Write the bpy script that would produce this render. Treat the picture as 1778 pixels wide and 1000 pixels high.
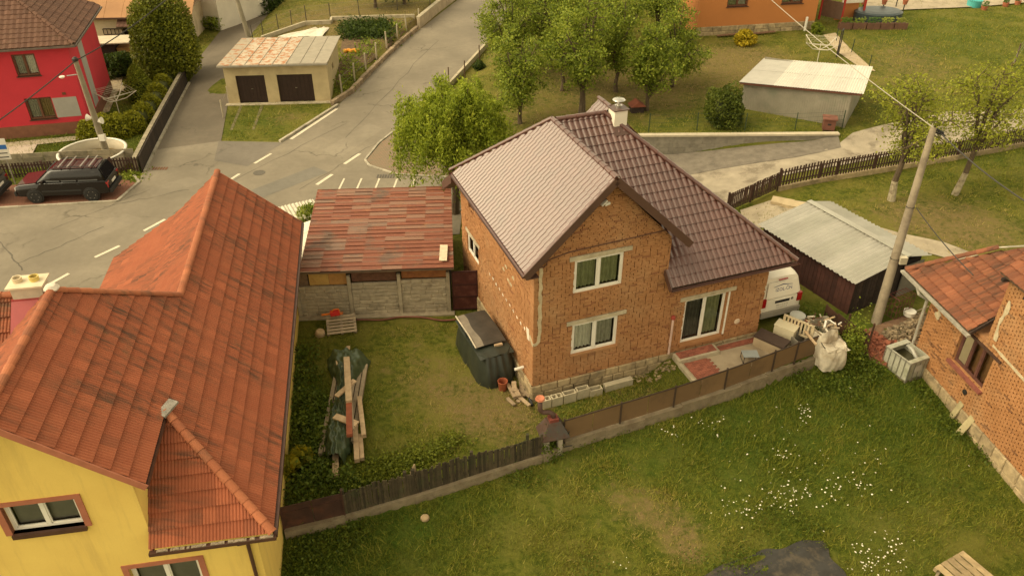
import bpy, bmesh, math, random
import numpy as np
from mathutils import Vector, Matrix
random.seed(7); RNG = np.random.default_rng(7)
R = math.radians
for _o in list(bpy.data.objects): bpy.data.objects.remove(_o)
SC = bpy.context.scene
COL = SC.collection
# ------------------------------------------------------------------ camera
CAM_H = 20.0; FPX = 1408.0; PITCH = R(33.5)
cd = bpy.data.cameras.new('camera'); cd.sensor_width = 36.0; cd.lens = 36.0 * FPX / 1778.0
cd.clip_end = 1500; cd.clip_start = 0.1
cam = bpy.data.objects.new('camera', cd); COL.objects.link(cam)
cam.location = (0, 0, CAM_H); cam.rotation_euler = (R(90) - PITCH, 0, 0)
SC.camera = cam
# ------------------------------------------------------------------ sky, sun, exposure
SUN_AZ = R(260); SUN_EL = R(46)            # azimuth clockwise from +Y, hazy afternoon light from the left
w = bpy.data.worlds.new('World'); SC.world = w; w.use_nodes = True
nt = w.node_tree; nt.nodes.clear()
sky = nt.nodes.new('ShaderNodeTexSky'); sky.sky_type = 'NISHITA'; sky.sun_disc = False
sky.sun_elevation = SUN_EL; sky.sun_rotation = SUN_AZ; sky.air_density = 1.3; sky.dust_density = 2.0; sky.ozone_density = 1.0
hs = nt.nodes.new('ShaderNodeHueSaturation'); hs.inputs['Saturation'].default_value = 0.12
tint = nt.nodes.new('ShaderNodeMix'); tint.data_type = 'RGBA'; tint.blend_type = 'MULTIPLY'; tint.inputs[0].default_value = 1.0
tint.inputs[7].default_value = (1.0, 0.85, 0.55, 1)
bg = nt.nodes.new('ShaderNodeBackground'); bg.inputs['Strength'].default_value = 0.15
out = nt.nodes.new('ShaderNodeOutputWorld')
nt.links.new(sky.outputs[0], hs.inputs['Color']); nt.links.new(hs.outputs[0], tint.inputs[6])
nt.links.new(tint.outputs[2], bg.inputs['Color']); nt.links.new(bg.outputs[0], out.inputs[0])
sd = bpy.data.lights.new('sun', 'SUN'); sd.energy = 0.7; sd.angle = R(36); sd.color = (1.0, 0.86, 0.58)
sun = bpy.data.objects.new('sun', sd); COL.objects.link(sun)
_sdir = Vector((math.sin(SUN_AZ) * math.cos(SUN_EL), math.cos(SUN_AZ) * math.cos(SUN_EL), math.sin(SUN_EL)))
sun.rotation_euler = (-_sdir).to_track_quat('-Z', 'Y').to_euler(); sun.location = _sdir * 120
vs = SC.view_settings; vs.view_transform = 'Standard'; vs.look = 'None'; vs.exposure = 1.26; vs.gamma = 1.0
vs.use_curve_mapping = False
SC.cycles.use_denoising = True; SC.cycles.max_bounces = 5; SC.cycles.transparent_max_bounces = 12
# ------------------------------------------------------------------ pixel -> world helpers
CP, SP = math.cos(PITCH), math.sin(PITCH)
def ray(u, v):
    x = (u - 889.0) / FPX; y = -(v - 500.0) / FPX
    return Vector((x, CP + y * SP, -SP + y * CP))
def G(u, v, z=0.0):
    """point at height z seen at photo pixel (u, v)"""
    d = ray(u, v); return Vector((0, 0, CAM_H)) + d * ((z - CAM_H) / d.z)
def fpt(O, h, u, v, a=None, b=None, z=None):
    """photo pixel -> local (b, a, z) on the plane a=const, b=const or z=const of a building frame"""
    d = ray(u, v); A = Vector((-math.sin(h), math.cos(h), 0)); B = Vector((math.cos(h), math.sin(h), 0)); C0 = Vector((0, 0, CAM_H)) - Vector(O)
    if z is not None: t = (z - CAM_H)/d.z
    elif a is not None: t = (a - C0.dot(A))/d.dot(A)
    else: t = (b - C0.dot(B))/d.dot(B)
    p = C0 + d*t; return Vector((p.dot(B), p.dot(A), p.z + O[2]))
# ------------------------------------------------------------------ object helpers
def link(o, parent=None):
    COL.objects.link(o)
    if parent is not None: o.parent = parent
    return o
def tag(o, label=None, cat=None, group=None, kind=None):
    if label: o['label'] = label
    if cat: o['category'] = cat
    if group: o['group'] = group
    if kind: o['kind'] = kind
    return o
def thing(name, loc, label, cat, rz=0.0, group=None):
    o = bpy.data.objects.new(name, None); o.empty_display_size = 0.3
    link(o); o.location = loc; o.rotation_euler = (0, 0, rz)
    return tag(o, label, cat, group)
def copy_tree(o, parent=None):
    c = o.copy(); COL.objects.link(c)
    if parent is not None: c.parent = parent
    for ch in list(o.children): copy_tree(ch, c)
    return c
class MB:
    """collects simple shapes into one mesh"""
    def __init__(s): s.v = []; s.f = []; s.m = []; s.r = []; s.mi = 0; s.rv = 0.0
    def add(s, vs, fs):
        k = len(s.v); s.v += [tuple(p) for p in vs]
        for f in fs: s.f.append(tuple(k + i for i in f)); s.m.append(s.mi); s.r.append(s.rv)
        return s
    def box(s, a, b, M=None):
        x0, y0, z0 = a; x1, y1, z1 = b
        vs = [(x0,y0,z0),(x1,y0,z0),(x1,y1,z0),(x0,y1,z0),(x0,y0,z1),(x1,y0,z1),(x1,y1,z1),(x0,y1,z1)]
        if M is not None: vs = [M @ Vector(p) for p in vs]
        return s.add(vs, [(0,3,2,1),(4,5,6,7),(0,1,5,4),(1,2,6,5),(2,3,7,6),(3,0,4,7)])
    def beam(s, p, q, w, h, up=(0,0,1)):
        """square bar from p to q"""
        p, q = Vector(p), Vector(q); d = (q - p); L = d.length; d.normalize()
        u = Vector(up); x = d.cross(u)
        if x.length < 1e-4: x = d.cross(Vector((0,1,0)))
        x.normalize(); z = x.cross(d)
        vs = []
        for e in (p, q):
            for sx, sz in ((-1,-1),(1,-1),(1,1),(-1,1)): vs.append(e + x*(sx*w/2) + z*(sz*h/2))
        return s.add(vs, [(0,1,2,3),(7,6,5,4),(0,4,5,1),(1,5,6,2),(2,6,7,3),(3,7,4,0)])
    def tube(s, pts, r, n=8, caps=True):
        """round pipe through pts; r number or list"""
        pts = [Vector(p) for p in pts]; k = len(pts)
        rs = r if isinstance(r, (list, tuple)) else [r] * k
        rings = []
        prev = None
        for i in range(k):
            d = (pts[min(i+1, k-1)] - pts[max(i-1, 0)]).normalized()
            if prev is None:
                x = d.cross(Vector((0,0,1)))
                if x.length < 1e-3: x = Vector((1,0,0))
            else: x = prev - d * prev.dot(d)
            x.normalize(); prev = x; y = d.cross(x)
            rings.append([pts[i] + (x*math.cos(t) + y*math.sin(t)) * rs[i] for t in [2*math.pi*j/n for j in range(n)]])
        vs = [p for rg in rings for p in rg]; fs = []
        for i in range(k-1):
            for j in range(n):
                a, b = i*n+j, i*n+(j+1) % n; fs.append((a, b, b+n, a+n))
        if caps: fs.append(tuple(range(n))[::-1]); fs.append(tuple((k-1)*n + j for j in range(n)))
        return s.add(vs, fs)
    def lathe(s, prof, c=(0,0,0), n=20, M=None, caps=True):
        """prof list of (radius, z) about vertical axis at c"""
        vs = []; fs = []
        for (r, z) in prof:
            for j in range(n):
                t = 2*math.pi*j/n; p = Vector((c[0]+r*math.cos(t), c[1]+r*math.sin(t), c[2]+z))
                vs.append(M @ p if M is not None else p)
        for i in range(len(prof)-1):
            for j in range(n):
                a, b = i*n+j, i*n+(j+1) % n; fs.append((a, b, b+n, a+n))
        if caps and prof[0][0] > 1e-4: fs.append(tuple(range(n))[::-1])
        if caps and prof[-1][0] > 1e-4: fs.append(tuple((len(prof)-1)*n + j for j in range(n)))
        return s.add(vs, fs)
    def prism(s, poly, d):
        """closed polygon (3d points) extruded by vector d"""
        n = len(poly); d = Vector(d); P = [Vector(p) for p in poly]
        fs = [tuple(range(n))[::-1], tuple(range(n, 2*n))] + [(i, (i+1) % n, (i+1) % n + n, i+n) for i in range(n)]
        return s.add(P + [p + d for p in P], fs)
    def poly(s, pts): return s.add(pts, [tuple(range(len(pts)))])
    def mesh(s, name, mats, smooth=False):
        me = bpy.data.meshes.new(name); me.from_pydata(s.v, [], s.f)
        for m in (mats if isinstance(mats, (list, tuple)) else [mats]): me.materials.append(m)
        if s.m and max(s.m) > 0: me.polygons.foreach_set('material_index', s.m)
        if any(s.r):
            at = me.attributes.new('rnd', 'FLOAT', 'FACE'); at.data.foreach_set('value', s.r)
        if smooth: me.polygons.foreach_set('use_smooth', [True]*len(s.f))
        me.update(); return me
    def obj(s, name, mats, parent=None, smooth=False, fix=True):
        me = s.mesh(name, mats, smooth)
        if fix:
            bm = bmesh.new(); bm.from_mesh(me); bmesh.ops.recalc_face_normals(bm, faces=bm.faces); bm.to_mesh(me); bm.free()
        return link(bpy.data.objects.new(name, me), parent)
def smooth_angle(o, ang=40):
    me = o.data; me.polygons.foreach_set('use_smooth', [True]*len(me.polygons))
    bm = bmesh.new(); bm.from_mesh(me)
    for e in bm.edges:
        if len(e.link_faces) != 2 or e.calc_face_angle(0) > R(ang): e.smooth = False
    bm.to_mesh(me); bm.free(); return o
def npmesh(name, V, F, mat, parent=None, rnd=None):
    """fast mesh from numpy arrays; F is (n,3) or (n,4)"""
    me = bpy.data.meshes.new(name); n, k = F.shape
    me.vertices.add(len(V)); me.vertices.foreach_set('co', np.ascontiguousarray(V, dtype=np.float32).ravel())
    me.loops.add(n*k); me.loops.foreach_set('vertex_index', np.ascontiguousarray(F, dtype=np.int32).ravel())
    me.polygons.add(n); me.polygons.foreach_set('loop_start', np.arange(0, n*k, k, dtype=np.int32))
    if rnd is not None:
        at = me.attributes.new('rnd', 'FLOAT', 'FACE'); at.data.foreach_set('value', np.ascontiguousarray(rnd, dtype=np.float32))
    me.materials.append(mat); me.update(calc_edges=True)
    return link(bpy.data.objects.new(name, me), parent)
# ------------------------------------------------------------------ materials
MATS = {}
class NG:
    def __init__(s, m):
        m.use_nodes = True; s.t = m.node_tree; s.p = s.t.nodes['Principled BSDF']
    def n(s, ty, **kw):
        x = s.t.nodes.new('ShaderNode' + ty)
        for k, v in kw.items(): setattr(x, k, v)
        return x
    def l(s, a, b): s.t.links.new(a, b)
    def pos(s): return s.n('NewGeometry').outputs['Position']
    def noise(s, scale, detail=3, rough=.6, vec=None, stretch=None):
        x = s.n('TexNoise'); x.inputs['Scale'].default_value = scale; x.inputs['Detail'].default_value = detail; x.inputs['Roughness'].default_value = rough
        v = vec if vec is not None else s.pos()
        if stretch:
            mp = s.n('Mapping'); mp.inputs['Scale'].default_value = stretch[0]; mp.inputs['Rotation'].default_value = stretch[1]
            s.l(v, mp.inputs['Vector']); v = mp.outputs[0]
        s.l(v, x.inputs['Vector']); return x.outputs['Fac']
    def ramp(s, fac, a, b, lo=0., hi=1.):
        x = s.n('MapRange'); s.l(fac, x.inputs[0])
        x.inputs[1].default_value = a; x.inputs[2].default_value = b; x.inputs[3].default_value = lo; x.inputs[4].default_value = hi
        return x.outputs[0]
    def mix(s, fac, a, b, mode='MIX'):
        x = s.n('Mix', data_type='RGBA', blend_type=mode)
        if isinstance(fac, (int, float)): x.inputs[0].default_value = fac
        else: s.l(fac, x.inputs[0])
        for c, i in ((a, 6), (b, 7)):
            if isinstance(c, (tuple, list)): x.inputs[i].default_value = (*c[:3], 1)
            else: s.l(c, x.inputs[i])
        return x.outputs[2]
    def math(s, op, a, b=None):
        x = s.n('Math', operation=op)
        for i, c in enumerate((a, b)):
            if c is None: continue
            if isinstance(c, (int, float)): x.inputs[i].default_value = c
            else: s.l(c, x.inputs[i])
        return x.outputs[0]
    def rnd(s):
        """per piece random value: object random for single pieces, face attribute inside joined ones"""
        a = s.n('Attribute', attribute_name='rnd'); o = s.n('ObjectInfo')
        return s.math('FRACT', s.math('ADD', a.outputs['Fac'], o.outputs['Random']))
    def bump(s, h, strength, dist=.02):
        b = s.n('Bump'); b.inputs['Strength'].default_value = strength; b.inputs['Distance'].default_value = dist
        s.l(h, b.inputs['Height']); s.l(b.outputs[0], s.p.inputs['Normal'])
    def color(s, c):
        if isinstance(c, (tuple, list)): s.p.inputs['Base Color'].default_value = (*c[:3], 1)
        else: s.l(c, s.p.inputs['Base Color'])
def mat(name, c, rough=.8, var=.25, scale=2.5, bump=.3, bscale=40, metal=0., c2=None, c2amt=(.5,.65), c2scale=1.2, piece=0., spec=.4, c3=None, c3amt=(.6,.7), c3scale=6, bdist=.01):
    """general weathered surface: base colour with soft variation, second/third colour patches, per-piece tone, fine relief"""
    if name in MATS: return MATS[name]
    m = bpy.data.materials.new(name); g = NG(m); MATS[name] = m
    p = g.p; p.inputs['Roughness'].default_value = rough; p.inputs['Metallic'].default_value = metal
    p.inputs['Specular IOR Level'].default_value = spec
    col = c
    if var > 0:
        nz = g.noise(scale, 4)
        col = g.mix(g.ramp(nz, .3, .7), tuple(x*(1-var) for x in c), tuple(min(1, x*(1+var)) for x in c))
    if c2: col = g.mix(g.ramp(g.noise(c2scale, 5, .65), *c2amt), col, c2)
    if c3: col = g.mix(g.ramp(g.noise(c3scale, 4, .7), *c3amt), col, c3)
    if piece > 0:
        k = g.ramp(g.rnd(), 0, 1, 1-piece, 1+piece)
        cc = g.n('CombineColor'); [g.l(k, cc.inputs[i]) for i in range(3)]
        col = g.mix(1.0, col, cc.outputs[0], 'MULTIPLY')
    g.color(col)
    if bump > 0: g.bump(g.noise(bscale, 4, .6), bump, bdist)
    return m
def glass(name='window_glass', tintc=(.85,.87,.84), dark=.25):
    if name in MATS: return MATS[name]
    m = bpy.data.materials.new(name); m.use_nodes = True; t = m.node_tree; t.nodes.clear(); MATS[name] = m
    o = t.nodes.new('ShaderNodeOutputMaterial'); mx = t.nodes.new('ShaderNodeMixShader'); tr = t.nodes.new('ShaderNodeBsdfTransparent'); gl = t.nodes.new('ShaderNodeBsdfGlossy'); fr = t.nodes.new('ShaderNodeFresnel')
    tr.inputs[0].default_value = (*tintc, 1); gl.inputs['Roughness'].default_value = .03; fr.inputs[0].default_value = 1.55
    nz = t.nodes.new('ShaderNodeTexNoise'); nz.inputs['Scale'].default_value = 1.5; bp = t.nodes.new('ShaderNodeBump'); bp.inputs['Strength'].default_value = .04
    t.links.new(nz.outputs[0], bp.inputs['Height']); t.links.new(bp.outputs[0], gl.inputs['Normal'])
    t.links.new(fr.outputs[0], mx.inputs[0]); t.links.new(tr.outputs[0], mx.inputs[1]); t.links.new(gl.outputs[0], mx.inputs[2]); t.links.new(mx.outputs[0], o.inputs[0])
    return m
# ------------------------------------------------------------------ laid pieces: tiles and bricks
CAMP = Vector((0, 0, CAM_H))
def wave_tile(tw, th, amp, waves, lift, seg=8, over=1.12, curve=1.0):
    """one roof tile: lower edge at y=0 lifted so that it laps the course below; humps across"""
    mb = MB(); top = []; bot = []
    for i in range(seg+1):
        t = i/seg; h = amp*(0.5-0.5*math.cos(2*math.pi*waves*t))**curve
        top.append((t*tw, h))
    vs = [(x, 0, h+lift) for x, h in top] + [(x, th*over, h) for x, h in top] + [(x, 0, h) for x, h in top]
    n = seg+1
    fs = [(i, i+1, n+i+1, n+i) for i in range(seg)] + [(2*n+i, 2*n+i+1, i+1, i) for i in range(seg)]
    mb.add(vs, fs); return mb
def lay_tiles(parent, o, u, v, poly, tmb, tw, th, mt, nind=300, name='roof_tile', jitter=.004, ustart=0.0):
    """cover the convex roof polygon poly (in u,v metres on the plane) with real tiles"""
    o, u, v = Vector(o), Vector(u).normalized(), Vector(v).normalized(); n = u.cross(v).normalized()
    Mp = Matrix(((u.x, v.x, n.x, o.x), (u.y, v.y, n.y, o.y), (u.z, v.z, n.z, o.z), (0, 0, 0, 1)))
    P = [Vector((a, b)) for a, b in poly]
    if sum(P[i].x*P[(i+1) % len(P)].y - P[(i+1) % len(P)].x*P[i].y for i in range(len(P))) < 0: P.reverse()
    E = [(P[i], (P[(i+1) % len(P)] - P[i]).normalized()) for i in range(len(P))]
    sd_ = lambda q: min(e.x*(q.y-p.y) - e.y*(q.x-p.x) for p, e in E)
    u0 = min(p.x for p in P); u1 = max(p.x for p in P); v0 = min(p.y for p in P); v1 = max(p.y for p in P)
    full = []; part = []
    for j in range(int(math.floor(v0/th + 1e-4)), int(v1/th + .999)):
        for i in range(int(math.floor((u0-ustart)/tw)), int((u1-ustart)/tw + 1)):
            x, y = ustart + i*tw, j*th
            c = [sd_(Vector(q)) for q in ((x, y), (x+tw, y), (x, y+th), (x+tw, y+th))]
            if min(c) >= -1e-4: full.append((x, y))
            elif max(c) > 0 or sd_(Vector((x+tw/2, y+th/2))) > 0: part.append((x, y))
    pw = parent.matrix_basis if parent.parent is None else parent.parent.matrix_basis @ parent.matrix_basis
    full.sort(key=lambda q: ((pw @ (Mp @ Vector((q[0], q[1], 0)))) - CAMP).length)
    sm = tmb.mesh(name, mt)
    for (x, y) in full[:nind]:
        t = bpy.data.objects.new(name, sm); link(t, parent)
        t.matrix_basis = Mp @ Matrix.Translation((x, y, random.uniform(0, jitter))) @ Matrix.Rotation(random.uniform(-.006, .006), 4, 'Z')
    J = MB()
    for (x, y) in full[nind:]:
        J.rv = random.random(); dz = random.uniform(0, jitter)
        J.add([Mp @ Vector((a+x, b+y, c+dz)) for a, b, c in tmb.v], tmb.f)
    for (x, y) in part:
        J.rv = random.random(); bm = bmesh.new(); vv = [bm.verts.new((a+x, b+y, c)) for a, b, c in tmb.v]
        for f in tmb.f: bm.faces.new([vv[i] for i in f])
        for p, e in E:
            bmesh.ops.bisect_plane(bm, geom=bm.verts[:] + bm.edges[:] + bm.faces[:], plane_co=(p.x, p.y, 0), plane_no=(e.y, -e.x, 0), clear_outer=True)
        bm.verts.index_update()
        if len(bm.faces): J.add([Mp @ q.co for q in bm.verts], [[q.index for q in f.verts] for f in bm.faces])
        bm.free()
    if J.f:
        jo = J.obj(name + '_field', mt, parent, fix=False); jo['kind'] = 'stuff'
    # sheathing under the tiles
    B = MB(); B.prism([Mp @ Vector((p.x, p.y, -.03)) for p in P], n * -.07)
    B.obj('roof_deck', mat('roof_deck', (.12,.08,.05)), parent)
    return Mp
def ridge_caps(parent, p, q, r, mt, step=.38, name='ridge_cap', lift=.03, n=7, flare=1.12):
    """half-round caps laid one over the next from p to q"""
    p, q = Vector(p), Vector(q); d = q - p; L = d.length; d.normalize(); k = max(1, round(L/step)); st = L/k
    x = d.cross(Vector((0,0,1))).normalized(); z = x.cross(d).normalized()
    mb = MB(); seg = 7; vs = []
    for (yy, rr) in ((0, r*flare), (st*1.08, r*.92), (0, r*flare-.02)):
        for i in range(seg+1):
            t = math.pi*(i/seg)*1.1 - .05*math.pi; vs.append((rr*math.cos(t), yy, rr*math.sin(t)*.8))
    m = seg+1
    mb.add(vs, [(i, i+1, m+i+1, m+i) for i in range(seg)] + [(2*m+i, 2*m+i+1, i+1, i) for i in range(seg)])
    me = mb.mesh(name, mt)
    for i in range(k):
        c = bpy.data.objects.new(name, me); link(c, parent); o = p + d*(st*i) + z*lift
        c.matrix_basis = Matrix(((x.x, d.x, z.x, o.x), (x.y, d.y, z.y, o.y), (x.z, d.z, z.z, o.z), (0,0,0,1)))
def intervals(lo, hi, cuts):
    out = [(lo, hi)]
    for a, b in cuts:
        nx = []
        for s, e in out:
            if b <= s or a >= e: nx.append((s, e)); continue
            if a > s: nx.append((s, a))
            if b < e: nx.append((b, e))
        out = nx
    return out
def lay_bricks(parent, o, u, nrm, span, v0, v1, opens, mt, L=.29, H=.078, depth=.045, nind=150, gap=(.012,.03), bed=.009, jit=.008, name='brick', ragged=.0):
    """running bond on a vertical wall. span(v)->(lo,hi) along u; opens list of (u0,u1,v0,v1)"""
    o, u, nrm = Vector(o), Vector(u).normalized(), Vector(nrm).normalized()
    Mp = Matrix(((u.x, 0, nrm.x, o.x), (u.y, 0, nrm.y, o.y), (u.z, 1, nrm.z, o.z), (0, 0, 0, 1)))
    pw = parent.matrix_basis
    items = []
    nc = int((v1-v0)/H)
    for j in range(nc):
        y = v0 + j*H
        a = span(y); b = span(y+H); lo, hi = max(a[0], b[0]), min(a[1], b[1])
        if hi - lo < .1: continue
        cuts = [(p, q) for p, q, r_, s_ in opens if r_ < y + H*.6 and s_ > y + H*.4]
        for s, e in intervals(lo, hi, cuts):
            x = s - ((j % 2)*.5*L) - ((int(s/L))*0)
            while x < e - .03:
                g = random.uniform(*gap); p, q = max(s, x + g/2), min(e, x + L - g/2); x += L * random.choice((1, 1, 1, .5)) if ragged else L
                if q - p > .04: items.append((p, y, q - p))
    items.sort(key=lambda t: ((pw @ (Mp @ Vector((t[0], t[1], 0)))) - CAMP).length)
    std = L - sum(gap)/2
    unit = MB().box((0, bed/2, -depth), (1, H - bed/2, 0)); unit.f = [f for f in unit.f if f != (0,3,2,1)]; unit.m = [0]*5; unit.r = [0.]*5
    um = unit.mesh(name, mt); J = MB()
    for k, (x, y, wd) in enumerate(items):
        dz = random.uniform(-jit, jit)
        if k < nind:
            t = bpy.data.objects.new(name, um); link(t, parent); t.matrix_basis = Mp @ Matrix.Translation((x, y, dz)) @ Matrix.Diagonal((wd, 1, 1, 1))
        else:
            J.rv = random.random(); J.add([Mp @ Vector((a*wd + x, b + y, c + dz)) for a, b, c in unit.v], unit.f)
    if J.f: jo = J.obj(name + '_field', mt, parent, fix=False); jo['kind'] = 'stuff'
def wall_slab(mb, o, u, nrm, u0, u1, v0, v1, th, opens):
    """wall with real openings: cells between the cut lines; outer face on the plane, thickness behind it"""
    o, u, nrm = Vector(o), Vector(u).normalized(), Vector(nrm).normalized(); zz = Vector((0,0,1))
    us = sorted({u0, u1, *[min(max(x, u0), u1) for q in opens for x in q[:2]]}); vz = sorted({v0, v1, *[min(max(x, v0), v1) for q in opens for x in q[2:4]]})
    inside = lambda x, y: any(a < x < b and c < y < d for a, b, c, d in opens)
    P = lambda x, y, d: o + u*x + zz*y - nrm*d
    ok = {}
    for i in range(len(us)-1):
        for j in range(len(vz)-1): ok[i, j] = not inside((us[i]+us[i+1])/2, (vz[j]+vz[j+1])/2)
    for (i, j), s in ok.items():
        if not s: continue
        a, b, c, d = us[i], us[i+1], vz[j], vz[j+1]
        mb.poly([P(a,c,0), P(b,c,0), P(b,d,0), P(a,d,0)]); mb.poly([P(a,d,th), P(b,d,th), P(b,c,th), P(a,c,th)])
        for di, dj, e in ((-1,0,((a,c),(a,d))), (1,0,((b,d),(b,c))), (0,-1,((b,c),(a,c))), (0,1,((a,d),(b,d)))):
            if not ok.get((i+di, j+dj), False):
                (x0, y0), (x1, y1) = e; mb.poly([P(x0,y0,0), P(x1,y1,0), P(x1,y1,th), P(x0,y0,th)])
def window(parent, o, u, nrm, u0, u1, v0, v1, mframe, panes=2, recess=.1, fw=.07, sill=None, curtain=None, name='window', lintel=None, depth=.06, room=True, transom=None, sash=.035):
    """framed window set back in its opening; children: panes, curtain, sill"""
    o, u, nrm = Vector(o), Vector(u).normalized(), Vector(nrm).normalized(); zz = Vector((0,0,1))
    P = lambda x, y, d: o + u*x + zz*y - nrm*d
    def bar(mb, x0, x1, y0, y1, d0, d1):
        q = [P(x0,y0,d0),P(x1,y0,d0),P(x1,y1,d0),P(x0,y1,d0),P(x0,y0,d1),P(x1,y0,d1),P(x1,y1,d1),P(x0,y1,d1)]
        mb.add(q, [(0,1,2,3),(7,6,5,4),(0,4,5,1),(1,5,6,2),(2,6,7,3),(3,7,4,0)])
    f = MB(); d0, d1 = recess, recess + depth
    bar(f, u0, u1, v0, v0+fw, d0, d1); bar(f, u0, u1, v1-fw, v1, d0, d1); bar(f, u0, u0+fw, v0+fw, v1-fw, d0, d1); bar(f, u1-fw, u1, v0+fw, v1-fw, d0, d1)
    cuts = [u0+fw + (u1-u0-2*fw)*k/panes for k in range(panes+1)]
    for c in cuts[1:-1]: bar(f, c-fw*.55, c+fw*.55, v0+fw, v1-fw, d0-.01, d1)
    for k in range(panes):
        a, b = cuts[k] + (fw*.55 if k else 0), cuts[k+1] - (fw*.55 if k < panes-1 else 0)
        for (x0, x1, y0, y1) in ((a, b, v0+fw, v0+fw+sash), (a, b, v1-fw-sash, v1-fw), (a, a+sash, v0+fw, v1-fw), (b-sash, b, v0+fw, v1-fw)): bar(f, x0, x1, y0, y1, d0+.012, d1-.005)
    w_ = f.obj(name, mframe, parent)
    for k in range(panes):
        a, b = cuts[k] + .03, cuts[k+1] - .03
        pq = [P(a, v0+fw, d0+.035), P(b, v0+fw, d0+.035), P(b, v1-fw, d0+.035), P(a, v1-fw, d0+.035)]
        g = MB(); g.poly(pq if u.cross(zz).dot(nrm) > 0 else pq[::-1])
        g.obj('pane', glass(), w_, fix=False)
        if curtain:
            c = MB(); n = 36; x0, x1 = a, b; zt, zb = v1-fw-.02, v0+fw+.03; vs_ = []
            for i in range(n+1):
                t = i/n; dd = d1 + .1 + .035*math.sin(t*n*.9 + k) + .01*math.sin(t*53)
                vs_ += [P(x0+(x1-x0)*t, zb, dd), P(x0+(x1-x0)*t, zt, dd)]
            c.add(vs_, [(2*i, 2*i+2, 2*i+3, 2*i+1) for i in range(n)])
            c.obj('curtain', curtain if not isinstance(curtain, (list, tuple)) else curtain[k], w_, smooth=True, fix=False)
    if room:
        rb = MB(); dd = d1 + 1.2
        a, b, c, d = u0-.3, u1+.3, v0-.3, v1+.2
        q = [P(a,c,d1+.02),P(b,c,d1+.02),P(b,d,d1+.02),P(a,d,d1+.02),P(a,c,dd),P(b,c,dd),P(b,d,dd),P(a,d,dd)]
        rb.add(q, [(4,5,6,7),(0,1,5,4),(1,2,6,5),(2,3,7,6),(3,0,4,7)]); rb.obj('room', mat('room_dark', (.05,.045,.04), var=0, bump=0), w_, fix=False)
    if sill is not None:
        s = MB(); bar(s, u0-.06, u1+.06, v0-.05, v0, -.08, recess+.02); s.obj('sill', sill, w_)
    return w_
def text_mesh(name, txt, size, mt, parent, M, extrude=.002, align='CENTER', shear=0.):
    cu = bpy.data.curves.new(name, 'FONT'); cu.body = txt; cu.size = size; cu.extrude = extrude; cu.align_x = align; cu.shear = shear; cu.resolution_u = 2
    to = bpy.data.objects.new(name, cu); COL.objects.link(to); dg = bpy.context.evaluated_depsgraph_get()
    me = bpy.data.meshes.new_from_object(to.evaluated_get(dg)); bpy.data.objects.remove(to)
    me.materials.clear(); me.materials.append(mt)
    o = link(bpy.data.objects.new(name, me), parent); o.matrix_basis = M; return o
# ================================================================== GROUND
def S(a, b, x):
    t = np.clip((x-a)/(b-a), 0, 1); return t*t*(3-2*t)
FENCE = [G(495,925,-.2), G(600,900,-.2), G(720,865,-.2), G(940,795,-.2), G(978,775,-.2), G(1180,712,-.2), G(1280,680,-.2), G(1412,632,-.2)]
_fx = np.array([-60., -20.] + [p.x for p in FENCE] + [14.5, 16.6, 60]); _fy = np.array([2., 11.5] + [p.y for p in FENCE] + [25.6, 25.9, 30.])
WALL2 = (G(1105,235,1.0), G(1456,232,1.0))
HO = Vector((0.74, 22.63, 0)); HH = R(20.4)
def zg(x, y):
    """terrain height"""
    x = np.asarray(x, float); y = np.asarray(y, float)
    b = (x-HO.x)*math.cos(HH) + (y-HO.y)*math.sin(HH)
    a = -(x-HO.x)*math.sin(HH) + (y-HO.y)*math.cos(HH)
    z = .48*S(4.8, 5.6, b)*S(-2.5, -1.5, a)*S(24, 6, np.abs(a-4))
    # driveway behind the house
    dr = -.3 + .8*S(8, 18, x) + .2*S(18, 30, x)
    k = S(33.5, 37.5, y)*S(1.5, 5, x); z = z*(1-k) + dr*k
    # orchard and meadow behind the retaining wall
    wy = WALL2[0].y + (WALL2[1].y-WALL2[0].y)*(x-WALL2[0].x)/(WALL2[1].x-WALL2[0].x)
    mead = .96 + .012*np.clip(y-46, 0, 60)
    wl_ = S(6.0, 7.0, x)*S(19, 17.5, x); k = S(-.05, .12, y-wy)*wl_ + S(43, 47, y)*(1-wl_)
    rx = np.interp(y, [40, 43.6, 46.2, 49.4, 57.6, 65.9, 80.5, 105], [-3, -3, -7.5, -6.3, -3.9, -1.4, 1.5, 6.5])
    k = k*S(0, 3.5, x-rx); z = z*(1-k) + mead*k
    # vegetable garden and slope beyond the road
    lx = np.interp(y, [46, 52.4, 66.6, 80.5, 105], [-14.5, -12.1, -9.3, -5.6, -2])
    k = S(0, .5, lx-x)*S(53.5, 56, y)*S(-22.5, -20.5, x); z = z + (.35 + .03*np.clip(y-56, 0, 40))*k
    # front lawn
    fl = np.interp(x, _fx, _fy); d = (fl - y)*.91
    st = S(-.06, .1, d)*S(12.6, 11.6, x) + S(-1.2, 1.5, d)*S(11.6, 12.6, x)
    lawn = -.34 - .05*np.clip(d, 0, 14)
    z = z*(1-st) + lawn*st
    return z
def zgf(x, y): return float(zg(x, y))
def on(u, v, dz=0.0):
    """ground point seen at a photo pixel"""
    z = 0.0
    for _ in range(12):
        p = G(u, v, z); z = .5*z + .5*zgf(p.x, p.y)
    p = G(u, v, z); return Vector((p.x, p.y, zgf(p.x, p.y) + dz))
xs = np.concatenate([np.arange(-400, -70, 30), np.arange(-70, -30, 2), np.arange(-30, -9, .7), np.arange(-9, 21, .22), np.arange(21, 32, .7), np.arange(32, 80, 2), np.arange(80, 420, 30)])
ys = np.concatenate([np.arange(-60, 2, 8), np.arange(2, 47, .22), np.arange(47, 85, .7), np.arange(85, 160, 3), np.arange(160, 500, 30)])
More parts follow.
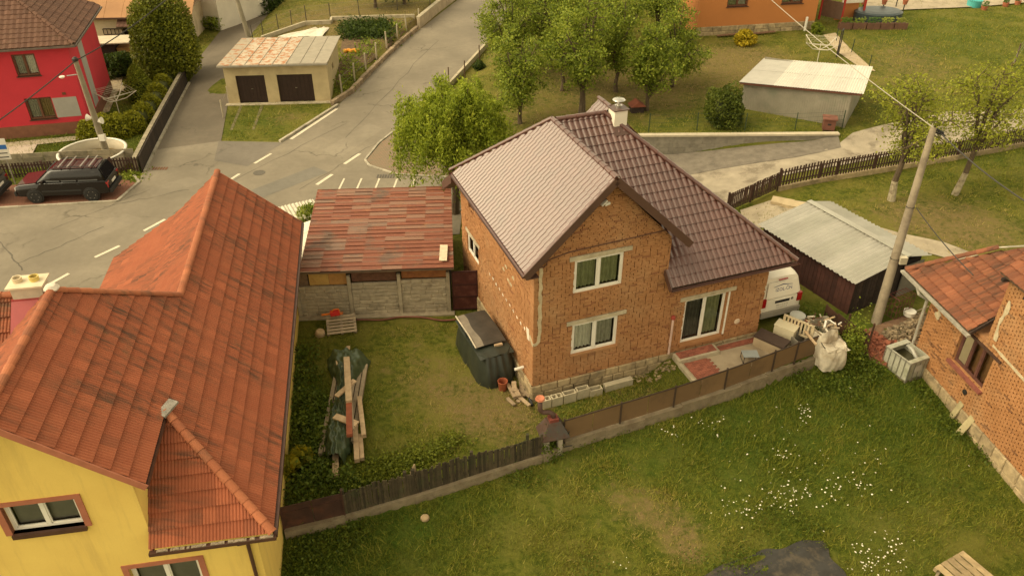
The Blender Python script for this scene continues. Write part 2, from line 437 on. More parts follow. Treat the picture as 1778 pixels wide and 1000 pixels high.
XX, YY = np.meshgrid(xs, ys); ZZ = zg(XX, YY)
und = .03*np.sin(XX*1.3+YY*.7)*np.sin(YY*1.1-XX*.5) ; fade = S(30, 20, YY)*S(0.4, 1.5, (np.interp(XX, _fx, _fy)-YY)); ZZ = ZZ + und*fade
nx_, ny_ = len(xs), len(ys)
Vg = np.stack([XX.ravel(), YY.ravel(), ZZ.ravel()], 1)
ii = (np.arange(ny_-1)[:, None]*nx_ + np.arange(nx_-1)[None]).ravel()
Fg = np.stack([ii, ii+1, ii+1+nx_, ii+nx_], 1)
# dryness of the turf, a property of the ground itself
def blob(pts):
    o = np.zeros(XX.shape)
    for (u, v, r, s) in pts:
        p = on(u, v); o += s*np.exp(-((XX-p.x)**2 + (YY-p.y)**2)/(2*r*r))
    return o
DRY = blob([(720,660,1.3,.5),(800,700,1.4,.7),(880,740,1.2,.7),(700,560,1.4,.4),(760,600,1.6,.25),(1050,700,1.5,.5),(1130,690,1,.4),(1150,900,.9,.75),(1090,870,.8,.5),(1190,950,.5,1.0),(1010,830,1.2,.35),
  (1250,890,1,.25),(1280,110,2.5,.8),(1310,150,4,.5),(1300,90,3,.6),(960,220,4,.8),(1000,130,5,.5),(1080,130,4,.4),(1140,170,3,.5),(1490,150,5,.35),(1600,120,3.5,.55),(1560,80,3,.5),(1700,60,3,.3),(1640,390,2.5,.8),(1560,370,2,.45),(1730,400,2,.5),(620,40,5,.8),(700,30,5,.9),(500,60,6,.55),
  (470,210,1.2,.5),(520,200,1.2,.6),(1465,780,.8,.3),(900,690,1.2,.5),(860,100,4,.5)])
for a_, c_ in ((DRY, None),): pass
FERN = blob([(1050,760,2.4,.8),(1300,720,2.5,.9),(1500,640,2,1.),(1600,740,2.5,.8),(640,930,2.0,.8),(560,960,1.2,.9),(780,900,1.6,.5),(1450,900,2.5,.5),(530,750,1.5,.9),(560,700,1.,.6),(1620,60,5,.6),(1260,200,3,.4),(1700,250,3,.5),(250,210,3,.8),(60,270,3,.8),(450,210,1.5,.5)])
def turf():
    m = bpy.data.materials.new('turf'); g = NG(m); MATS['turf'] = m
    dry = g.n('Attribute', attribute_name='dry').outputs['Fac']; lush = g.n('Attribute', attribute_name='lush').outputs['Fac']
    n1 = g.noise(.55, 5, .65); n2 = g.noise(4.5, 5, .7); n3 = g.noise(22, 4, .7); n4 = g.noise(1.7, 4, .6)
    base = g.mix(g.ramp(n2, .41, .59), (.066,.082,.01), (.155,.158,.024))
    base = g.mix(g.ramp(n1, .44, .6), base, (.185,.168,.036))
    base = g.mix(g.math('MULTIPLY', lush, g.ramp(n4, .3, .7, .5, 1)), base, (.06,.1,.012))
    dk = g.math('MULTIPLY', g.math('ADD', dry, g.ramp(n4, .5, .75, -.3, .3)), g.ramp(g.math('ADD', g.math('MULTIPLY', n3, .5), g.math('MULTIPLY', n2, .5)), .38, .62, .15, 1.35))
    soil = g.mix(g.ramp(n3, .4, .6), (.27,.19,.085), (.18,.135,.055))
    col = g.mix(g.ramp(dk, .2, .8), base, soil)
    g.color(g.mix(g.ramp(n3, .3, .75, .0, .55), col, g.mix(.5, col, (.03,.036,.008))))
    g.p.inputs['Roughness'].default_value = .95; g.p.inputs['Specular IOR Level'].default_value = .1
    g.bump(g.math('ADD', n3, g.noise(60, 3, .7)), .8, .05)
    return m
gr = npmesh('ground', Vg, Fg, turf()); tag(gr, 'turf ground with dry brown and green patches', kind='structure')
for nm, arr in (('dry', DRY), ('lush', FERN)):
    at = gr.data.attributes.new(nm, 'FLOAT', 'POINT'); at.data.foreach_set('value', np.clip(arr, 0, 1.2).ravel().astype(np.float32))
gr.data.polygons.foreach_set('use_smooth', np.ones(len(Fg), bool))
_dryi = lambda x, y: DRY[min(max(np.searchsorted(ys, y), 0), ny_-1), min(max(np.searchsorted(xs, x), 0), nx_-1)]
def drape(name, poly, off, mt, step=.8, kind='structure', parent=None, thick=0):
    """polygon cut into a grid and laid on the terrain"""
    bm = bmesh.new(); bm.faces.new([bm.verts.new((p[0], p[1], 0)) for p in poly]); bm.normal_update()
    if bm.faces[:][0].normal.z < 0: bmesh.ops.reverse_faces(bm, faces=bm.faces[:])
    for ax in (0, 1):
        lo = min(p[ax] for p in poly); hi = max(p[ax] for p in poly); k = lo + step
        while k < hi:
            co = [0, 0, 0]; no = [0, 0, 0]; co[ax] = k; no[ax] = 1
            bmesh.ops.bisect_plane(bm, geom=bm.verts[:]+bm.edges[:]+bm.faces[:], plane_co=co, plane_no=no); k += step
    for q in bm.verts: q.co.z = zgf(q.co.x, q.co.y) + off
    me = bpy.data.meshes.new(name); bm.to_mesh(me); bm.free(); me.materials.append(mt)
    o = link(bpy.data.objects.new(name, me), parent)
    if kind and parent is None: o['kind'] = kind
    return o
# ---- asphalt
def asphalt(name, c, crack=.5):
    m = bpy.data.materials.new(name); g = NG(m); MATS[name] = m
    n1 = g.noise(.25, 4, .6); n2 = g.noise(3, 5, .7); n3 = g.noise(90, 3, .7)
    col = g.mix(g.ramp(n1, .35, .65), tuple(x*.8 for x in c), tuple(x*1.15 for x in c))
    col = g.mix(g.ramp(n2, .4, .7, 0, .35), col, tuple(x*.62 for x in c))
    vo = g.n('TexVoronoi', feature='DISTANCE_TO_EDGE'); vo.inputs['Scale'].default_value = .16
    wp = g.n('Mix', data_type='VECTOR'); wp.inputs[0].default_value = .12; nv = g.n('TexNoise'); nv.inputs['Scale'].default_value = 1.2; nv.inputs['Detail'].default_value = 6
    ps = g.pos(); g.l(ps, nv.inputs['Vector']); ad = g.n('VectorMath', operation='MULTIPLY_ADD'); g.l(nv.outputs['Color'], ad.inputs[0]); ad.inputs[1].default_value = (1.6,1.6,0); g.l(ps, ad.inputs[2]); g.l(ad.outputs[0], vo.inputs['Vector'])
    ck = g.math('MULTIPLY', g.ramp(vo.outputs['Distance'], 0, .012, 1, 0), g.ramp(g.noise(.3, 3), .5, .62))
    col = g.mix(g.math('MULTIPLY', ck, crack*1.6), col, tuple(x*.3 for x in c))
    col = g.mix(g.ramp(n3, .3, .7, 0, .3), col, tuple(x*.6 for x in c))
    g.color(col); g.p.inputs['Roughness'].default_value = .85; g.p.inputs['Specular IOR Level'].default_value = .3; g.bump(n3, .35, .01)
    return m
road = drape('road', [(-60,15),(-24,15),(-16.5,30),(-14.5,33.5),(-9.5,34.6),(-2.6,35),(-2.6,41.2),(-6.5,41.7),(-8.3,42.9),(-8.66,43.64),(-8.23,46.15),(-7,49.4),(-4.57,57.57),(-2.2,65.9),(.8,80.5),(6,105),(1,106),(-2.6,90),(-5.2,80.5),(-8.94,66.65),(-11.8,52.4),(-14.07,46.32),(-17.86,46.5),(-21.4,45.2),(-21.06,42.24),(-20.75,40.8),(-21,38.6),(-26.9,37.8),(-60,33.5)], .03, asphalt('asphalt_road', (.235,.2,.15)), 3)
lane = drape('side_lane', [(-17.86,46.5),(-19.2,52.4),(-21.9,69.1),(-22.3,100),(-27,100),(-25.4,76.4),(-24.5,63.6),(-22.9,54.6),(-21.4,45.2)], .03, asphalt('asphalt_lane', (.16,.132,.098), .2), 3)
patch = drape('road_patch', [(p.x, p.y) for p in (G(330,395), G(480,335), G(570,300), G(545,290), G(440,330), G(345,380))], .036, asphalt('asphalt_patch', (.19,.172,.142), .2), 1.5)
patch2 = drape('road_patch', [(p.x, p.y) for p in (G(380,246), G(492,249), G(470,263), G(430,290), G(372,280))], .036, asphalt('asphalt_patch_dark', (.185,.16,.13), .3), 1.5)
paint = mat('road_paint', (.62,.55,.43), .7, .12, 6, c2=(.3,.26,.2), c2amt=(.58,.75), c2scale=7)
def dash(p, q, wd, par, z=.04):
    p, q = Vector((p.x, p.y, 0)), Vector((q.x, q.y, 0)); d = (q-p).normalized(); s = Vector((-d.y, d.x, 0))*(wd/2)
    mb = MB(); mb.poly([Vector((*t.xy, z)) for t in (p-s, p+s, q+s, q-s)][::-1]); mb.obj('lane_dash', paint, par, fix=False)
for a, b, wd in (((165,448),(208,428),.17),((250,402),(287,382),.17),((402,312),(416,303),.17),((442,285),(471,268),.17),((505,243),(585,190),.22),((598,286),(625,268),.2),((550,322),(577,304),.2),((82,497),(120,476),.17)):
    dash(G(*a), G(*b), wd, road)
for u in (598, 628, 659, 690, 720):
    p = G(u, 311); dash(p, p + Vector((-.15,-3.4,0)), .1, road)
# ---- kerbs of the parking bay and of the road island
stone_k = mat('kerb_concrete', (.36,.32,.25), .9, .25, 3, c2=(.16,.14,.09), c2scale=2, c2amt=(.55,.75), piece=.15)
def kerb(name, pts, wd=.14, h=.1, label=None, step=1.0, zb=None):
    r = bpy.data.objects.new(name, None); link(r); r['kind'] = 'structure'
    for p, q in zip(pts, pts[1:]):
        p, q = Vector(p), Vector(q); n = max(1, round((q-p).length/step))
        for i in range(n):
            a, b = p.lerp(q, i/n), p.lerp(q, (i+1)/n - .012/max((q-p).length, .1))
            za = zgf(a.x, a.y) + h/2 - .03 + random.uniform(-.008, .008)
            MB().beam((a.x, a.y, za), (b.x, b.y, za), wd, h + .06).obj('kerb_stone', stone_k, r)
    return r
kerb('bay_kerb', [(-40,36.1,0),(-26.9,37.72,0),(-21,38.5,0),(-20.7,40.8,0),(-21.3,41.6,0)])
kerb('island_kerb', [(-14.2,46.3,0),(-11.75,52.5,0)], .16, .16)
kerb('pavement_kerb', [(-2.6,41.25,0),(-6.5,41.75,0),(-8.25,42.95,0),(-8.6,43.7,0),(-8.15,46.15,0),(-6.9,49.4,0)], .13, .1)
def pavers(name, c, c2, s=(.2,.1)):
    m = bpy.data.materials.new(name); g = NG(m); MATS[name] = m
    b = g.n('TexBrick'); b.inputs['Scale'].default_value = 1; b.inputs['Brick Width'].default_value = s[0]; b.inputs['Row Height'].default_value = s[1]; b.inputs['Mortar Size'].default_value = .008
    b.inputs['Color1'].default_value = (*c, 1); b.inputs['Color2'].default_value = (*c2, 1); b.inputs['Mortar'].default_value = (*[x*.4 for x in c], 1)
    mp = g.n('Mapping'); mp.inputs['Rotation'].default_value = (0, 0, .35); g.l(g.pos(), mp.inputs[0]); g.l(mp.outputs[0], b.inputs['Vector'])
    col = g.mix(g.ramp(g.noise(1.2, 5, .7), .4, .7, 0, .6), b.outputs['Color'], tuple(x*.75 for x in (c[0]*.8, c[1]*1.1, c[2]*1.1)))
    g.color(col); g.p.inputs['Roughness'].default_value = .9; g.bump(b.outputs['Fac'], -.4, .01); return m
drape('parking_bay', [(-40,36.3),(-26.9,37.9),(-21.05,38.65),(-20.85,40.7),(-21.5,41.1),(-29,40.3),(-40,39)], .035, pavers('red_pavers', (.26,.105,.065), (.21,.085,.05)), 2)
drape('pavement', [(-2.6,41.3),(-6.5,41.85),(-8.15,43.0),(-8.5,43.7),(-8.0,46.15),(-6.8,49.4),(-5.6,52.5),(-4.6,52),(-5.4,48.5),(-5.6,45.2),(-4.6,43.5),(-2.6,42.7)], .07, pavers('worn_pavers', (.27,.17,.11), (.2,.16,.1)), 1.2)
grate = MB(); c = G(670, 306, .045)
for i in range(7): grate.box((c.x-.5+i*.15, c.y-.22, .04), (c.x-.42+i*.15, c.y+.22, .05))
tag(grate.obj('drain_grate', mat('grate_iron', (.1,.085,.07), .7)), 'slatted iron drain grate in the road beside the pavement corner', 'drain')
grate = MB(); c = G(277, 293, .045)
for i in range(6): grate.box((c.x-.4+i*.15, c.y-.15, .04), (c.x-.32+i*.15, c.y+.2, .052))
tag(grate.obj('drain_grate', mat('grate_rust', (.2,.08,.04), .8)), 'rusty drain grate in the asphalt at the foot of the side lane', 'drain')
# ---- driveway behind the brick house, paths
gravel = mat('compacted_gravel', (.33,.28,.21), .95, .2, 1.1, .7, 60, c2=(.2,.165,.12), c2amt=(.5,.62), c2scale=.7, c3=(.42,.37,.3), c3scale=14)
drape('driveway', [(on(u, v).x, on(u, v).y) for u, v in ((1140,330),(1270,358),(1350,308),(1450,290),(1560,268),(1790,226),(1800,190),(1640,195),(1480,232),(1455,252),(1300,270),(1150,280),(1050,300))], .04, gravel, .9)
dark_gravel = mat('dark_gravel', (.17,.145,.115), .95, .25, 2, .8, 50, c2=(.3,.26,.2), c2amt=(.62,.72), c2scale=9)
drape('gravel_verge', [(WALL2[0].x-.5, WALL2[0].y-.12), (WALL2[1].x, WALL2[1].y-.12)] + [(on(u, v).x, on(u, v).y) for u, v in ((1460,258),(1380,275),(1250,295),(1180,308),(1110,312))], .06, dark_gravel, .7)
conc_path = mat('path_concrete', (.36,.3,.215), .9, .15, 1.5, .4, 40, c2=(.24,.2,.14), c2scale=1.1, c2amt=(.5,.7))
drape('yard_path', [(on(u, v).x, on(u, v).y) for u, v in ((1285,366),(1350,345),(1400,352),(1470,380),(1560,405),(1640,422),(1700,445),(1690,462),(1610,440),(1480,400),(1420,372),(1380,362),(1330,395),(1300,400))], .04, conc_path, .7)
drape('house_path', [(on(u, v).x, on(u, v).y) for u, v in ((1430,62),(1450,58),(1475,85),(1520,125),(1495,120),(1452,90))], .04, mat('path_sand', (.42,.33,.22), .95, .15, 2), 1.5)
# seams, worn patches and a manhole in the asphalt
seam = asphalt('asphalt_seam', (.13,.112,.088), 0)
def strip(name, pix, wd, mt, off):
    P = [G(u, v) for u, v in pix]; L, Q = [], []
    for i, p in enumerate(P):
        d = (P[min(i+1, len(P)-1)] - P[max(i-1, 0)]).normalized(); s = Vector((-d.y, d.x, 0))*wd*random.uniform(.3, .7); L.append(p+s); Q.append(p-s)
    return drape(name, [(p.x, p.y) for p in L + Q[::-1]], off, mt, 4)
def wob(a, b, n, j): return [(a[0]+(b[0]-a[0])*i/n+random.uniform(-j, j), a[1]+(b[1]-a[1])*i/n+random.uniform(-j, j)*.5) for i in range(n+1)]
for a, b, wd in (((40,470),(0,420),.06),((30,460),(180,395),.05),((300,372),(600,215),.045),((180,360),(330,330),.05),((600,240),(760,70),.045),((640,182),(690,186),.07),((520,330),(660,245),.04),((90,400),(260,330),.035)):
    strip('road_seam', wob(a, b, 12, 2.5), wd, seam, .0345)
worn = asphalt('asphalt_worn', (.255,.218,.165), .6)
for pix in (((120,400),(220,372),(250,382),(150,420)), ((560,262),(640,215),(665,225),(590,275)), ((250,330),(330,308),(352,318),(270,345))):
    drape('road_patch', [(G(u, v).x, G(u, v).y) for u, v in pix], .033, worn, 2)
mh = MB(); c = G(450, 300, .04); mh.lathe([(.34,0),(.34,.008),(.28,.008),(.27,.004),(0,.004)], (c.x, c.y, .034), 24); tag(mh.obj('manhole_cover', mat('manhole_iron', (.11,.095,.075), .7, .2, 8)), 'round iron manhole cover in the middle of the junction', 'manhole')
# ================================================================== BRICK HOUSE (centre)
def brickmat(name, c, c2, dark):
    m = bpy.data.materials.new(name); g = NG(m); MATS[name] = m
    r = g.rnd(); col = g.mix(r, c, c2)
    r2 = g.math('FRACT', g.math('MULTIPLY', r, 13.7)); col = g.mix(g.ramp(r2, .93, .95), col, dark)
    col = g.mix(g.ramp(g.noise(1.0, 5, .65), .42, .72, 0, .5), col, tuple(x*.66 for x in c))
    col = g.mix(g.ramp(g.noise(9, 4, .7), .55, .75, 0, .4), col, tuple(x*1.25 for x in c2))
    col = g.mix(g.ramp(g.noise(.45, 6, .7), .5, .7, 0, .4), col, (.4,.27,.15)); col = g.mix(g.ramp(g.noise(2.2, 6, .75), .58, .72, 0, .55), col, (.2,.1,.055))
    g.color(col); g.p.inputs['Roughness'].default_value = .92; g.p.inputs['Specular IOR Level'].default_value = .2
    g.bump(g.noise(55, 4, .7), .6, .012); return m
BRK = brickmat('orange_brick', (.35,.168,.072), (.415,.21,.096), (.26,.115,.056))
MORT = mat('mortar_bed', (.36,.18,.08), .95, .2, 6, .6, 40)
CONC = mat('raw_concrete', (.44,.38,.27), .9, .18, 3, .5, 40, c2=(.3,.25,.17), c2amt=(.52,.7), c2scale=2.2)
STONE = mat('plinth_sandstone', (.36,.275,.16), .95, .25, 4, .8, 18, c2=(.18,.14,.085), c2amt=(.5,.68), c2scale=1.6, piece=.22, bdist=.03)
WHITE = mat('white_plastic', (.74,.7,.62), .4, .05, 3, 0, spec=.5)
PLAST = mat('plaster_smear', (.46,.38,.25), .95, .2, 5, .6, 25)
def roof_metal():
    m = bpy.data.materials.new('brown_tile_metal'); g = NG(m); MATS['brown_tile_metal'] = m
    c = (.088,.03,.021); k = g.ramp(g.rnd(), 0, 1, .92, 1.08); cc = g.n('CombineColor'); [g.l(k, cc.inputs[i]) for i in range(3)]
    g.color(g.mix(1.0, g.mix(g.ramp(g.noise(.8, 4), .35, .7), tuple(x*.88 for x in c), tuple(x*1.12 for x in c)), cc.outputs[0], 'MULTIPLY'))
    g.p.inputs['Roughness'].default_value = .38; g.p.inputs['Specular IOR Level'].default_value = .5
    g.p.inputs['Coat Weight'].default_value = .9; g.p.inputs['Coat Roughness'].default_value = .3
    return m
RM = roof_metal()
TRIM = mat('brown_trim_metal', (.085,.045,.035), .38, .12, 2, 0, spec=.5)
bh = thing('brick_house', HO, 'unplastered orange brick house with brown metal tile roof, white chimney and stone plinth', 'house', HH)
# roof planes
sW = 2.93/3.02; EZ = 5.87; RZ = 8.8; RB = 2.57; AP = 4.72; sS = 4.65/(AP+.5)
tile = wave_tile(.22, .36, .045, 1, .036, 8, 1.06, .75)
lW = math.hypot(3.02, 2.93)
fW = lambda b: (b + .45)/3.02*lW
lay_tiles(bh, (-.45,0,EZ), (0,-1,0), (3.02,0,2.93), [(.45,0), (.45,lW), (-AP-.08,lW), (-7.92,0)], tile, .22, .36, RM, 150)
lay_tiles(bh, (5.59,0,EZ), (0,1,0), (-3.02,0,2.93), [(-.45,0), (1.42,0), (AP,lW), (-.45,lW)], tile, .22, .36, RM, 0)
lS = math.hypot(AP+.5, 4.65); fS = lambda a: (a+.5)/(AP+.5)*lS
lay_tiles(bh, (0,-.5,4.15), (1,0,0), (0,AP+.5,4.65), [(4.98,0), (10.35,0), (10.35-5.75*2.48/(AP+.5),fS(1.98)), (5.0,fS(1.98))], tile, .22, .36, RM, 150)
lay_tiles(bh, (0,-.5,4.15), (1,0,0), (0,AP+.5,4.65), [(5.0,fS(1.98)), (10.35-5.75*2.48/(AP+.5),fS(1.98)), (4.6,lS), (2.57,lS)], tile, .22, .36, RM, 0)
# rear slopes, outside the view, as plain tiled sheets; the short rear gable behind the chimney
back = MB()
back.prism([(RB,AP,RZ-.02),(-.45,7.92,EZ-.02),(-.45,9.3,4.7),(10.35,9.6,4.15),(4.6,AP,RZ-.02)], (0,0,-.06))
back.prism([(4.6,AP,RZ-.02),(10.35,9.9,4.13),(10.35,-.5,4.13)], (0,0,-.06)); back.obj('rear_roof', RM, bh)
lay_tiles(bh, (3.3,0,8.95-1.6*sW), (0,-1,0), (1.6,0,1.6*sW), [(-4.75,.9),(-4.75,1.6*1.393),(-5.75,1.6*1.393),(-5.75,.9)], tile, .22, .36, RM, 0)
back = MB(); back.prism([(4.9,4.75,8.95),(4.9,5.75,8.95),(6.4,5.75,7.5),(6.4,4.75,7.5)], (0,0,-.05)); back.obj('rear_gable_roof', RM, bh)
capm = RM
ridge_caps(bh, (RB,-.47,RZ+.005), (RB,AP+.1,RZ+.005), .1, RM, .42)
ridge_caps(bh, (-.47,7.94,EZ+.02), (RB,AP+.1,RZ+.02), .1, RM, .42)
ridge_caps(bh, (RB+.1,AP,RZ+.005), (4.65,AP,RZ+.005), .1, RM, .42)
ridge_caps(bh, (10.35,-.5,4.17), (4.6,AP,RZ+.02), .1, RM, .42)
ridge_caps(bh, (4.88,4.75,8.98), (4.88,5.75,8.98), .08, RM, .42)
# barge boards, eaves boards, gutters
vt = MB()
for p, q in (((-.5,-.47,EZ-.08),(RB,-.47,RZ-.06)), ((RB,-.47,RZ-.06),(5.64,-.47,EZ-.08))): vt.beam(p, q, .035, .26)
vt.obj('barge_board', TRIM, bh)
vt = MB(); vt.beam((-.5,-.42,EZ+.045),(RB,-.42,RZ+.06), .13, .02); vt.beam((RB,-.42,RZ+.06),(5.64,-.42,EZ+.045), .13, .02); vt.obj('verge_trim', RM, bh)
for (p, q), nm in ((((-.54,-.42,EZ-.04),(-.54,7.9,EZ-.04)), 'gutter'), (((4.98,-.6,4.11),(10.4,-.6,4.11)), 'gutter')):
    g_ = MB(); P, Q = Vector(p), Vector(q); d = (Q-P).normalized(); x = d.cross(Vector((0,0,1)))
    prof = [(math.cos(t)*.07, math.sin(t)*.07) for t in [math.pi + math.pi*i/6 for i in range(7)]]
    vs_ = [P + x*a + Vector((0,0,b)) for a, b in prof] + [Q + x*a + Vector((0,0,b)) for a, b in prof]
    g_.add(vs_, [(i, i+1, i+8, i+7) for i in range(6)] + [tuple(range(7)), tuple(range(7, 14))]); g_.obj(nm, RM, bh)
for a_, b_, n_ in (((-.45,-.42,EZ-.2),(0,7.9,EZ-.16),'soffit'), ((5.16,-.5,3.98),(10.3,0,4.02),'soffit'), ((5.0,-.56,4.0),(10.35,-.52,4.12),'fascia_board')):
    sf = MB(); sf.box(a_, b_); sf.obj(n_, TRIM, bh)
sf = MB(); sf.beam((4.99,-.56,4.08),(4.99,-.02,4.6), .03, .22); sf.obj('verge_board', TRIM, bh)
nb = MB(); nb.prism([(-.5,7.95,5.75),(-.5,9.35,4.75),(-.5,9.3,4.4),(-.5,7.9,5.35)], (.5,0,0)); nb.obj('north_eaves_board', TRIM, bh)
# walls
opF = [(1.46,3.32,4.42,5.76), (1.49,3.3,1.77,3.1), (6.07,7.86,1.05,3.04)]
opW = [(6.05,7.55,2.3,3.2), (6.5,7.2,4.5,5.1)]
wl = MB()
wall_slab(wl, (0,.045,0), (1,0,0), (0,-1,0), .0, 5.14, -.3, 5.95, .3, opF[:2]); wall_slab(wl, (0,.045,0), (1,0,0), (0,-1,0), 5.14, 9.62, -.3, 4.1, .3, opF[2:])
wall_slab(wl, (.045,0,0), (0,1,0), (-1,0,0), .345, 8.3, -.3, 5.85, .3, opW)
wl.prism([(0,.045,5.95),(5.14,.045,5.95),(RB,.045,8.58)], (0,.3,0))
wl.box((5.14-.3,.345,3.5),(5.14-.045,4,5.9)); wl.box((9.3,.345,-.3),(9.575,8.3,4.0)); wl.box((.345,8.0,-.3),(9.3,8.3,5.0))
wl.obj('wall', MORT, bh)
span = lambda y: (0, 9.62) if y < 4.02 else ((0, 5.14) if y < 5.9 else ((y-5.9)*.955, 5.14-(y-5.9)*.955))
lin = [(1.26,3.61,5.76,5.93), (1.26,3.61,3.1,3.26), (5.83,8.24,3.04,3.22)]
vent = (2.24,2.62,7.68,8.0)
lay_bricks(bh, (0,0,0), (1,0,0), (0,-1,0), span, .72, 8.5, opF + lin + [vent], BRK, nind=200, ragged=1, gap=(.014,.04), depth=.045, bed=.007, jit=.007)
lay_bricks(bh, (0,0,0), (0,1,0), (-1,0,0), lambda y: (0, 8.3), .72, 5.8, opW + [(5.9,7.7,3.2,3.34)], BRK, nind=100, ragged=1, gap=(.014,.04), depth=.045, bed=.006, jit=.009)
lay_bricks(bh, (5.14,0,0), (0,1,0), (1,0,0), lambda y: (0, 1.9), 4.2, 5.9, [], BRK, nind=0)
for a, b, c, d in lin:
    lb = MB(); lb.box((a+.005,-.02,c+.004),(b-.005,.04,d-.004)); lb.obj('lintel', CONC, bh)
lb = MB(); lb.box((-.02,5.9,3.205),(.04,7.7,3.335)); lb.obj('lintel', CONC, bh)
# windows
c_dark = mat('net_curtain_dim', (.36,.37,.2), .95, .2, 6, 0); c_pale = mat('net_curtain', (.8,.77,.66), .95, .12, 6, 0); c_mid = mat('net_curtain_grey', (.5,.48,.38), .95, .2, 6, 0)
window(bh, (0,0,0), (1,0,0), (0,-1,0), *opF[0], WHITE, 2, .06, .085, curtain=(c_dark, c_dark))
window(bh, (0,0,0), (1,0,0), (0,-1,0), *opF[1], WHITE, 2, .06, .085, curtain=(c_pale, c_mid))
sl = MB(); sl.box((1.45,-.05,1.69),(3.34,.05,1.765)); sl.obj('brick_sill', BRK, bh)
window(bh, (0,0,0), (1,0,0), (0,-1,0), *opF[2], WHITE, 2, .08, .07, curtain=(mat('dark_door_sheet', (.12,.115,.09), .95, .2, 6, 0), c_dark), name='patio_door')  # dark pleated sheet fills the left door panel
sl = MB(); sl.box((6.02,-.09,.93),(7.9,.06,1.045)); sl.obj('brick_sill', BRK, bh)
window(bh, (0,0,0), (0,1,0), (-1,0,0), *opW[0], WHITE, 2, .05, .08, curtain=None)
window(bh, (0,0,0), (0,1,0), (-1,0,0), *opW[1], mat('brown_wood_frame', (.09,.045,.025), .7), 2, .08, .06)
pl = MB(); pl.box((7.93,-.02,1.05),(8.0,.045,3.02)); pl.obj('door_jamb_trim', WHITE, bh)
# gable vent, plaster smears, cable, pipe, vent cap
vn = MB(); vn.box((2.24,.04,7.68),(2.62,.05,8.0)); vn.obj('gable_vent', mat('vent_dark', (.03,.025,.02), .9, 0, bump=0), bh)
for t3 in (((2.24,7.68),(2.24,8.0),(2.43,8.0)), ((2.62,7.68),(2.62,8.0),(2.43,8.0))): vn = MB(); vn.prism([(x, 0, z) for x, z in t3], (0,.045,0)); vn.obj('vent_corner_brick', BRK, bh)
vn = MB(); vn.beam((2.3,-.01,7.7),(2.5,.02,7.85), .12, .05); vn.beam((2.42,-.02,7.72),(2.6,.0,7.75), .1, .09); vn.obj('vent_scraps', WHITE, bh)
def smear(pts, wd, dy, nm='plaster_patch', ax='F', mt=PLAST):
    mb = MB(); L, Rr = [], []
    for i, (x, z) in enumerate(pts):
        p = Vector(pts[max(i-1, 0)]); q = Vector(pts[min(i+1, len(pts)-1)]); d = (q-p).normalized(); nrm = Vector((-d.y, d.x)); k = wd/2*random.uniform(.75, 1.25)
        L.append(Vector((x, z)) + nrm*k); Rr.append(Vector((x, z)) - nrm*k)
    T = (lambda v, d: (v.x, -d, v.y)) if ax == 'F' else (lambda v, d: (-d, v.x, v.y))
    n = len(pts); vs_ = [T(v, dy) for v in L+Rr] + [T(v, -.01) for v in L+Rr]
    fs = [(i, i+1, n+i+1, n+i) for i in range(n-1)] + [(i, i+1, 2*n+i+1, 2*n+i) for i in range(n-1)] + [(n+i, n+i+1, 3*n+i+1, 3*n+i) for i in range(n-1)] + [(0, n, 3*n, 2*n), (n-1, 2*n-1, 4*n-1, 3*n-1)]
    mb.add(vs_, fs); return mb.obj(nm, mt, bh)
smear([(.23+.02*math.sin(i*2.1), 5.75-i*.2) for i in range(15)] + [(.2,2.72),(.12,2.62),(.02,2.6)], .12, .014)
smear([(-.02,2.6),(.08,2.62),(.2,2.72),(.3,2.85)], .13, .014, ax='W')
smear([(.42,2.55),(.46,2.72),(.5,2.9),(.52,3.0)], .22, .016, ax='W', mt=mat('white_filler', (.66,.6,.5), .9))
for i in range(11):
    a = .8 + i*.38; zc = 2.76 + .006*i + random.uniform(-.02, .02)
    smear([(a-.04, zc-.02), (a+.02, zc), (a+.07, zc+.03)], random.uniform(.04, .09), .014, ax='W', mt=mat('white_filler', (.6,.54,.44), .9))
for i in range(5):
    a = 2.0 + i*.25; zc = 4.0 + random.uniform(-.3, .3); smear([(a-.1, zc), (a, zc+.06), (a+.1, zc)], .1, .012, ax='W')
cb = MB(); cb.tube([(.35,-.03,6.0),(1.2,-.03,6.17),(2.4,-.03,6.22),(3.8,-.03,6.26),(4.9,-.03,6.3)], .018, 6); cb.tube([(.1,-.04,5.9),(.3,-.06,5.8),(.42,-.06,5.9),(.4,-.05,6.05)], .02, 6); cb.box((.18,-.1,5.98),(.42,0,6.1)); cb.obj('cable', mat('cable_brown', (.1,.045,.03), .7), bh)
pp = MB(); pp.tube([(5.58,-.07,.75),(5.58,-.07,2.4)], .045, 10); pp.obj('vent_pipe', mat('pink_pipe', (.52,.36,.3), .7), bh)
pp = MB(); pp.lathe([(.085,0),(.085,.1),(.05,.13)], (5.58,-.07,2.4), 12); pp.obj('pipe_cap', mat('red_cap', (.3,.05,.035), .7), bh)
vc = MB(); vc.lathe([(.13,0),(.12,.02),(.05,.04)], (0,0,0), 14, Matrix.Translation((8.55,-.0,1.5)) @ Matrix.Rotation(R(90), 4, 'X')); vc.obj('wall_vent_cap', mat('vent_cap', (.6,.46,.33), .8), bh)
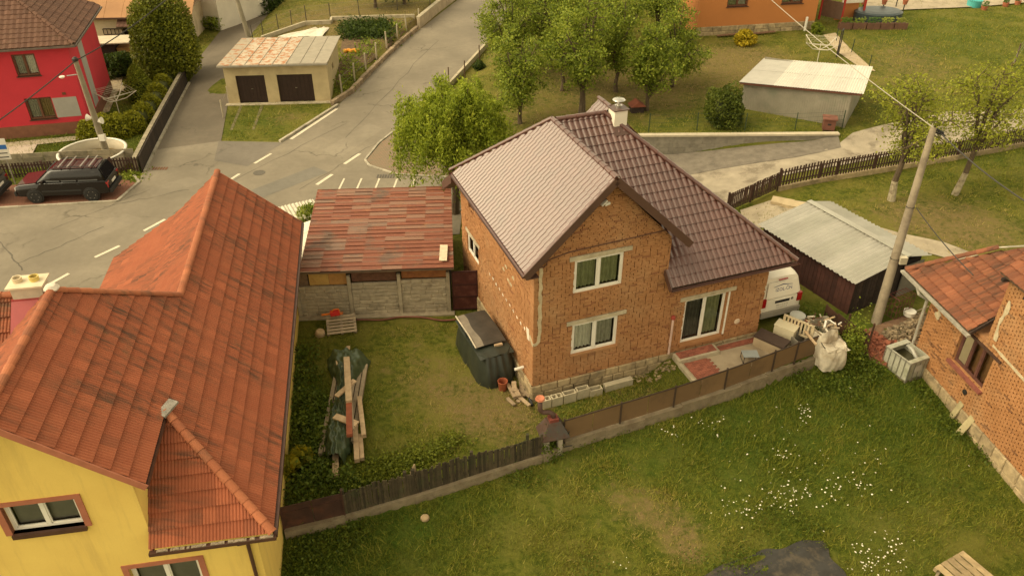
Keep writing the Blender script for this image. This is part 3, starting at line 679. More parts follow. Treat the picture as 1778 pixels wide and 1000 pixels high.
# plinth of squared stones
def plinth(par, o, u, nrm, u0, u1, z0, z1, rows, L, mt, proud=.03, nm='plinth_stone', skip=()):
    o, u, nrm = Vector(o), Vector(u), Vector(nrm); h = (z1-z0)/rows
    for j in range(rows):
        x = u0 - random.random()*L*.5
        while x < u1:
            l = L*random.uniform(.7, 1.3); a, b = max(x, u0), min(x+l, u1) - .02; x += l
            if b - a < .1 or any(p < (a+b)/2 < q for p, q in skip): continue
            d = proud + random.uniform(-.012, .012); zz0, zz1 = z0+h*j+.012, z0+h*(j+1)-.008
            P = lambda s, z, k: o + u*s + Vector((0,0,z)) + nrm*k
            mb = MB(); e = .025
            f4 = [P(a+e,zz0+e,d), P(b-e,zz0+e,d), P(b-e,zz1-e,d), P(a+e,zz1-e,d)]; m4 = [P(a,zz0,d-.03), P(b,zz0,d-.03), P(b,zz1,d-.03), P(a,zz1,d-.03)]; k4 = [P(a,zz0,-.1), P(b,zz0,-.1), P(b,zz1,-.1), P(a,zz1,-.1)]
            f4 = [p + Vector((random.uniform(-.01,.01), random.uniform(-.01,.01), random.uniform(-.01,.01))) for p in f4]
            mb.add(f4+m4+k4, [(0,1,2,3)] + [(i, (i+1)%4, 4+(i+1)%4, 4+i) for i in range(4)] + [(4+i, 4+(i+1)%4, 8+(i+1)%4, 8+i) for i in range(4)]); mb.obj(nm, mt, par)
plinth(bh, (0,.0,0), (1,0,0), (0,-1,0), -.03, 9.62, -.25, .72, 3, .62, STONE, .05)
plinth(bh, (0,.0,0), (0,1,0), (-1,0,0), 0, 8.3, -.25, .72, 3, .62, STONE, .05)
# chimney
ch = MB(); ch.box((4.79,4.2,8.0),(5.31,4.72,9.02)); cho = ch.obj('chimney', mat('white_render', (.72,.66,.55), .85, .06, 2, .2, 60), bh)
fl = MB(); fl.box((4.75,4.16,7.9),(5.35,4.76,8.34)); fl.prism([(4.7,3.95,8.14),(5.4,3.95,8.14),(5.4,4.25,8.42),(4.7,4.25,8.42)], (0,-.02,.035)); fl.obj('chimney_flashing', TRIM, cho)
cc_ = MB(); cc_.box((4.73,4.14,9.02),(5.37,4.78,9.055)); cc_.obj('chimney_cap', TRIM, cho)
INOX = mat('stainless_steel', (.62,.6,.56), .22, .05, 3, 0, metal=1)
co = MB(); co.lathe([(.11,0),(.11,.06),(.14,.07),(.14,.1),(.07,.12),(.07,.22),(.09,.24),(.22,.27),(.24,.3),(.2,.34),(.0,.36)], (5.05,4.46,9.05), 20); coo = co.obj('cowl', INOX, cho); smooth_angle(coo, 50)
# ================================================================== YELLOW HOUSE (left foreground)
YO = Vector((-6.04, 13.62, 0)); YH = R(9.78); TY = .8724; LY = 1.3271
def claymat(name, c, c2, dark, rot, stain=.7, moss=(.1,.075,.04)):
    m = bpy.data.materials.new(name); g = NG(m); MATS[name] = m
    r = g.rnd(); col = g.mix(r, c, c2)
    r2 = g.math('FRACT', g.math('MULTIPLY', r, 17.3)); col = g.mix(g.ramp(r2, .9, .95, 0, .6), col, tuple(x*1.25 for x in c2)); col = g.mix(g.ramp(r2, .1, .0, 0, .3), col, dark)
    st = g.noise(1.0, 6, .7, stretch=((.45,5.5,1), (0,0,-rot))); big = g.noise(.33, 3, .6)
    col = g.mix(g.math('MULTIPLY', g.ramp(st, .47, .66, 0, stain), g.ramp(big, .38, .56)), col, dark)
    col = g.mix(g.ramp(g.noise(12, 5, .75), .5, .75, 0, .5), col, tuple(x*.7 for x in c))
    col = g.mix(g.ramp(g.noise(35, 3, .7), .68, .74, 0, .6), col, (.42,.33,.24))
    col = g.mix(g.math('MULTIPLY', g.ramp(g.noise(2.4, 5, .7), .55, .75, 0, .6), g.ramp(big, .35, .6)), col, moss)
    g.color(col); g.p.inputs['Roughness'].default_value = .82; g.p.inputs['Specular IOR Level'].default_value = .3
    g.bump(g.noise(40, 4, .7), .35, .01); return m
CLAY = claymat('red_clay_tile', (.285,.083,.039), (.315,.096,.045), (.065,.04,.026), YH, .9)
CLAY_CAP = claymat('clay_ridge', (.3,.095,.045), (.36,.125,.058), (.08,.05,.035), YH, .5)
def yellowmat():
    m = bpy.data.materials.new('yellow_render'); g = NG(m); MATS['yellow_render'] = m
    col = g.mix(g.ramp(g.noise(.7, 5, .6), .3, .7), (.72,.5,.125), (.8,.58,.15))
    col = g.mix(g.ramp(g.noise(1.0, 5, .7, stretch=((3.5,3.5,.35),(0,0,0))), .5, .74, 0, .5), col, (.5,.34,.1)); col = g.mix(g.ramp(g.noise(70, 3, .7), .4, .7, 0, .22), col, (.5,.33,.07))
    g.color(col); g.p.inputs['Roughness'].default_value = .93; g.bump(g.noise(110, 3, .7), .5, .006); return m
YEL = yellowmat()
TERRA = mat('terracotta_trim', (.36,.13,.075), .85, .1, 4, .2)
BRN = mat('brown_gutter', (.075,.035,.024), .5, .2, 4, .1)
yh = thing('yellow_house', YO, 'yellow rendered house with red clay tile roof in the left foreground', 'house', YH)
ct = wave_tile(.33, .42, .026, 4, .05, 12, 1.07, .6)
v = lambda b: b*LY
Eo, Eu, Ev = (0,0,3.6), (0,1,0), (-1,0,TY)
lay_tiles(yh, Eo, Eu, Ev, [(7.5,0),(16.36,0),(16.36,v(2.87)),(7.5,v(2.87))], ct, .33, .42, CLAY, 20)
lay_tiles(yh, Eo, Eu, Ev, [(2.5,0),(7.5,0),(7.5,v(2.87)),(5.03,v(5.25)),(2.5,v(5.25))], ct, .33, .42, CLAY, 160)
lay_tiles(yh, Eo, Eu, Ev, [(0,0),(2.5,0),(2.5,v(2.53))], ct, .33, .42, CLAY, 20)
lay_tiles(yh, Eo, Eu, Ev, [(0,v(2.53)),(2.5,v(2.53)),(2.5,v(5.25)),(0,v(5.25))], ct, .33, .42, CLAY, 60)
lay_tiles(yh, (0,0,3.6), (1,0,0), (0,1,TY), [(-2.95,0),(0,0),(-2.5,v(2.5)),(-2.95,v(2.5))], ct, .33, .42, CLAY, 40)
l1, l2 = math.hypot(1.79,1.59), math.hypot(2.94,1.88)
lay_tiles(yh, (-4.66,0,4.51), (0,-1,0), (1.79,0,1.59), [(-16.36,0),(-5.5,0),(-5.5,l1),(-16.36,l1)], ct, .33, .42, CLAY, 0)
lay_tiles(yh, (-7.6,0,2.63), (0,-1,0), (2.94,0,1.88), [(-16.36,0),(-7,0),(-7,l2),(-16.36,l2)], ct, .33, .42, CLAY, 0)
lay_tiles(yh, (-8.25,0,5.563), (0,-1,0), (1,0,TY), [(0,0),(-3.04,0),(-5.6,3.397),(-5.25,3.98),(0,3.98)], ct, .33, .42, CLAY, 0)
lay_tiles(yh, (0,2,4.66), (1,0,0), (0,1,TY), [(-12,0),(-9.29,0),(-5.69,3.6*LY),(-12,3.6*LY)], ct, .33, .42, CLAY, 0)
ns = MB(); ns.prism([(-5.25,5.03,8.1),(-2.87,7.5,6.0),(-7.8,7.6,6.0)], (0,0,-.06)); ns.obj('north_hip_roof', CLAY, yh)
ns = MB(); ns.prism([(-5.7,5.6,7.78),(-12,5.6,7.78),(-12,9,4.8),(-8.6,9,4.8)], (0,0,-.06)); ns.obj('rear_roof', CLAY, yh)
for p, q in (((-2.87,16.4,6.12),(-2.87,7.45,6.12)), ((-2.87,7.5,6.12),(-5.25,5.03,8.2)), ((-5.25,5.1,8.2),(-5.25,-.02,8.2)), ((0.02,-.02,3.63),(-2.5,2.5,5.83)), ((-6.4,5.6,7.83),(-12,5.6,7.83))):
    ridge_caps(yh, q if q[2] < p[2] else p, p if q[2] < p[2] else q, .11, CLAY_CAP, .36)
mc = MB(); mc.lathe([(.16,0),(.2,.06),(.12,.16),(.0,.19)], (-5.25,5.08,8.2), 10); mc.obj('mortar_cap', mat('pale_mortar', (.6,.53,.44), .95, .2, 8), yh)
mc = MB(); mc.beam((-2.58,2.3,5.86),(-2.3,2.75,5.95), .3, .06); mc.obj('lead_flashing', mat('lead_grey', (.22,.2,.17), .6, .3, 8), yh)
# walls
opS = [(-5.94,-4.3,4.36,5.3), (-3.76,-2.05,1.45,2.6)]
wy_ = MB()
wall_slab(wy_, (0,.35,0), (1,0,0), (0,-1,0), -9.5, -.5, -1.2, 3.4, .3, opS[1:])
wall_slab(wy_, (0,.35,0), (1,0,0), (0,-1,0), -6.3, -4.0, 3.4, 5.45, .3, opS[:1])
wy_.prism([(-4.0,.35,3.4),(-2.95,.35,3.4),(-2.95,.35,6.02),(-4.0,.35,6.94)], (0,.3,0)); wy_.prism([(-6.3,.35,3.4),(-9.5,.35,3.4),(-9.5,.35,4.3),(-6.3,.35,7.1)], (0,.3,0))
wy_.prism([(-4.0,.35,5.45),(-4.0,.35,6.94),(-5.25,.35,8.0),(-6.3,.35,7.1),(-6.3,.35,5.45)], (0,.3,0))
wy_.box((-3.25,.65,3.2),(-2.95,2.6,5.85)); wy_.box((-.8,.65,-1.0),(-.5,15.95,3.45)); wy_.prism([(-.5,15.9,-.3),(-.5,15.9,3.5),(-2.87,15.9,5.9),(-7.0,15.9,2.8),(-7.0,15.9,-.3)], (0,.3,0)); wy_.box((-7.3,8,-.3),(-7.0,15.9,2.6))
wo = wy_.obj('wall', YEL, yh)
WF = WHITE
for (a, b, c, d) in opS:
    w_ = window(yh, (0,.35,0), (1,0,0), (0,-1,0), a, b, c, d, WF, 2, .12, .075, curtain=None if c > 3 else None)
    tr = MB()
    for (x0, x1, z0, z1) in ((a-.15,b+.15,d,d+.13), (a-.15,a,c-.02,d), (b,b+.15,c-.02,d)): tr.box((x0,.32,z0),(x1,.46,z1))
    tr.obj('surround', TERRA, w_)
    tr = MB(); tr.box((a-.02,.27,c-.13),(b+.02,.47,c)); tr.obj('sill', BRN, w_)
    bl = MB(); bl.box((a+.1,.62,c+.05),(b-.1,.64,d-.05)); bl.obj('blind', mat('blind_grey', (.3,.28,.23), .8, .1, 3, 0), w_)
# gutters, verge boards, downpipe
for nm, p, q, wd, hh, mt in (('gutter',(.07,-.05,3.53),(.07,16.36,3.53),.11,.1,BRN), ('gutter',(-2.95,-.08,3.52),(.1,-.08,3.52),.12,.1,BRN), ('verge_board',(-2.5,-.03,5.72),(-5.3,-.03,8.16),.04,.16,TERRA), ('eaves_board',(-2.5,0,5.72),(-2.5,2.5,5.72),.05,.12,BRN), ('verge_board',(.02,16.4,3.53),(-2.87,16.4,6.05),.04,.16,TERRA), ('verge_board',(-2.9,-.02,3.55),(-2.9,.3,3.55),.06,.2,TERRA)):
    k = MB(); k.beam(p, q, wd, hh); k.obj(nm, mt, yh)
lf = MB()
for i in range(60):
    x = random.uniform(-2.9, 0); lf.box((x,-.12,3.56),(x+random.uniform(.03,.12),-.04,3.585+random.uniform(0,.02)))
lfo = lf.obj('gutter_debris', mat('leaf_litter', (.3,.24,.17), .95, .4, 20), yh); lfo['kind'] = 'stuff'
dp = MB(); dp.tube([(-.85,-.08,3.45),(-.8,.1,3.25),(-.72,.27,3.05),(-.72,.27,-.8)], .05, 10); dp.obj('downpipe', BRN, yh)
# chimney
yc = MB(); yc.box((-6.45,5.45,6.3),(-5.68,5.95,8.12)); yco = yc.obj('chimney', mat('chimney_render', (.52,.46,.35), .9, .15, 4, .4, 40), yh)
k = MB(); k.box((-6.53,5.37,8.12),(-5.6,6.03,8.17)); k.obj('chimney_slab', mat('chimney_slab', (.62,.53,.38), .85, .1, 4), yco)
for x, m_ in ((-6.3, mat('flue_pale', (.55,.45,.3), .8)), (-5.88, mat('flue_yellow', (.62,.47,.14), .8))):
    k = MB(); k.lathe([(.12,0),(.125,.13),(.1,.13),(.095,.02)], (x,5.72,8.17), 18); k.obj('flue', m_, yco)
    k = MB(); k.lathe([(.094,.03),(.0,.031)], (x,5.72,8.17), 14); k.obj('flue_bore', mat('flue_black', (.012,.01,.01), .9, 0, bump=0), yco)  # near-black disc closing the pot just above its base
REDF = mat('red_flashing', (.3,.04,.04), .5, .1, 3, 0, spec=.5)
k = MB(); k.box((-6.5,5.4,6.9),(-5.63,6.0,7.78)); k.prism([(-6.5,4.75,7.12),(-5.75,4.75,7.12),(-5.75,5.42,7.72),(-6.5,5.42,7.72)], (0,-.02,.03)); k.obj('chimney_flashing', REDF, yco)
k = MB(); k.beam((-5.75,5.5,7.74),(-8.3,2.95,5.5), .3, .03); k.obj('valley_flashing', REDF, yh)
# ================================================================== SHEDS, GARAGE AND OTHER HOUSES
def corr(P00, P10, P01, P11, pitch, amp, seg=4, th=.006):
    """corrugated sheet between four corners; ribs run from P0x to P1x"""
    P00, P10, P01, P11 = map(Vector, (P00, P10, P01, P11)); L = (P01-P00).length; n = max(2, int(round(L/pitch)))*seg
    nr = (P01-P00).cross(P10-P00).normalized()
    if nr.z < 0: nr = -nr
    mb = MB(); vs_ = []
    for i in range(n+1):
        t = i/n; h = nr*(amp*math.sin(2*math.pi*i/seg)); vs_ += [P00.lerp(P01, t)+h, P10.lerp(P11, t)+h]
    mb.add(vs_, [(2*i, 2*i+2, 2*i+3, 2*i+1) for i in range(n)]); return mb
def roof_sheets(par, P00, P10, P01, P11, k, pitch, amp, mt, nm='roof_sheet', lapz=.006):
    P00, P10, P01, P11 = map(Vector, (P00, P10, P01, P11))
    for i in range(k):
        a, b = i/k, (i+1)/k + (.02 if i < k-1 else 0); dz = Vector((0,0,lapz*(i % 2)))
        corr(P00.lerp(P01,a)+dz, P10.lerp(P11,a)+dz, P00.lerp(P01,b)+dz, P10.lerp(P11,b)+dz, pitch, amp).obj(nm, mt[i % len(mt)] if isinstance(mt, list) else mt, par, fix=False)
WOODD = mat('dark_stained_wood', (.035,.022,.017), .8, .35, 6, .4, 30, piece=.35)
# ---- rusty shed behind the concrete panel fence
SO = Vector((-8.94, 28.0, 0)); SH = R(3.49)
rs = thing('rusty_shed', SO, 'low shed with a flat roof of rusty red metal sheets beside the brick house', 'shed', SH)
def rustroof():
    m = bpy.data.materials.new('rusty_sheet'); g = NG(m); MATS['rusty_sheet'] = m
    r = g.rnd(); col = g.mix(r, (.2,.066,.038), (.225,.076,.044)); r2 = g.math('FRACT', g.math('MULTIPLY', r, 11.1))
    col = g.mix(g.ramp(r2, .82, .86, 0, .7), col, (.25,.15,.105)); col = g.mix(g.ramp(r2, .1, .06, 0, .7), col, (.2,.15,.115)); col = g.mix(g.ramp(g.noise(.6, 4), .56, .66), col, (.12,.075,.055))
    col = g.mix(g.ramp(g.noise(3.5, 5, .7, stretch=((1,3,1),(0,0,-SH))), .56, .68, 0, .8), col, (.36,.15,.06))
    col = g.mix(g.ramp(g.noise(4.2, 5, .75), .7, .735), col, (.5,.4,.32)); col = g.mix(g.ramp(g.noise(14, 4, .7), .5, .75, 0, .5), col, (.09,.035,.022))
    g.color(col); g.p.inputs['Roughness'].default_value = .75; g.bump(g.noise(30, 4), .3, .01); return m
def wornedge():
    m = bpy.data.materials.new('worn_sheet_edge'); g = NG(m); MATS['worn_sheet_edge'] = m
    r2 = g.math('FRACT', g.math('MULTIPLY', g.rnd(), 7.7)); col = g.mix(g.ramp(r2, .6, .62), (.1,.035,.02), (.55,.43,.36)); g.color(col); g.p.inputs['Roughness'].default_value = .7; return m
st_ = MB(); W_, H_ = .83, .3
prof = [(0,.035),(.04,.045),(.07,.03),(.1,.016),(.16,.013),(.18,.022),(.2,.013),(.33,0)]
vs_ = [(x, y, z) for y, z in prof for x in (0, W_+.02)] + [(0,0,.008),(W_+.02,0,.008)]
st_.add(vs_, [(2*i, 2*i+1, 2*i+3, 2*i+2) for i in range(len(prof)-1)]); st_.mi = 1; k_ = 2*len(prof); st_.f += [(k_, k_+1, 1, 0)]; st_.m += [1]; st_.r += [0.]
slen = math.hypot(6.6, .4)
lay_tiles(rs, (0,-.35,2.42), (1,0,0), (0,6.6,.4), [(.3,0),(6.55,0),(6.45,slen),(.2,slen)], st_, W_, H_, [rustroof(), wornedge()], 300, name='roof_sheet', jitter=.01, ustart=.3)
for nm, a, b in (('rear_wall',(.45,6.0,0),(6.3,6.1,2.7)), ('side_wall',(.45,.3,0),(.55,6.0,2.4)), ('side_wall',(6.25,.15,0),(6.35,6.0,2.4))):
    k = MB(); k.box(a, b); k.obj(nm, WOODD, rs)
for i, (b0, b1, z0, z1, mt) in enumerate(((.55,1.35,1.5,2.22,mat('plywood', (.5,.32,.1), .8, .15, 4, .2, c2=(.38,.22,.07), c2scale=2)), (1.36,2.08,1.5,2.24,mat('plywood_brown', (.42,.22,.07), .8, .15, 4, .2)), (2.3,4.15,1.62,2.06,mat('old_boards', (.13,.06,.035), .85, .3, 6, .4)), (2.3,4.15,2.07,2.26,mat('pale_board', (.36,.25,.13), .85, .2, 5)), (4.36,6.22,1.7,2.3,mat('rust_panel', (.3,.12,.04), .8, .25, 3, .3, c2=(.2,.07,.03), c2scale=2)), (.0,.5,.9,2.0,mat('grey_boards', (.17,.11,.07), .9, .3, 6)))):
    k = MB(); k.box((b0,.12,z0),(b1,.16,z1)); k.obj('board_panel', mt, rs)
k = MB(); k.beam((.3,-.3,2.38),(6.55,-.3,2.38), .06, .09); k.obj('eaves_beam', mat('rust_dark', (.06,.03,.02), .8), rs)
cf = thing('concrete_fence', SO, 'grey concrete panel fence with stone pattern in front of the rusty shed', 'fence', SH)
CPAN = mat('fence_concrete', (.33,.28,.2), .92, .2, 4, .6, 25, c2=(.2,.165,.115), c2amt=(.55,.75), c2scale=1.5, piece=.12)
for b in (.02, 2.19, 4.25, 6.28):
    k = MB(); k.box((b-.07,-.08,-.2),(b+.07,.06,2.02 if b > 1 else 1.55)); k.obj('post', CPAN, cf)
for b0, b1, zt in ((.09,2.12,1.5),(2.26,4.18,1.6),(4.32,6.21,1.68)):
    k = MB(); k.box((b0,.0,-.1),(b1,.05,zt)); k.obj('panel', CPAN, cf); plinth(cf, (0,0,0), (1,0,0), (0,-1,0), b0, b1, .03, zt, 9, .5, CPAN, .022, 'panel_stone')
k = MB(); k.box((-.1,-.3,-.2),(6.5,-.02,.06)); k.obj('footing', CPAN, cf)
hs_ = MB(); hs_.tube([SO + Vector((x, -.25 + .12*math.sin(x*1.7) + .02*math.sin(x*5), .09 + .02*math.sin(x*3))) for x in np.arange(1.9, 6.6, .12)], .035, 6)
tag(hs_.obj('garden_hose', mat('maroon_hose', (.16,.05,.035), .7), smooth=True), 'maroon hose lying along the foot of the concrete fence', 'hose')
gt = thing('metal_gate', SO + Vector((6.42, .42, 0)), 'dark red sheet metal gate between the concrete fence and the brick house', 'gate', SH)
MAROON = mat('maroon_metal', (.07,.018,.014), .6, .25, 3, .1, c2=(.11,.04,.03), c2scale=3)
for z0, z1 in ((.12,.72),(.76,1.32),(1.36,1.95)):
    k = MB(); k.box((.03,0,z0),(1.05,.03,z1)); k.obj('gate_panel', MAROON, gt)
for a, b in (((0,-.02,.05),(.05,.05,2.0)), ((1.03,-.02,.05),(1.08,.05,2.0)), ((0,-.025,.7),(1.08,.04,.77)), ((0,-.025,1.3),(1.08,.04,1.37)), ((0,-.025,1.94),(1.08,.04,2.0)), ((0,-.025,.08),(1.08,.04,.14))):
    k = MB(); k.box(a, b); k.obj('gate_bar', mat('gate_bar', (.045,.012,.01), .6), gt)
pk = MB(); pk.box((0,0,0),(.32,1.15,.025)); pko = pk.obj('loose_plank', mat('bleached_plank', (.6,.52,.38), .85, .15, 5, .3)); pko.location = SO + Vector((5.95,.35,2.56)); pko.rotation_euler = (R(3.5),0,R(2)); tag(pko, 'pale wooden plank lying on the right end of the rusty roof', 'plank')
# pale corrugated lean-to between the yellow house and the shed
lt = thing('lean_to', G(520,372,0), 'pale corrugated lean-to roof squeezed between the yellow house and the rusty shed', 'shed', R(30))
PALE = mat('pale_sheet', (.55,.5,.4), .6, .12, 3, .1, c2=(.38,.33,.25), c2scale=3, spec=.5)
lt.location = G(518,365,1.7) - Vector((0,0,1.7))
roof_sheets(lt, (-1.2,-.9,1.65), (-1.2,.5,1.85), (.9,-.9,1.65), (.9,.5,1.85), 3, .17, .022, PALE)
for a, b in (((-1.1,-.8,0),(-1.02,-.72,1.62)), ((.8,-.8,0),(.88,-.72,1.62)), ((-1.1,.4,0),(-1.02,.48,1.8)), ((.8,.4,0),(.88,.48,1.8))):
    k = MB(); k.box(a, b); k.obj('post', WOODD, lt)
ws = MB(); wst = thing('white_sheet_roof', SO + Vector((-.35, 2.6, 0)), 'narrow white corrugated roof strip along the left side of the rusty shed', 'roof', SH)
roof_sheets(wst, (-.15,-2.2,1.9), (.45,-2.2,2.1), (-.15,2.2,1.9), (.45,2.2,2.1), 4, .2, .02, mat('white_sheet', (.68,.63,.52), .55, .1, 3, .1, spec=.5))
for y in (-2,0,2): k = MB(); k.box((.3,y,0),(.38,y+.08,2.02)); k.obj('post', WOODD, wst)
# ---- double garage
GO = Vector((-19.17, 52.83, 0)); GH = R(4.58)
ga = thing('double_garage', GO, 'cream double garage with two dark doors and a patchy sheet metal roof', 'garage', GH)
CREAM = mat('cream_render', (.46,.37,.215), .92, .12, 1.5, .3, 60, c2=(.36,.28,.16), c2scale=.8, c2amt=(.5,.75))
k = MB(); opg = [(.7,2.6,-.1,1.93),(3.4,5.75,-.1,1.93)]
wall_slab(k, (0,0,0), (1,0,0), (0,-1,0), 0, 6.8, -.1, 2.55, .25, opg); wall_slab(k, (6.8,.25,0), (0,1,0), (1,0,0), 0, 6.2, -.1, 2.35, .25, [(2.2,2.9,1.3,1.75)]); k.box((0,.25,-.1),(.25,6.4,2.35)); k.box((.25,6.2,-.1),(6.55,6.4,2.3)); k.obj('wall', CREAM, ga)
GD = mat('garage_door_brown', (.028,.013,.009), .6, .2, 5, .1)
for a, b, c, d in opg:
    dr_ = MB(); dr_.box((a,.14,0),(b,.19,d)); do = dr_.obj('garage_door', GD, ga)
    for i in range(1, 8): q = MB(); x = a + (b-a)*i/8; q.box((x-.012,.125,.02),(x+.012,.14,d-.02)); q.obj('door_rib', GD, do)
    q = MB(); q.box(((a+b)/2-.06,.1,.95),((a+b)/2+.06,.13,1.0)); q.obj('door_handle', mat('handle_steel', (.35,.33,.3), .4, metal=1, bump=0), do)
wb = MB(); wb.box((6.66,2.45,1.3),(6.72,3.15,1.75)); wb.obj('side_window', mat('pane_dark', (.06,.05,.04), .2, 0, bump=0), ga)
def sheetmat(nm, c, rust, amt, pale=None):
    return mat(nm, c, .6, .15, 2, .15, 20, c2=pale, c2amt=(.5,.6), c2scale=.7, c3=rust, c3amt=amt, c3scale=2.6, spec=.4) if pale else mat(nm, c, .6, .15, 2, .15, 20, c3=rust, c3amt=amt, c3scale=2.6, spec=.4)
gm = [sheetmat('grey_sheet', (.3,.26,.2), (.3,.17,.09), (.66,.72)), sheetmat('pale_rusty_sheet', (.45,.38,.29), (.36,.14,.05), (.5,.55)), sheetmat('mid_sheet', (.36,.3,.22), (.34,.14,.06), (.52,.58))]
ordr = [2,1,1,1,1,0,0,0]
for i in range(8):
    x0, x1 = -.25 + i*.897, -.25 + (i+1)*.897
    q = MB(); q.prism([(x0,-.4,2.75),(x1-.015,-.4,2.75),(x1+.13-.015,7.0,2.38),(x0+.13,7.0,2.38)], (0,0,.03)); so = q.obj('roof_sheet', gm[ordr[i]], ga)
    q = MB(); q.beam((x1-.01,-.4,2.79),(x1+.12,7.0,2.42), .025, .04); q.obj('seam', gm[0], so)
q = MB(); q.beam((-.27,-.46,2.7),(6.95,-.46,2.7), .1, .1); q.obj('gutter', mat('zinc_gutter', (.33,.3,.25), .45, .15, 4, 0, metal=.6), ga)
q = MB(); q.box((-.2,-.4,-.05),(6.9,0,.05)); q.obj('apron', CONC, ga)
# ---- red house
RO = G(161, 229, 0); RHD = R(13.74)
rh = thing('red_house', RO, 'bright red rendered house with brown hipped tile roof at the left edge', 'house', RHD)
RED = mat('red_render', (.5,.032,.048), .85, .06, 1, .25, 80)
fr_ = lambda u, v: fpt(RO, RHD, u, v, a=0)
u0, u1 = fr_(18,96), fr_(68,131); l0, l1 = fr_(41,172), fr_(101,205); g0_, g1_ = fr_(89,171), fr_(142,201)
opr = [(u0.x, u1.x+.1, u1.z, u0.z), (l0.x, l1.x-.05, l1.z, l0.z)]
k = MB(); wall_slab(k, (0,0,0), (1,0,0), (0,-1,0), -9, 0, .75, 5.6, .3, opr); k.box((-9,.3,.75),(-.3,7.8,5.6)); 
wall_slab(k, (0,0,0), (0,1,0), (1,0,0), .3, 7.8, .75, 5.6, .3, [(2.3,3.3,2.6,3.8)]); k.obj('wall', RED, rh)
k = MB(); k.box((-9.03,-.03,-.2),(.03,7.8,.75)); k.obj('plinth', mat('brown_plinth', (.2,.085,.05), .9, .15, 3), rh)
FRB = mat('brown_window_frame', (.13,.05,.025), .6, .2, 5)
cur2 = mat('cream_drape', (.45,.33,.15), .9, .1, 5, 0)
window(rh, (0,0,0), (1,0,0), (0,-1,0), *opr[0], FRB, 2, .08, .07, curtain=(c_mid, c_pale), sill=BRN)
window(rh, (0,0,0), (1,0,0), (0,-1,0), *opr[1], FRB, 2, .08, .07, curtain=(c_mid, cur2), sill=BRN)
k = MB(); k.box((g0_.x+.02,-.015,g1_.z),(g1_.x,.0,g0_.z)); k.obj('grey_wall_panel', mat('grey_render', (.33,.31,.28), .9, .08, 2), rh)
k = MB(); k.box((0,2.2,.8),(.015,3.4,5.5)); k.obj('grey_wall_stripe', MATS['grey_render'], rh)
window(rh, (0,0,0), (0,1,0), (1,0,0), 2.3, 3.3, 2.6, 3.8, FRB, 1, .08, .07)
k = MB(); k.box((-1.05,-.03,3.0-.5),(-.85,-.0,2.65)); k.obj('wall_vent', FRB, rh)
RTB = claymat('brown_roof_tile', (.1,.048,.032), (.135,.068,.045), (.05,.03,.02), RHD, .3)
rt = wave_tile(.33, .37, .03, 1, .03, 4)
sl_ = math.hypot(1, .62); 
lay_tiles(rh, (0,-.55,5.6), (1,0,0), (0,1,.62), [(-9.6,0),(.55,0),(-4.2,4.75*sl_),(-9.6,4.75*sl_)], rt, .33, .37, RTB, 60)
lay_tiles(rh, (.55,0,5.6), (0,1,0), (-1,0,.62), [(-.55,0),(8.4,0),(8.4,.5),(4.2,4.75*sl_)], rt, .33, .37, RTB, 0)
ridge_caps(rh, (.55,-.55,5.64), (-4.2,4.2,5.6+4.75*.62+.03), .12, RTB, .38)
for p, q_ in (((-9.6,-.6,5.52),(.6,-.6,5.52)), ((.6,-.6,5.52),(.6,8.4,5.52))):
    k = MB(); k.beam(p, q_, .1, .1); k.obj('gutter', mat('dark_gutter', (.12,.09,.075), .5), rh)
k = MB(); k.box((-9.5,-.5,5.44),(.5,8.3,5.48)); k.obj('soffit', mat('pale_soffit', (.5,.42,.33), .8), rh)
# ---- grey corrugated shed (right)
KO = Vector((13.82, 27.31, 0)); KH = R(28.4)
ks = thing('grey_roofed_shed', KO, 'dark wooden shed with a pale grey corrugated gable roof behind the utility pole', 'shed', KH)
ZINC = [mat('galvanised_sheet', (.4,.385,.33), .45, .1, 1.5, .1, 12, metal=.25, spec=.5, c2=(.38,.36,.31), c2scale=.8), mat('galvanised_sheet_b', (.43,.41,.36), .45, .1, 1.5, .1, 12, metal=.25, spec=.5)]
roof_sheets(ks, (2.9,-.1,2.62), (-.15,-.1,2.2), (2.9,5.5,2.62), (-.15,5.5,2.2), 6, .21, .036, ZINC)
roof_sheets(ks, (2.86,-.1,2.63), (4.4,-.1,2.25), (2.86,5.5,2.63), (4.4,5.5,2.25), 6, .21, .036, ZINC)
k = MB(); k.beam((2.88,-.1,2.66),(2.88,5.5,2.66), .3, .02); k.obj('ridge_strip', ZINC[0], ks)
def planks(par, o, u, nrm, u0, u1, z0, zt, wd, mt, nm='plank', th=.025):
    o, u, nrm = Vector(o), Vector(u), Vector(nrm); x = u0
    while x < u1 - .02:
        w2 = min(wd*random.uniform(.85, 1.15), u1-x); d = random.uniform(0, .012); zz = zt(x+w2/2) if callable(zt) else zt
        P = lambda s, z, k: o + u*s + Vector((0,0,z)) + nrm*k
        mb = MB(); a, b = x+.006, x+w2-.006
        mb.add([P(a,z0,d),P(b,z0,d),P(b,zz,d),P(a,zz,d),P(a,z0,d+th),P(b,z0,d+th),P(b,zz,d+th),P(a,zz,d+th)], [(0,3,2,1),(4,5,6,7),(0,1,5,4),(1,2,6,5),(2,3,7,6),(3,0,4,7)]); mb.obj(nm, mt, par); x += w2
MARW = mat('maroon_boards', (.055,.02,.015), .75, .3, 4, .3, 20, piece=.25)
planks(ks, (.2,0,0), (0,1,0), (-1,0,0), .1, 5.4, .2, 2.18, .2, MARW)
planks(ks, (0,.15,0), (1,0,0), (0,-1,0), .2, 3.0, .2, lambda x: 2.2+.14*x-.03, .18, WOODD)
k = MB(); k.box((.25,.2,.2),(4.2,5.35,2.15)); k.obj('inner_wall', mat('shed_inside', (.02,.014,.012), .9, 0, bump=0), ks)
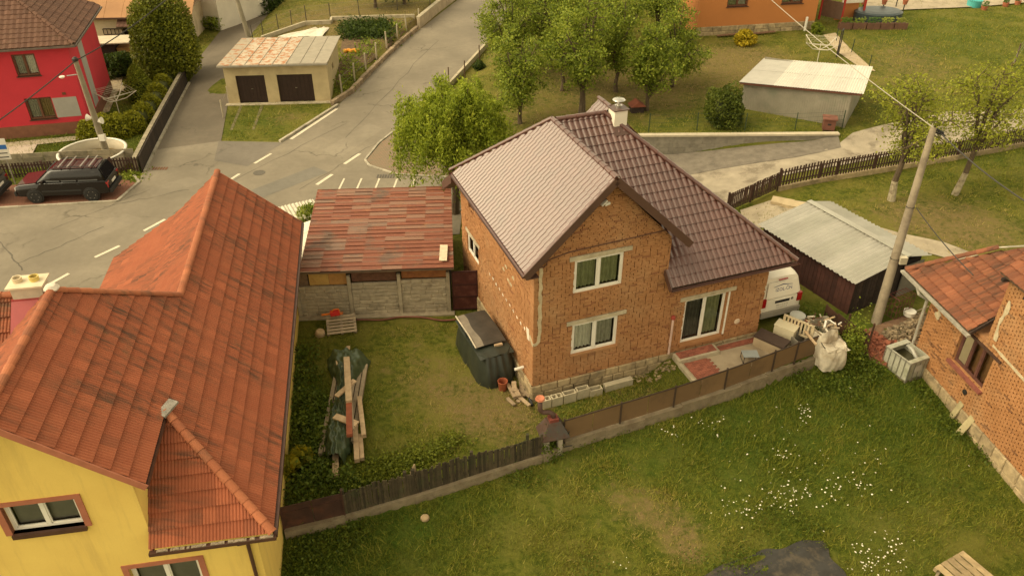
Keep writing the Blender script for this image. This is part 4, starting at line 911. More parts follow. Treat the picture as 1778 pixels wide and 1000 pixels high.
k = MB(); k.box((3.05,.05,.3),(4.25,.1,2.0)); k.obj('metal_door', mat('grey_steel_door', (.21,.19,.16), .6, .2, 2), ks)
k = MB(); k.box((.05,-.25,.2),(4.3,.1,.42)); k.obj('footing', CONC, ks)
# ---- metal shed with white roof (upper right)
TO = Vector((14.55, 49.5, 0)); TH = R(-29)
ts = thing('metal_shed', TO, 'metal sheet shed with a white corrugated roof on the rear meadow', 'shed', TH)
WR = [mat('white_roof_sheet', (.56,.53,.47), .5, .06, 2, .05, 10, spec=.5), mat('white_roof_sheet_b', (.52,.49,.44), .5, .08, 2, .05, 10, spec=.5), mat('grey_roof_sheet', (.42,.4,.36), .45, .08, 2, .05, 10, spec=.5)]
FL, FR, BR, BL = Vector((-.25,-.3,2.75)), Vector((7.0,-.1,3.2)), Vector((6.7,5.3,3.2)), Vector((-.1,5.1,2.75))
for i in range(7):
    a, b = i/7, (i+1)/7+.004; m_ = WR[2] if i < 2 else WR[i % 2]
    for j, (c, d) in enumerate(((0,.5),(.5,1))):
        f = lambda s, t: FL.lerp(FR, s).lerp(BL.lerp(BR, s), t) + Vector((0,0,.012*j))
        corr(f(a,c), f(a,d+.01), f(b,c), f(b,d+.01), .16, .016 if i > 1 else .004).obj('roof_sheet', m_, ts, fix=False)
MSH = mat('grey_metal_wall', (.26,.235,.185), .55, .15, 1.2, .1, 15, metal=.2, spec=.45, c2=(.2,.2,.15), c2scale=.7)
for i in range(6):
    a, b = i*1.07, (i+1)*1.07+.01; h0, h1 = 2.68+.45*a/7, 2.68+.45*b/7
    k = MB(); n = 16; vs_ = []
    for q in range(n+1):
        x = a+(b-a)*q/n; y = -.018*(q % 2); vs_ += [(x, y, .3), (x, y, h0+(h1-h0)*q/n)]
    k.add(vs_, [(2*q, 2*q+2, 2*q+3, 2*q+1) for q in range(n)]); k.obj('wall_sheet', MSH, ts, fix=False)
for a, b in (((0,.03,.3),(.06,5,2.7)), ((6.36,.03,.3),(6.42,5,3.1)), ((0,4.95,.3),(6.4,5.0,2.9)), ((-.2,-.1,2.62),(.1,0,2.72))):
    k = MB(); k.box(a, b); k.obj('wall_panel', MSH, ts)
k = MB(); k.beam((-.2,-.25,2.66),(6.95,-.05,3.11), .08, .1); k.obj('fascia_board', mat('rust_fascia', (.1,.035,.02), .8), ts)
# ---- orange house (top right)
OO = on(1233, 62); OH = R(11)
oh = thing('orange_house', OO, 'burnt orange rendered house on a stone plinth at the top right', 'house', OH)
ORA = mat('orange_render', (.44,.17,.052), .9, .05, .6, .25, 80)
fo = lambda u, v: fpt(OO, OH, u, v, a=0)
w1a, w1b, w2a, w2b = fo(1262,13), fo(1298,13), fo(1356,11), fo(1393,11); er = fo(1412,50); zb = w1a.z
opo = [(w1a.x, w1b.x, zb, zb+1.3), (w2a.x, w2b.x, zb, zb+1.3)]; pz = fo(1320,42).z
k = MB(); wall_slab(k, (0,0,0), (1,0,0), (0,-1,0), -1.2, er.x, pz, OO.z+6, .3, opo); k.box((-1.2,.3,OO.z-.5),(er.x,8,OO.z+6)); k.obj('wall', ORA, oh)
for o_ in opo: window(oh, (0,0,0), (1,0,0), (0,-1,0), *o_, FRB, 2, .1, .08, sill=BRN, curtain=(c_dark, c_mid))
for c_ in oh.children:
    pass
plinth(oh, (0,0,0), (1,0,0), (0,-1,0), -1.2, er.x, -.1, pz-OO.z, 2, .8, STONE, .06); oh.location.z = 0
for c_ in oh.children:
    if c_.name.startswith('plinth_stone'): c_.location.z += OO.z
k = MB(); k.prism([(-1.7,-.5,OO.z+6),(er.x+.5,-.5,OO.z+6),(er.x+.5,4,OO.z+8.6),(-1.7,4,OO.z+8.6)], (0,0,-.15)); k.obj('roof', RTB, oh)
wp = MB(); wp.tube([Vector((er.x-.9,-.3,OO.z)),Vector((er.x-.9,-.3,OO.z+1.1))], .1, 10); wp.obj('white_pipe', WHITE, oh)
for x0, x1 in ((.3,2.4),(3.2,5.2)):
    bd = MB(); bd.box((0,0,0),(x1-x0,.28,.06)); bdo = bd.obj('long_board', mat('weathered_board', (.16,.085,.05), .9, .3, 6, .4)); bdo.location = oh.matrix_basis @ Vector((x0,-.75,OO.z+.1)); bdo.rotation_euler = (0,R(-2),OH)
    tag(bdo, 'weathered board lying at the foot of the orange house, ' + ('left of the yellow bush' if x0 < 1 else 'right of the yellow bush'), 'board')
# ---- porch with red posts beside the orange house
PO = on(1438, 44); po = thing('porch', PO, 'red framed porch with brown panel and white blind beside the orange house', 'porch', OH)
RP = mat('red_post', (.4,.035,.025), .6, .1, 3, 0)
for x, y in ((0,1.6),(1.05,0),(3.2,.4),(3.2,2.4)):
    k = MB(); k.box((x,y,0),(x+.13,y+.13,3.2)); k.obj('post', RP, po)
k = MB(); k.prism([(.1,1.62,.35),(1.05,.05,.35),(1.05,.05,1.7),(.1,1.62,1.7)], (.03,.03,0)); k.obj('side_panel', mat('brown_panel', (.16,.1,.07), .8, .15, 4), po)
k = MB(); k.box((1.2,.6,1.5),(3.15,.64,2.9)); k.obj('blind', mat('white_blind', (.68,.63,.54), .8, .04), po)
k = MB(); k.box((1.2,1.2,0),(3.2,1.3,1.4)); k.obj('rear_wall', ORA, po)
# ---- cream house, far left background
CO = on(172, 78); CH = R(3)
chs = thing('cream_house', CO, 'cream house with a broad tan roof behind the clipped evergreen tree', 'house', CH)
fc = lambda u, v, a=0: fpt(CO, CH, u, v, a=a)
ev = fc(200, 27); CRM = mat('pale_cream_render', (.56,.46,.32), .9, .12, 1, .3, c2=(.42,.34,.22), c2scale=.6)
k = MB(); opc = [(fc(214,60).x, fc(246,60).x, fc(214,70).z, fc(214,49).z)]; xr = fc(330, 60).x
wall_slab(k, (0,0,0), (1,0,0), (0,-1,0), -2.5, xr, -.3, ev.z, .3, opc); k.box((-2.5,.3,-.3),(xr,7,ev.z)); k.obj('wall', CRM, chs)
k = MB(); k.box((opc[0][0],.2,opc[0][2]),(opc[0][1],.26,opc[0][3])); k.obj('dark_opening', mat('dark_void', (.02,.015,.012), .9, 0, bump=0), chs)
TAN = mat('tan_roof', (.36,.19,.09), .8, .12, .7, .2, 20)
for i in range(8):
    x0 = -3 + i*(xr+3.6)/8; k = MB(); k.prism([(x0,-.5,ev.z-.1),(x0+(xr+3.6)/8-.02,-.5,ev.z-.1),(x0+(xr+3.6)/8-.02,5,ev.z+3.4),(x0,5,ev.z+3.4)], (0,0,.05)); k.obj('roof_sheet', TAN, chs)
k = MB(); k.beam((-3,-.56,ev.z-.12),(xr+.6,-.56,ev.z-.12), .1, .12); k.obj('gutter', BRN, chs)
t0, t1 = fc(201,48,-.9), fc(246,48,-.9); 
lay_tiles(chs, (t0.x,-.9,t0.z), (1,0,0), (0,.9,.55), [(0,0),(t1.x-t0.x+3,0),(t1.x-t0.x+3,1.05),(0,1.05)], rt, .33, .37, RTB, 0)
k = MB(); lx = fc(181,57).x; lx2 = fc(214,57).x; lz = fc(181,60).z
for z in (lz, lz+.45): k.beam((lx,-.1,z),(lx2,-.1,z), .06, .06)
for i in range(6): k.beam((lx+(lx2-lx)*i/5,-.1,lz),(lx+(lx2-lx)*i/5,-.1,lz+.45), .05, .05)
ld = k.obj('ladder', WOODD); ld.location = CO; ld.rotation_euler = (0,0,CH); tag(ld, 'wooden ladder hung sideways on the cream house wall', 'ladder')
wx = on(352, 48); wh = thing('white_gable_house', wx, 'white gabled house wing with brown timber window beside the side lane', 'house', R(-28))
k = MB(); wall_slab(k, (0,0,0), (1,0,0), (0,-1,0), -2.2, 2.2, -.2, 3.6, .3, [(-.9,.3,1.0,2.6)]); k.box((-2.2,.3,-.2),(2.2,6,3.6)); k.prism([(-2.2,0,3.6),(2.2,0,3.6),(0,0,5.8)], (0,6,0)); k.obj('wall', mat('white_wash', (.66,.6,.5), .9, .08, 1), wh)
window(wh, (0,0,0), (1,0,0), (0,-1,0), -.9, .3, 1.0, 2.6, FRB, 2, .06, .09, sill=BRN)
for s in (-1, 1): k = MB(); k.prism([(0,-.5,6.0),(0,6.3,6.0),(s*2.7,6.3,3.3),(s*2.7,-.5,3.3)], (0,0,.08)); k.obj('roof_slope', TAN, wh)
# ---- garden sheds and awning beside the red house
aw = thing('garden_awning', on(235, 118), 'white fabric awning over a dark garden seat behind the red house', 'awning', R(4))
A0 = aw.location
f_ = lambda u, v, a: fpt(A0, R(4), u, v, a=a)
p0, p1, q0, q1 = f_(210,97,0), f_(257,94,0), f_(219,71,1.5), f_(258,70,1.5)
k = MB(); n = 12; vs_ = []
for i in range(n+1):
    t = i/n; P = Vector(p0).lerp(p1, t); Q = Vector(q0).lerp(q1, t); vs_ += [P - Vector((0,0,.12+.04*(i % 2))), P, P.lerp(Q,.5) - Vector((0,0,.06)), Q]
k.add([tuple(x) for x in vs_], [(4*i+j, 4*i+4+j, 4*i+5+j, 4*i+1+j) for i in range(n) for j in range(3)]); k.obj('canopy', mat('awning_cloth', (.62,.56,.45), .9, .12, 3, .2, c2=(.4,.34,.24), c2scale=2), aw, smooth=True, fix=False)
zA = A0.z
for c_ in aw.children: c_.location.z -= zA
for x, y in ((p0.x+.1,.1),(p1.x-.1,.1),(p0.x+.2,1.5),(p1.x,1.5)): k = MB(); k.box((x,y,0),(x+.08,y+.08,p0.z-zA)); k.obj('post', WOODD, aw)
k = MB(); k.box((p0.x+.6,.9,.35),(p1.x-.2,1.4,.5)); k.box((p0.x+.6,1.4,.35),(p1.x-.2,1.5,1.0)); k.obj('seat', WOODD, aw)
gs = thing('garden_shed', on(190, 120), 'dark garden shed with a pale flat roof against the red house', 'shed', R(8))
k = MB(); k.box((-.9,0,-.1),(.8,1.6,1.9)); k.obj('wall', WOODD, gs)
k = MB(); k.box((-1.0,-.25,1.9),(1.9,1.8,1.98)); k.obj('roof', mat('pale_felt', (.5,.43,.32), .85, .15, 2), gs)
k = MB(); k.box((.85,.1,-.1),(2.4,1.6,1.5)); k.obj('side_wall', mat('ochre_board', (.33,.2,.07), .85), gs)
# ================================================================== RIGHT BRICK HOUSE
QO = Vector((16.51, 21.3, 0)); QH = R(8.05)
qh = thing('old_brick_house', QO, 'weathered brick house with old clay tile roof at the right edge', 'house', QH)
BRK2 = brickmat('weathered_brick', (.34,.16,.064), (.4,.195,.085), (.18,.085,.042))
CLAY2 = claymat('old_clay_tile', (.17,.062,.034), (.25,.092,.046), (.05,.034,.024), QH, .9, (.085,.068,.035))
opq = [(.45,2.2,1.3,2.75)]
k = MB(); wall_slab(k, (.06,0,0), (0,1,0), (-1,0,0), -9, 4.15, -.7, 3.05, .3, opq); wall_slab(k, (.06,0,0), (0,1,0), (-1,0,0), -9, 1.05, 3.05, 5.6, .3, []); k.box((.35,-9,-.7),(6,.95,5.6)); k.box((.35,.95,-.7),(5,4.15,3.0)); k.obj('wall', MORT, qh)
lay_bricks(qh, (0,0,0), (0,1,0), (-1,0,0), lambda y: (-8.5, 4.15) if y < 3.0 else (-8.5, 1.05), .05, 5.55, opq + [(.1,2.35,2.75,2.86)], BRK2, L=.28, H=.08, nind=300, gap=(.025,.045), bed=.007, depth=.05)
lay_bricks(qh, (0,1.05,0), (1,0,0), (0,1,0), lambda y: (0, 3), 3.3, 5.55, [], BRK2, nind=0)
k = MB(); k.box((-.06,.1,2.755),(.04,2.35,2.85)); k.obj('lintel', mat('dark_lintel', (.06,.03,.02), .7), qh)
w_ = window(qh, (0,0,0), (0,1,0), (-1,0,0), *opq[0], mat('peeling_brown_frame', (.1,.04,.03), .7, .3, 8), 3, .12, .08, sill=None)
k = MB(); k.box((-.14,.35,1.2),(.18,2.3,1.295)); k.obj('sill', mat('red_brown_sill', (.22,.075,.055), .6, .2, 5), w_)
k = MB(); k.box((.17,1.68,1.42),(.19,2.1,2.55)); k.obj('pale_board', mat('pale_paper', (.68,.57,.4), .9, .06), w_)
for y0 in (.55,1.05): k = MB(); k.box((.2,y0,1.4),(.28,y0+.09,2.65)); k.obj('inner_frame', mat('dirty_white', (.5,.45,.36), .7, .15, 5), w_)
plinth(qh, (0,0,0), (0,1,0), (-1,0,0), -8.5, 4.1, -.95, .05, 2, .7, STONE, .06)
# mortar scars
def scar(pts, wd):
    mb = MB(); n = len(pts); vs_ = []
    for i, (a, z) in enumerate(pts):
        p = Vector(pts[max(i-1,0)]); q = Vector(pts[min(i+1,n-1)]); d = (q-p).normalized(); s = Vector((-d.y, d.x))*(wd/2*random.uniform(.5,1.5))
        for e in (s, -s): vs_ += [(-.016, a+e.x, z+e.y), (.0, a+e.x, z+e.y)]
    mb.add(vs_, [(4*i, 4*i+4, 4*i+6, 4*i+2) for i in range(n-1)] + [(4*i, 4*i+1, 4*i+5, 4*i+4) for i in range(n-1)] + [(4*i+2, 4*i+6, 4*i+7, 4*i+3) for i in range(n-1)]); mb.obj('mortar_scar', PLAST, qh)
scar([(.75-.05*math.sin(i), 4.9-.2*i) for i in range(9)], .14); scar([(.7-.25*i, 3.1-.02*i) for i in range(14)], .09); scar([(3.5+.05*i, 2.5-.1*i) for i in range(4)], .22)
vc = MB(); vc.lathe([(.1,0),(.1,.05),(.0,.06)], (0,0,0), 12, Matrix.Translation((-.0,1.05,.72)) @ Matrix.Rotation(R(-90), 4, 'Y')); vc.obj('vent_pipe', mat('black_pipe', (.02,.018,.016), .6, 0, bump=0), qh)
# low roof
qt = wave_tile(.25, .36, .055, 1, .05, 8, 1.07, .7)
sl = .7; ls = math.hypot(1, sl)
lay_tiles(qh, (-.42,0,3.15), (0,-1,0), (1,0,sl), [(-1.45,0),(-5.5,0),(-3.4,2.9*ls),(-1.45,2.9*ls)], qt, .25, .36, CLAY2, 200)
ridge_caps(qh, (-.42,5.5,3.18), (1.9,4.05,4.82), .12, CLAY2, .36)
k = MB(); k.prism([(-.42,5.5,3.1),(2.0,4.0,4.75),(5,5.5,3.1)], (0,0,-.06)); k.obj('north_hip_roof', CLAY2, qh)
k = MB(); k.prism([(1.85,4.1,4.8),(2.05,3.85,4.95),(4.6,3.4,5.15),(4.6,3.7,5.0)], (0,0,.05)); k.obj('white_flashing', mat('white_metal_flashing', (.72,.67,.57), .5, .05), qh)
lay_tiles(qh, (-.28,0,5.72), (0,-1,0), (1,0,sl), [(9,0),(-1.3,0),(-1.3,3),(9,3)], qt, .25, .36, CLAY2, 0)
for i in range(9): k = MB(); k.box((-.3,1.0-i*1.1,5.5),(.1,1.12-i*1.1,5.62)); k.obj('rafter_end', WOODD, qh)
GUT = mat('weathered_zinc', (.4,.37,.31), .55, .25, 6, .2, 20, metal=.3)
k = MB(); k.beam((-.5,1.3,3.08),(-.5,5.6,3.08), .13, .09); k.obj('gutter', GUT, qh)
k = MB(); k.beam((-.38,1.42,3.1),(.55,1.42,3.75), .05, .12); k.obj('verge_board', WOODD, qh)
k = MB(); k.tube([(-.5,4.5,3.02),(-.45,4.35,2.8),(-.15,4.2,2.62),(-.1,4.22,.1)], .06, 10); k.obj('downpipe', GUT, qh)
# ================================================================== FENCES, WALLS, POSTS
def Pz(p, dz=0): return Vector((p.x, p.y, zgf(p.x, p.y) + dz))
def yardz(p): return zgf(p.x, p.y + .4)
SLAT = mat('old_fence_slat', (.055,.042,.024), .95, .3, 5, .5, 30, piece=.4, c2=(.045,.045,.02), c2scale=2)
# ---- old dark slat fence (front left)
fA = [Vector((p.x, p.y, 0)) for p in FENCE[:5]]
of = thing('slat_fence', Vector((fA[1].x, fA[1].y, 0)), 'old dark wooden slat fence along the front of the garden', 'fence')
O_ = of.location
for p, q in zip(fA[1:4], fA[2:4]):
    d = (q-p); L = d.length; d.normalize(); ang = math.atan2(d.y, d.x); x = 0
    while x < L:
        w2 = random.uniform(.07, .11); c = p + d*x - O_; h = .95 + .1*math.sin(x*1.3) + random.uniform(-.06, .06)
        if 600 < 0: pass
        m = MB(); m.box((0,-.012,-.1),(w2-.008,.012,h)); s = m.obj('slat', SLAT, of); s.location = (c.x, c.y, -.05); s.rotation_euler = (random.uniform(-.03,.03), random.uniform(-.025,.025), ang + random.uniform(-.04,.04)); x += w2
    for z in (.25, .75): m = MB(); m.beam(p-O_+Vector((0,.03,z)), q-O_+Vector((0,.03,z)), .04, .07); m.obj('rail', SLAT, of)
    for t in np.arange(0, L, 2.0): m = MB(); c = p + d*t - O_; m.box((c.x-.05,c.y+.02,-.3),(c.x+.05,c.y+.12,1.05)); m.obj('post', SLAT, of)
stp = MB(); stp.tube([(0,0,0),(.02,.0,.5),(-.03,.02,.8),(.02,.05,1.1)], [.14,.12,.11,.03], 9); so = stp.obj('dead_stump', mat('dead_wood', (.23,.17,.1), .95, .3, 6, .7, 15)); so.location = on(722, 850); tag(so, 'bleached dead stump standing in a gap of the slat fence', 'stump')
# ---- rusty sheet at the yellow house wall, wire panel leaning on it
rp = thing('sheet_fence', Vector((fA[0].x, fA[0].y, 0)), 'dark rusty sheet metal fence section against the yellow house', 'fence')
d = fA[1]-fA[0]; L = d.length; RSH = mat('dark_rust_sheet', (.05,.022,.015), .75, .3, 2, .3, 20, c2=(.09,.035,.02), c2scale=1.5); ang = math.atan2(d.y, d.x); rp.rotation_euler = (0,0,ang)
for i in range(2): m = MB(); m.box((L*i/2+.01,-.01,-.3),(L*(i+1)/2-.01,.01,.95)); m.obj('sheet', RSH, rp)
m = MB(); m.beam((0,-.02,.7),(L,-.02,.7), .03, .03); m.obj('rail', RSH, rp)
for x in (0, L): m = MB(); m.box((x-.025,-.05,-.4),(x+.025,.02,1.1)); m.obj('post', RSH, rp)
wp_ = thing('mesh_screen', on(558, 912), 'grey wire mesh panel leaning against the dark fence', 'panel', ang)
WIRE = mat('galvanised_wire', (.3,.28,.24), .5, .1, 3, 0, metal=.6)
m = MB(); 
for p, q in (((-.75,0,0),(-.75,.2,.55)),((.75,0,0),(.75,.2,.55)),((-.75,.2,.55),(.75,.2,.55)),((-.75,0,0),(.75,0,0)),((.2,0,0),(.2,.2,.55))): m.tube([p, q], .014, 5)
m.obj('frame', WIRE, wp_)
for i in range(22): m = MB(); x = -.72+i*.068; m.tube([(x,0,0),(x,.2,.55)], .005, 4); m.obj('wire', WIRE, wp_)
for i in range(5): m = MB(); m.tube([(-.75,.04*i,.11*i),(.75,.04*i,.11*i)], .005, 4); m.obj('wire', WIRE, wp_)
# ---- concrete footing under the front fences
ft = thing('fence_footing', Vector((0,0,0)), 'low crumbling concrete footing under the front fence', 'wall')
FOOT = mat('crumbled_concrete', (.23,.185,.12), .95, .3, 5, .9, 20, c2=(.16,.12,.075), c2amt=(.48,.66), c2scale=2.5, bdist=.03)
fl_ = [Vector((p.x, p.y, 0)) for p in FENCE]
for i, (p, q) in enumerate(zip(fl_, fl_[1:])):
    n = max(1, int((q-p).length/1.2)); d = (q-p).normalized(); s = Vector((d.y, -d.x, 0))
    for j in range(n):
        a, b = p.lerp(q, j/n), p.lerp(q, (j+1)/n); top = .02 if i < 4 else (.1, .16, .24)[i-4]
        w1 = random.uniform(.1, .17); zt = top + random.uniform(-.03, .03)
        m = MB(); m.prism([a+s*w1+Vector((0,0,-.75)), b+s*(w1+random.uniform(-.03,.03))+Vector((0,0,-.75)), b-s*.12+Vector((0,0,-.75)), a-s*.12+Vector((0,0,-.75))], (0,0,.75+zt)); m.obj('footing_block', FOOT, ft)
# ---- brown sheet panel fence (front right)
SHB = mat('brown_fence_sheet', (.165,.1,.048), .75, .1, .8, .15, 30, piece=.1, c2=(.13,.08,.04), c2scale=1.2); PST = mat('dark_fence_post', (.05,.032,.022), .6)
pf = thing('panel_fence', fl_[4], 'brown sheet panel fence on a concrete footing in front of the brick house', 'fence')
O_ = fl_[4]; path = [fl_[4], fl_[5], fl_[6], fl_[7]]; tot = [0]
for p, q in zip(path, path[1:]): tot.append(tot[-1]+(q-p).length)
def at(t):
    for i in range(len(path)-1):
        if t <= tot[i+1]+1e-6: return path[i].lerp(path[i+1], (t-tot[i])/(tot[i+1]-tot[i]))
n = 10
for i in range(n):
    a, b = at(tot[-1]*i/n)-O_, at(tot[-1]*(i+1)/n)-O_; d = (b-a).normalized()
    rise = lambda p: .1 + .35*max(0, min(1, (p.x+O_.x-6)/5))
    za, zb_ = rise(a)*.6, rise(b)*.6
    m = MB(); s = Vector((d.y,-d.x,0))*.012; A_, B_ = a+d*.012, b-d*.012
    m.prism([A_+Vector((0,0,.08+za)), B_+Vector((0,0,.08+zb_)), B_+Vector((0,0,.92+zb_)), A_+Vector((0,0,.92+za))], s); m.obj('panel', SHB, pf)
    m = MB(); m.beam(a+Vector((0,0,.94+za)), b+Vector((0,0,.94+zb_)), .04, .04); m.obj('rail', PST, pf)
    if i % 2 == 0 or i == n-1: m = MB(); m.box((a.x-.03,a.y-.05,-.2),(a.x+.03,a.y+.03,1.02+za)); m.obj('post', PST, pf)
# ---- brown picket fence along the driveway
PICK = mat('brown_picket', (.06,.03,.022), .75, .25, 5, .3, 30, piece=.25)
def picket_fence(name, label, pix, h, step, wd, base=None, mt=PICK, postevery=2.4, group=None, zoff=0):
    pts = [on(u, v) for u, v in pix]; root = thing(name, pts[0], label, 'fence', group=group); O = pts[0]
    for p, q in zip(pts, pts[1:]):
        d = (q-p); L = Vector((d.x, d.y)).length; dd = d.normalized(); ang = math.atan2(d.y, d.x); k = int(L/step)
        for i in range(k):
            c = p.lerp(q, (i+.5)/k); z = zgf(c.x, c.y) + zoff; m = MB() if i == 0 else None
            if m: m.box((-wd/2,-.012,.08),(wd/2,.012,h)); me = m.mesh('picket', mt)
            o = link(bpy.data.objects.new('picket', me), root); o.location = (c.x-O.x, c.y-O.y, z-O.z + random.uniform(-.02,.02)); o.rotation_euler = (random.uniform(-.02,.02), random.uniform(-.02,.02), ang)
        for z in (.28*h, .82*h):
            m = MB(); m.beam(p-O+Vector((0,.03,z+zoff)), q-O+Vector((0,.03,z+zoff)), .04, .06); m.obj('rail', mt, root)
        for t in range(int(L/postevery)+1):
            c = p.lerp(q, min(1, t*postevery/L)); m = MB(); m.box((c.x-O.x-.05,c.y-O.y,-.1),(c.x-O.x+.05,c.y-O.y+.1,h*1.06+zoff)); m.obj('post', mt, root)
        if base:
            m = MB(); m.beam(p-O+Vector((0,0,base/2-.05)), q-O+Vector((0,0,base/2-.05)), .2, base+.1); m.obj('base_wall', STONE, root)
    return root
picket_fence('picket_fence', 'dark brown picket fence on a low stone base along the driveway', [(1350,332),(1450,312),(1560,294),(1660,277),(1800,250)], 1.05, .17, .085, .28, zoff=.2)
picket_fence('picket_gate', 'dark brown close picket gate at the corner of the driveway fence', [(1262,370),(1302,352),(1350,330)], 1.1, .12, .085)
# ---- retaining wall with wire fence above the driveway
rw = thing('retaining_wall', Vector((WALL2[0].x, WALL2[0].y, 0)), 'grey concrete block retaining wall above the driveway', 'wall')
d = WALL2[1]-WALL2[0]; L = d.length; rw.rotation_euler = (0,0,math.atan2(d.y, d.x))
GWALL = mat('grey_block_wall', (.25,.225,.18), .92, .2, 1.2, .4, 30, piece=.1, c2=(.17,.15,.115), c2scale=1.0)
for j in range(6):
    x = -.25*(j % 2)
    while x < L:
        a, b = max(0, x), min(L, x+.5)-.008; x += .5
        if b-a > .05: m = MB(); m.box((a,-.06+random.uniform(-.004,.004),-.5+j*.235),(b,.18,-.5+(j+1)*.235-.008)); m.obj('block', GWALL, rw)
m = MB(); m.box((-.05,-.11,.91),(L+.05,.24,1.02)); m.obj('coping', mat('pale_coping', (.5,.43,.32), .9, .12, 3), rw)
def post_row(name, label, pix, h, r, mt, wires=0, group=None, cat='post', lab=None, z=None, wmat=None):
    """free-standing posts; strands of wire between neighbours make a fence"""
    pts = [on(u, v) if z is None else G(u, v, z) for u, v in pix]; root = thing(name, pts[0], label, 'fence' if wires else cat, group=group); O = pts[0]
    for p in pts: m = MB(); c = p-O; m.tube([c+Vector((0,0,-.2)), c+Vector((random.uniform(-.05,.05),0,h))], r, 8); m.obj('post', mt, root)
    for i in range(wires):
        for p, q in zip(pts, pts[1:]): m = MB(); zz = h*(i+1)/(wires+.3); m.tube([p-O+Vector((0,0,zz)), q-O+Vector((0,0,zz))], .006, 4); m.obj('wire', wmat or WIRE, root)
    return root
GREENP = mat('green_post', (.03,.05,.025), .6, .1)
post_row('wire_fence', 'thin green wire fence standing on the grey retaining wall', [(1126,228),(1210,226),(1293,227),(1380,226),(1462,222)], 1.1, .03, GREENP, 4, z=1.0, wmat=GREENP)
for nm, s in (('a', -1), ('b', 1)):
    pass
# ---- rusty sheet fence near the pole
rf = thing('rusty_sheet_fence', on(1430, 580), 'rust brown sheet fence running from the van towards the utility pole', 'fence')
a, b = on(1428,566), on(1503,618); rf.location = a; d = b-a
RST = mat('rust_brown_sheet', (.085,.04,.022), .8, .25, 1.6, .3, 20, c2=(.05,.025,.016), c2scale=1.3)
for i in range(4): p, q = d*(i/4), d*((i+1)/4-.006); m = MB(); m.prism([p+Vector((0,0,-.4)), q+Vector((0,0,-.4)), q+Vector((0,0,.92)), p+Vector((0,0,1.0))], (.02,.02,0)); m.obj('sheet', RST, rf)
for i in range(3): m = MB(); c = d*(i/2); m.box((c.x-.03,c.y+.02,-.4),(c.x+.03,c.y+.08,1.02)); m.obj('post', RST, rf)
# ---- fence round the red house garden
picket_fence('yard_picket_fence', 'dark brown picket fence behind the black car', [(-40,318),(0,313),(120,306),(243,300)], .95, .16, .09)
a, b, c_ = on(-30,298), on(120,290), on(238,285)
lw = thing('plank_wall', a, 'pale weathered concrete plank wall inside the yard behind the black car', 'wall')
PLK = mat('weathered_plank_wall', (.27,.23,.16), .95, .2, 3, .6, 20, c2=(.17,.15,.1), c2scale=2, piece=.15)
for p, q in ((a,b),(b,c_)):
    d = q-p; L = d.length; n = int(L/1.0)
    for i in range(n):
        for j in range(3): m = MB(); m.beam(p-a+d*(i/n+.004)+Vector((0,.0,.22+j*.3)), p-a+d*((i+1)/n-.004)+Vector((0,0,.22+j*.3)), .05, .285); m.obj('plank', PLK, lw)
lnw = thing('lane_wall', on(248,300), 'dark brown board fence along the side lane', 'fence'); a = lnw.location.copy(); pts = [on(248,300), on(268,258), on(295,205), on(326,146)]
DKB = mat('dark_board', (.03,.02,.014), .85, .3, 4, .3, piece=.3)
for p, q in zip(pts, pts[1:]):
    d = q-p; n = max(1, int(d.length/.55))
    for i in range(n): m = MB(); m.beam(p-a+d*(i/n)+Vector((0,0,.45)), p-a+d*((i+1)/n-.004)+Vector((0,0,.45)), .06, 1.1); m.obj('board', DKB, lnw)
    m = MB(); m.beam(p-a+Vector((-.3,0,.42)), q-a+Vector((-.3,0,.42)), .25, .95); m.obj('inner_wall', PLK, lnw)
    m = MB(); m.beam(p-a+Vector((.14,0,.05)), q-a+Vector((.14,0,.05)), .14, .2); m.obj('kerb_stone', stone_k, lnw)
# ---- stone wall, posts of the vegetable garden
gw = [on(u, v) for u, v in ((577,184),(610,163),(650,121),(690,82),(725,52))]
sw = thing('garden_wall', gw[0], 'low rough stone wall between the road and the vegetable garden', 'wall')
RSTN = mat('rough_stone', (.27,.2,.13), .95, .3, 4, .9, 14, piece=.3, bdist=.03)
for p, q in zip(gw, gw[1:]):
    d = q-p; L = d.length; n = int(L/.55)
    for i in range(n):
        for j in range(2):
            m = MB(); h = .2+random.uniform(-.03,.05); m.beam(p-gw[0]+d*(i/n+.004)+Vector((0,0,.05+j*.2)), p-gw[0]+d*((i+1)/n-.006)+Vector((0,0,.05+j*.2+random.uniform(-.02,.02))), .26+random.uniform(-.05,.06), h); m.obj('stone', RSTN, sw)
gw2 = [on(u, v) for u, v in ((727,50),(760,22),(800,-8))]
sw2 = thing('pale_road_wall', gw2[0], 'tall pale rendered wall along the upper road', 'wall')
for p, q in zip(gw2, gw2[1:]):
    d = q-p; n = max(2, int(d.length/2))
    for i in range(n): m = MB(); m.beam(p-gw2[0]+d*(i/n)+Vector((0,0,.35)), p-gw2[0]+d*((i+1)/n-.003)+Vector((0,0,.35)), .25, 1.1); m.obj('wall_block', mat('pale_wall', (.4,.32,.22), .9, .2, 2), sw2)
    m = MB(); m.beam(p-gw2[0]+Vector((0,0,.95)), q-gw2[0]+Vector((0,0,.95)), .34, .1); m.obj('coping', CONC, sw2)
CPOST = mat('concrete_post', (.42,.36,.26), .9, .15, 4)
post_row('garden_post_fence', 'row of pale concrete posts along the stone wall of the vegetable garden', [(594,163),(616,142),(636,124),(654,105),(672,85),(690,71),(706,56),(728,43)], 1.35, .06, CPOST, 2)
post_row('meadow_wire_fence', 'thin dark post and wire fence on the meadow behind the garage', [(440,72),(457,63),(484,53),(507,46),(532,37),(574,33),(624,26),(690,18),(747,12)], 1.3, .035, mat('dark_iron_post', (.06,.05,.04), .7), 3)
ep = [on(u, v) for u, v in ((455,70),(530,44),(575,42),(576,36),(640,34),(720,32))]
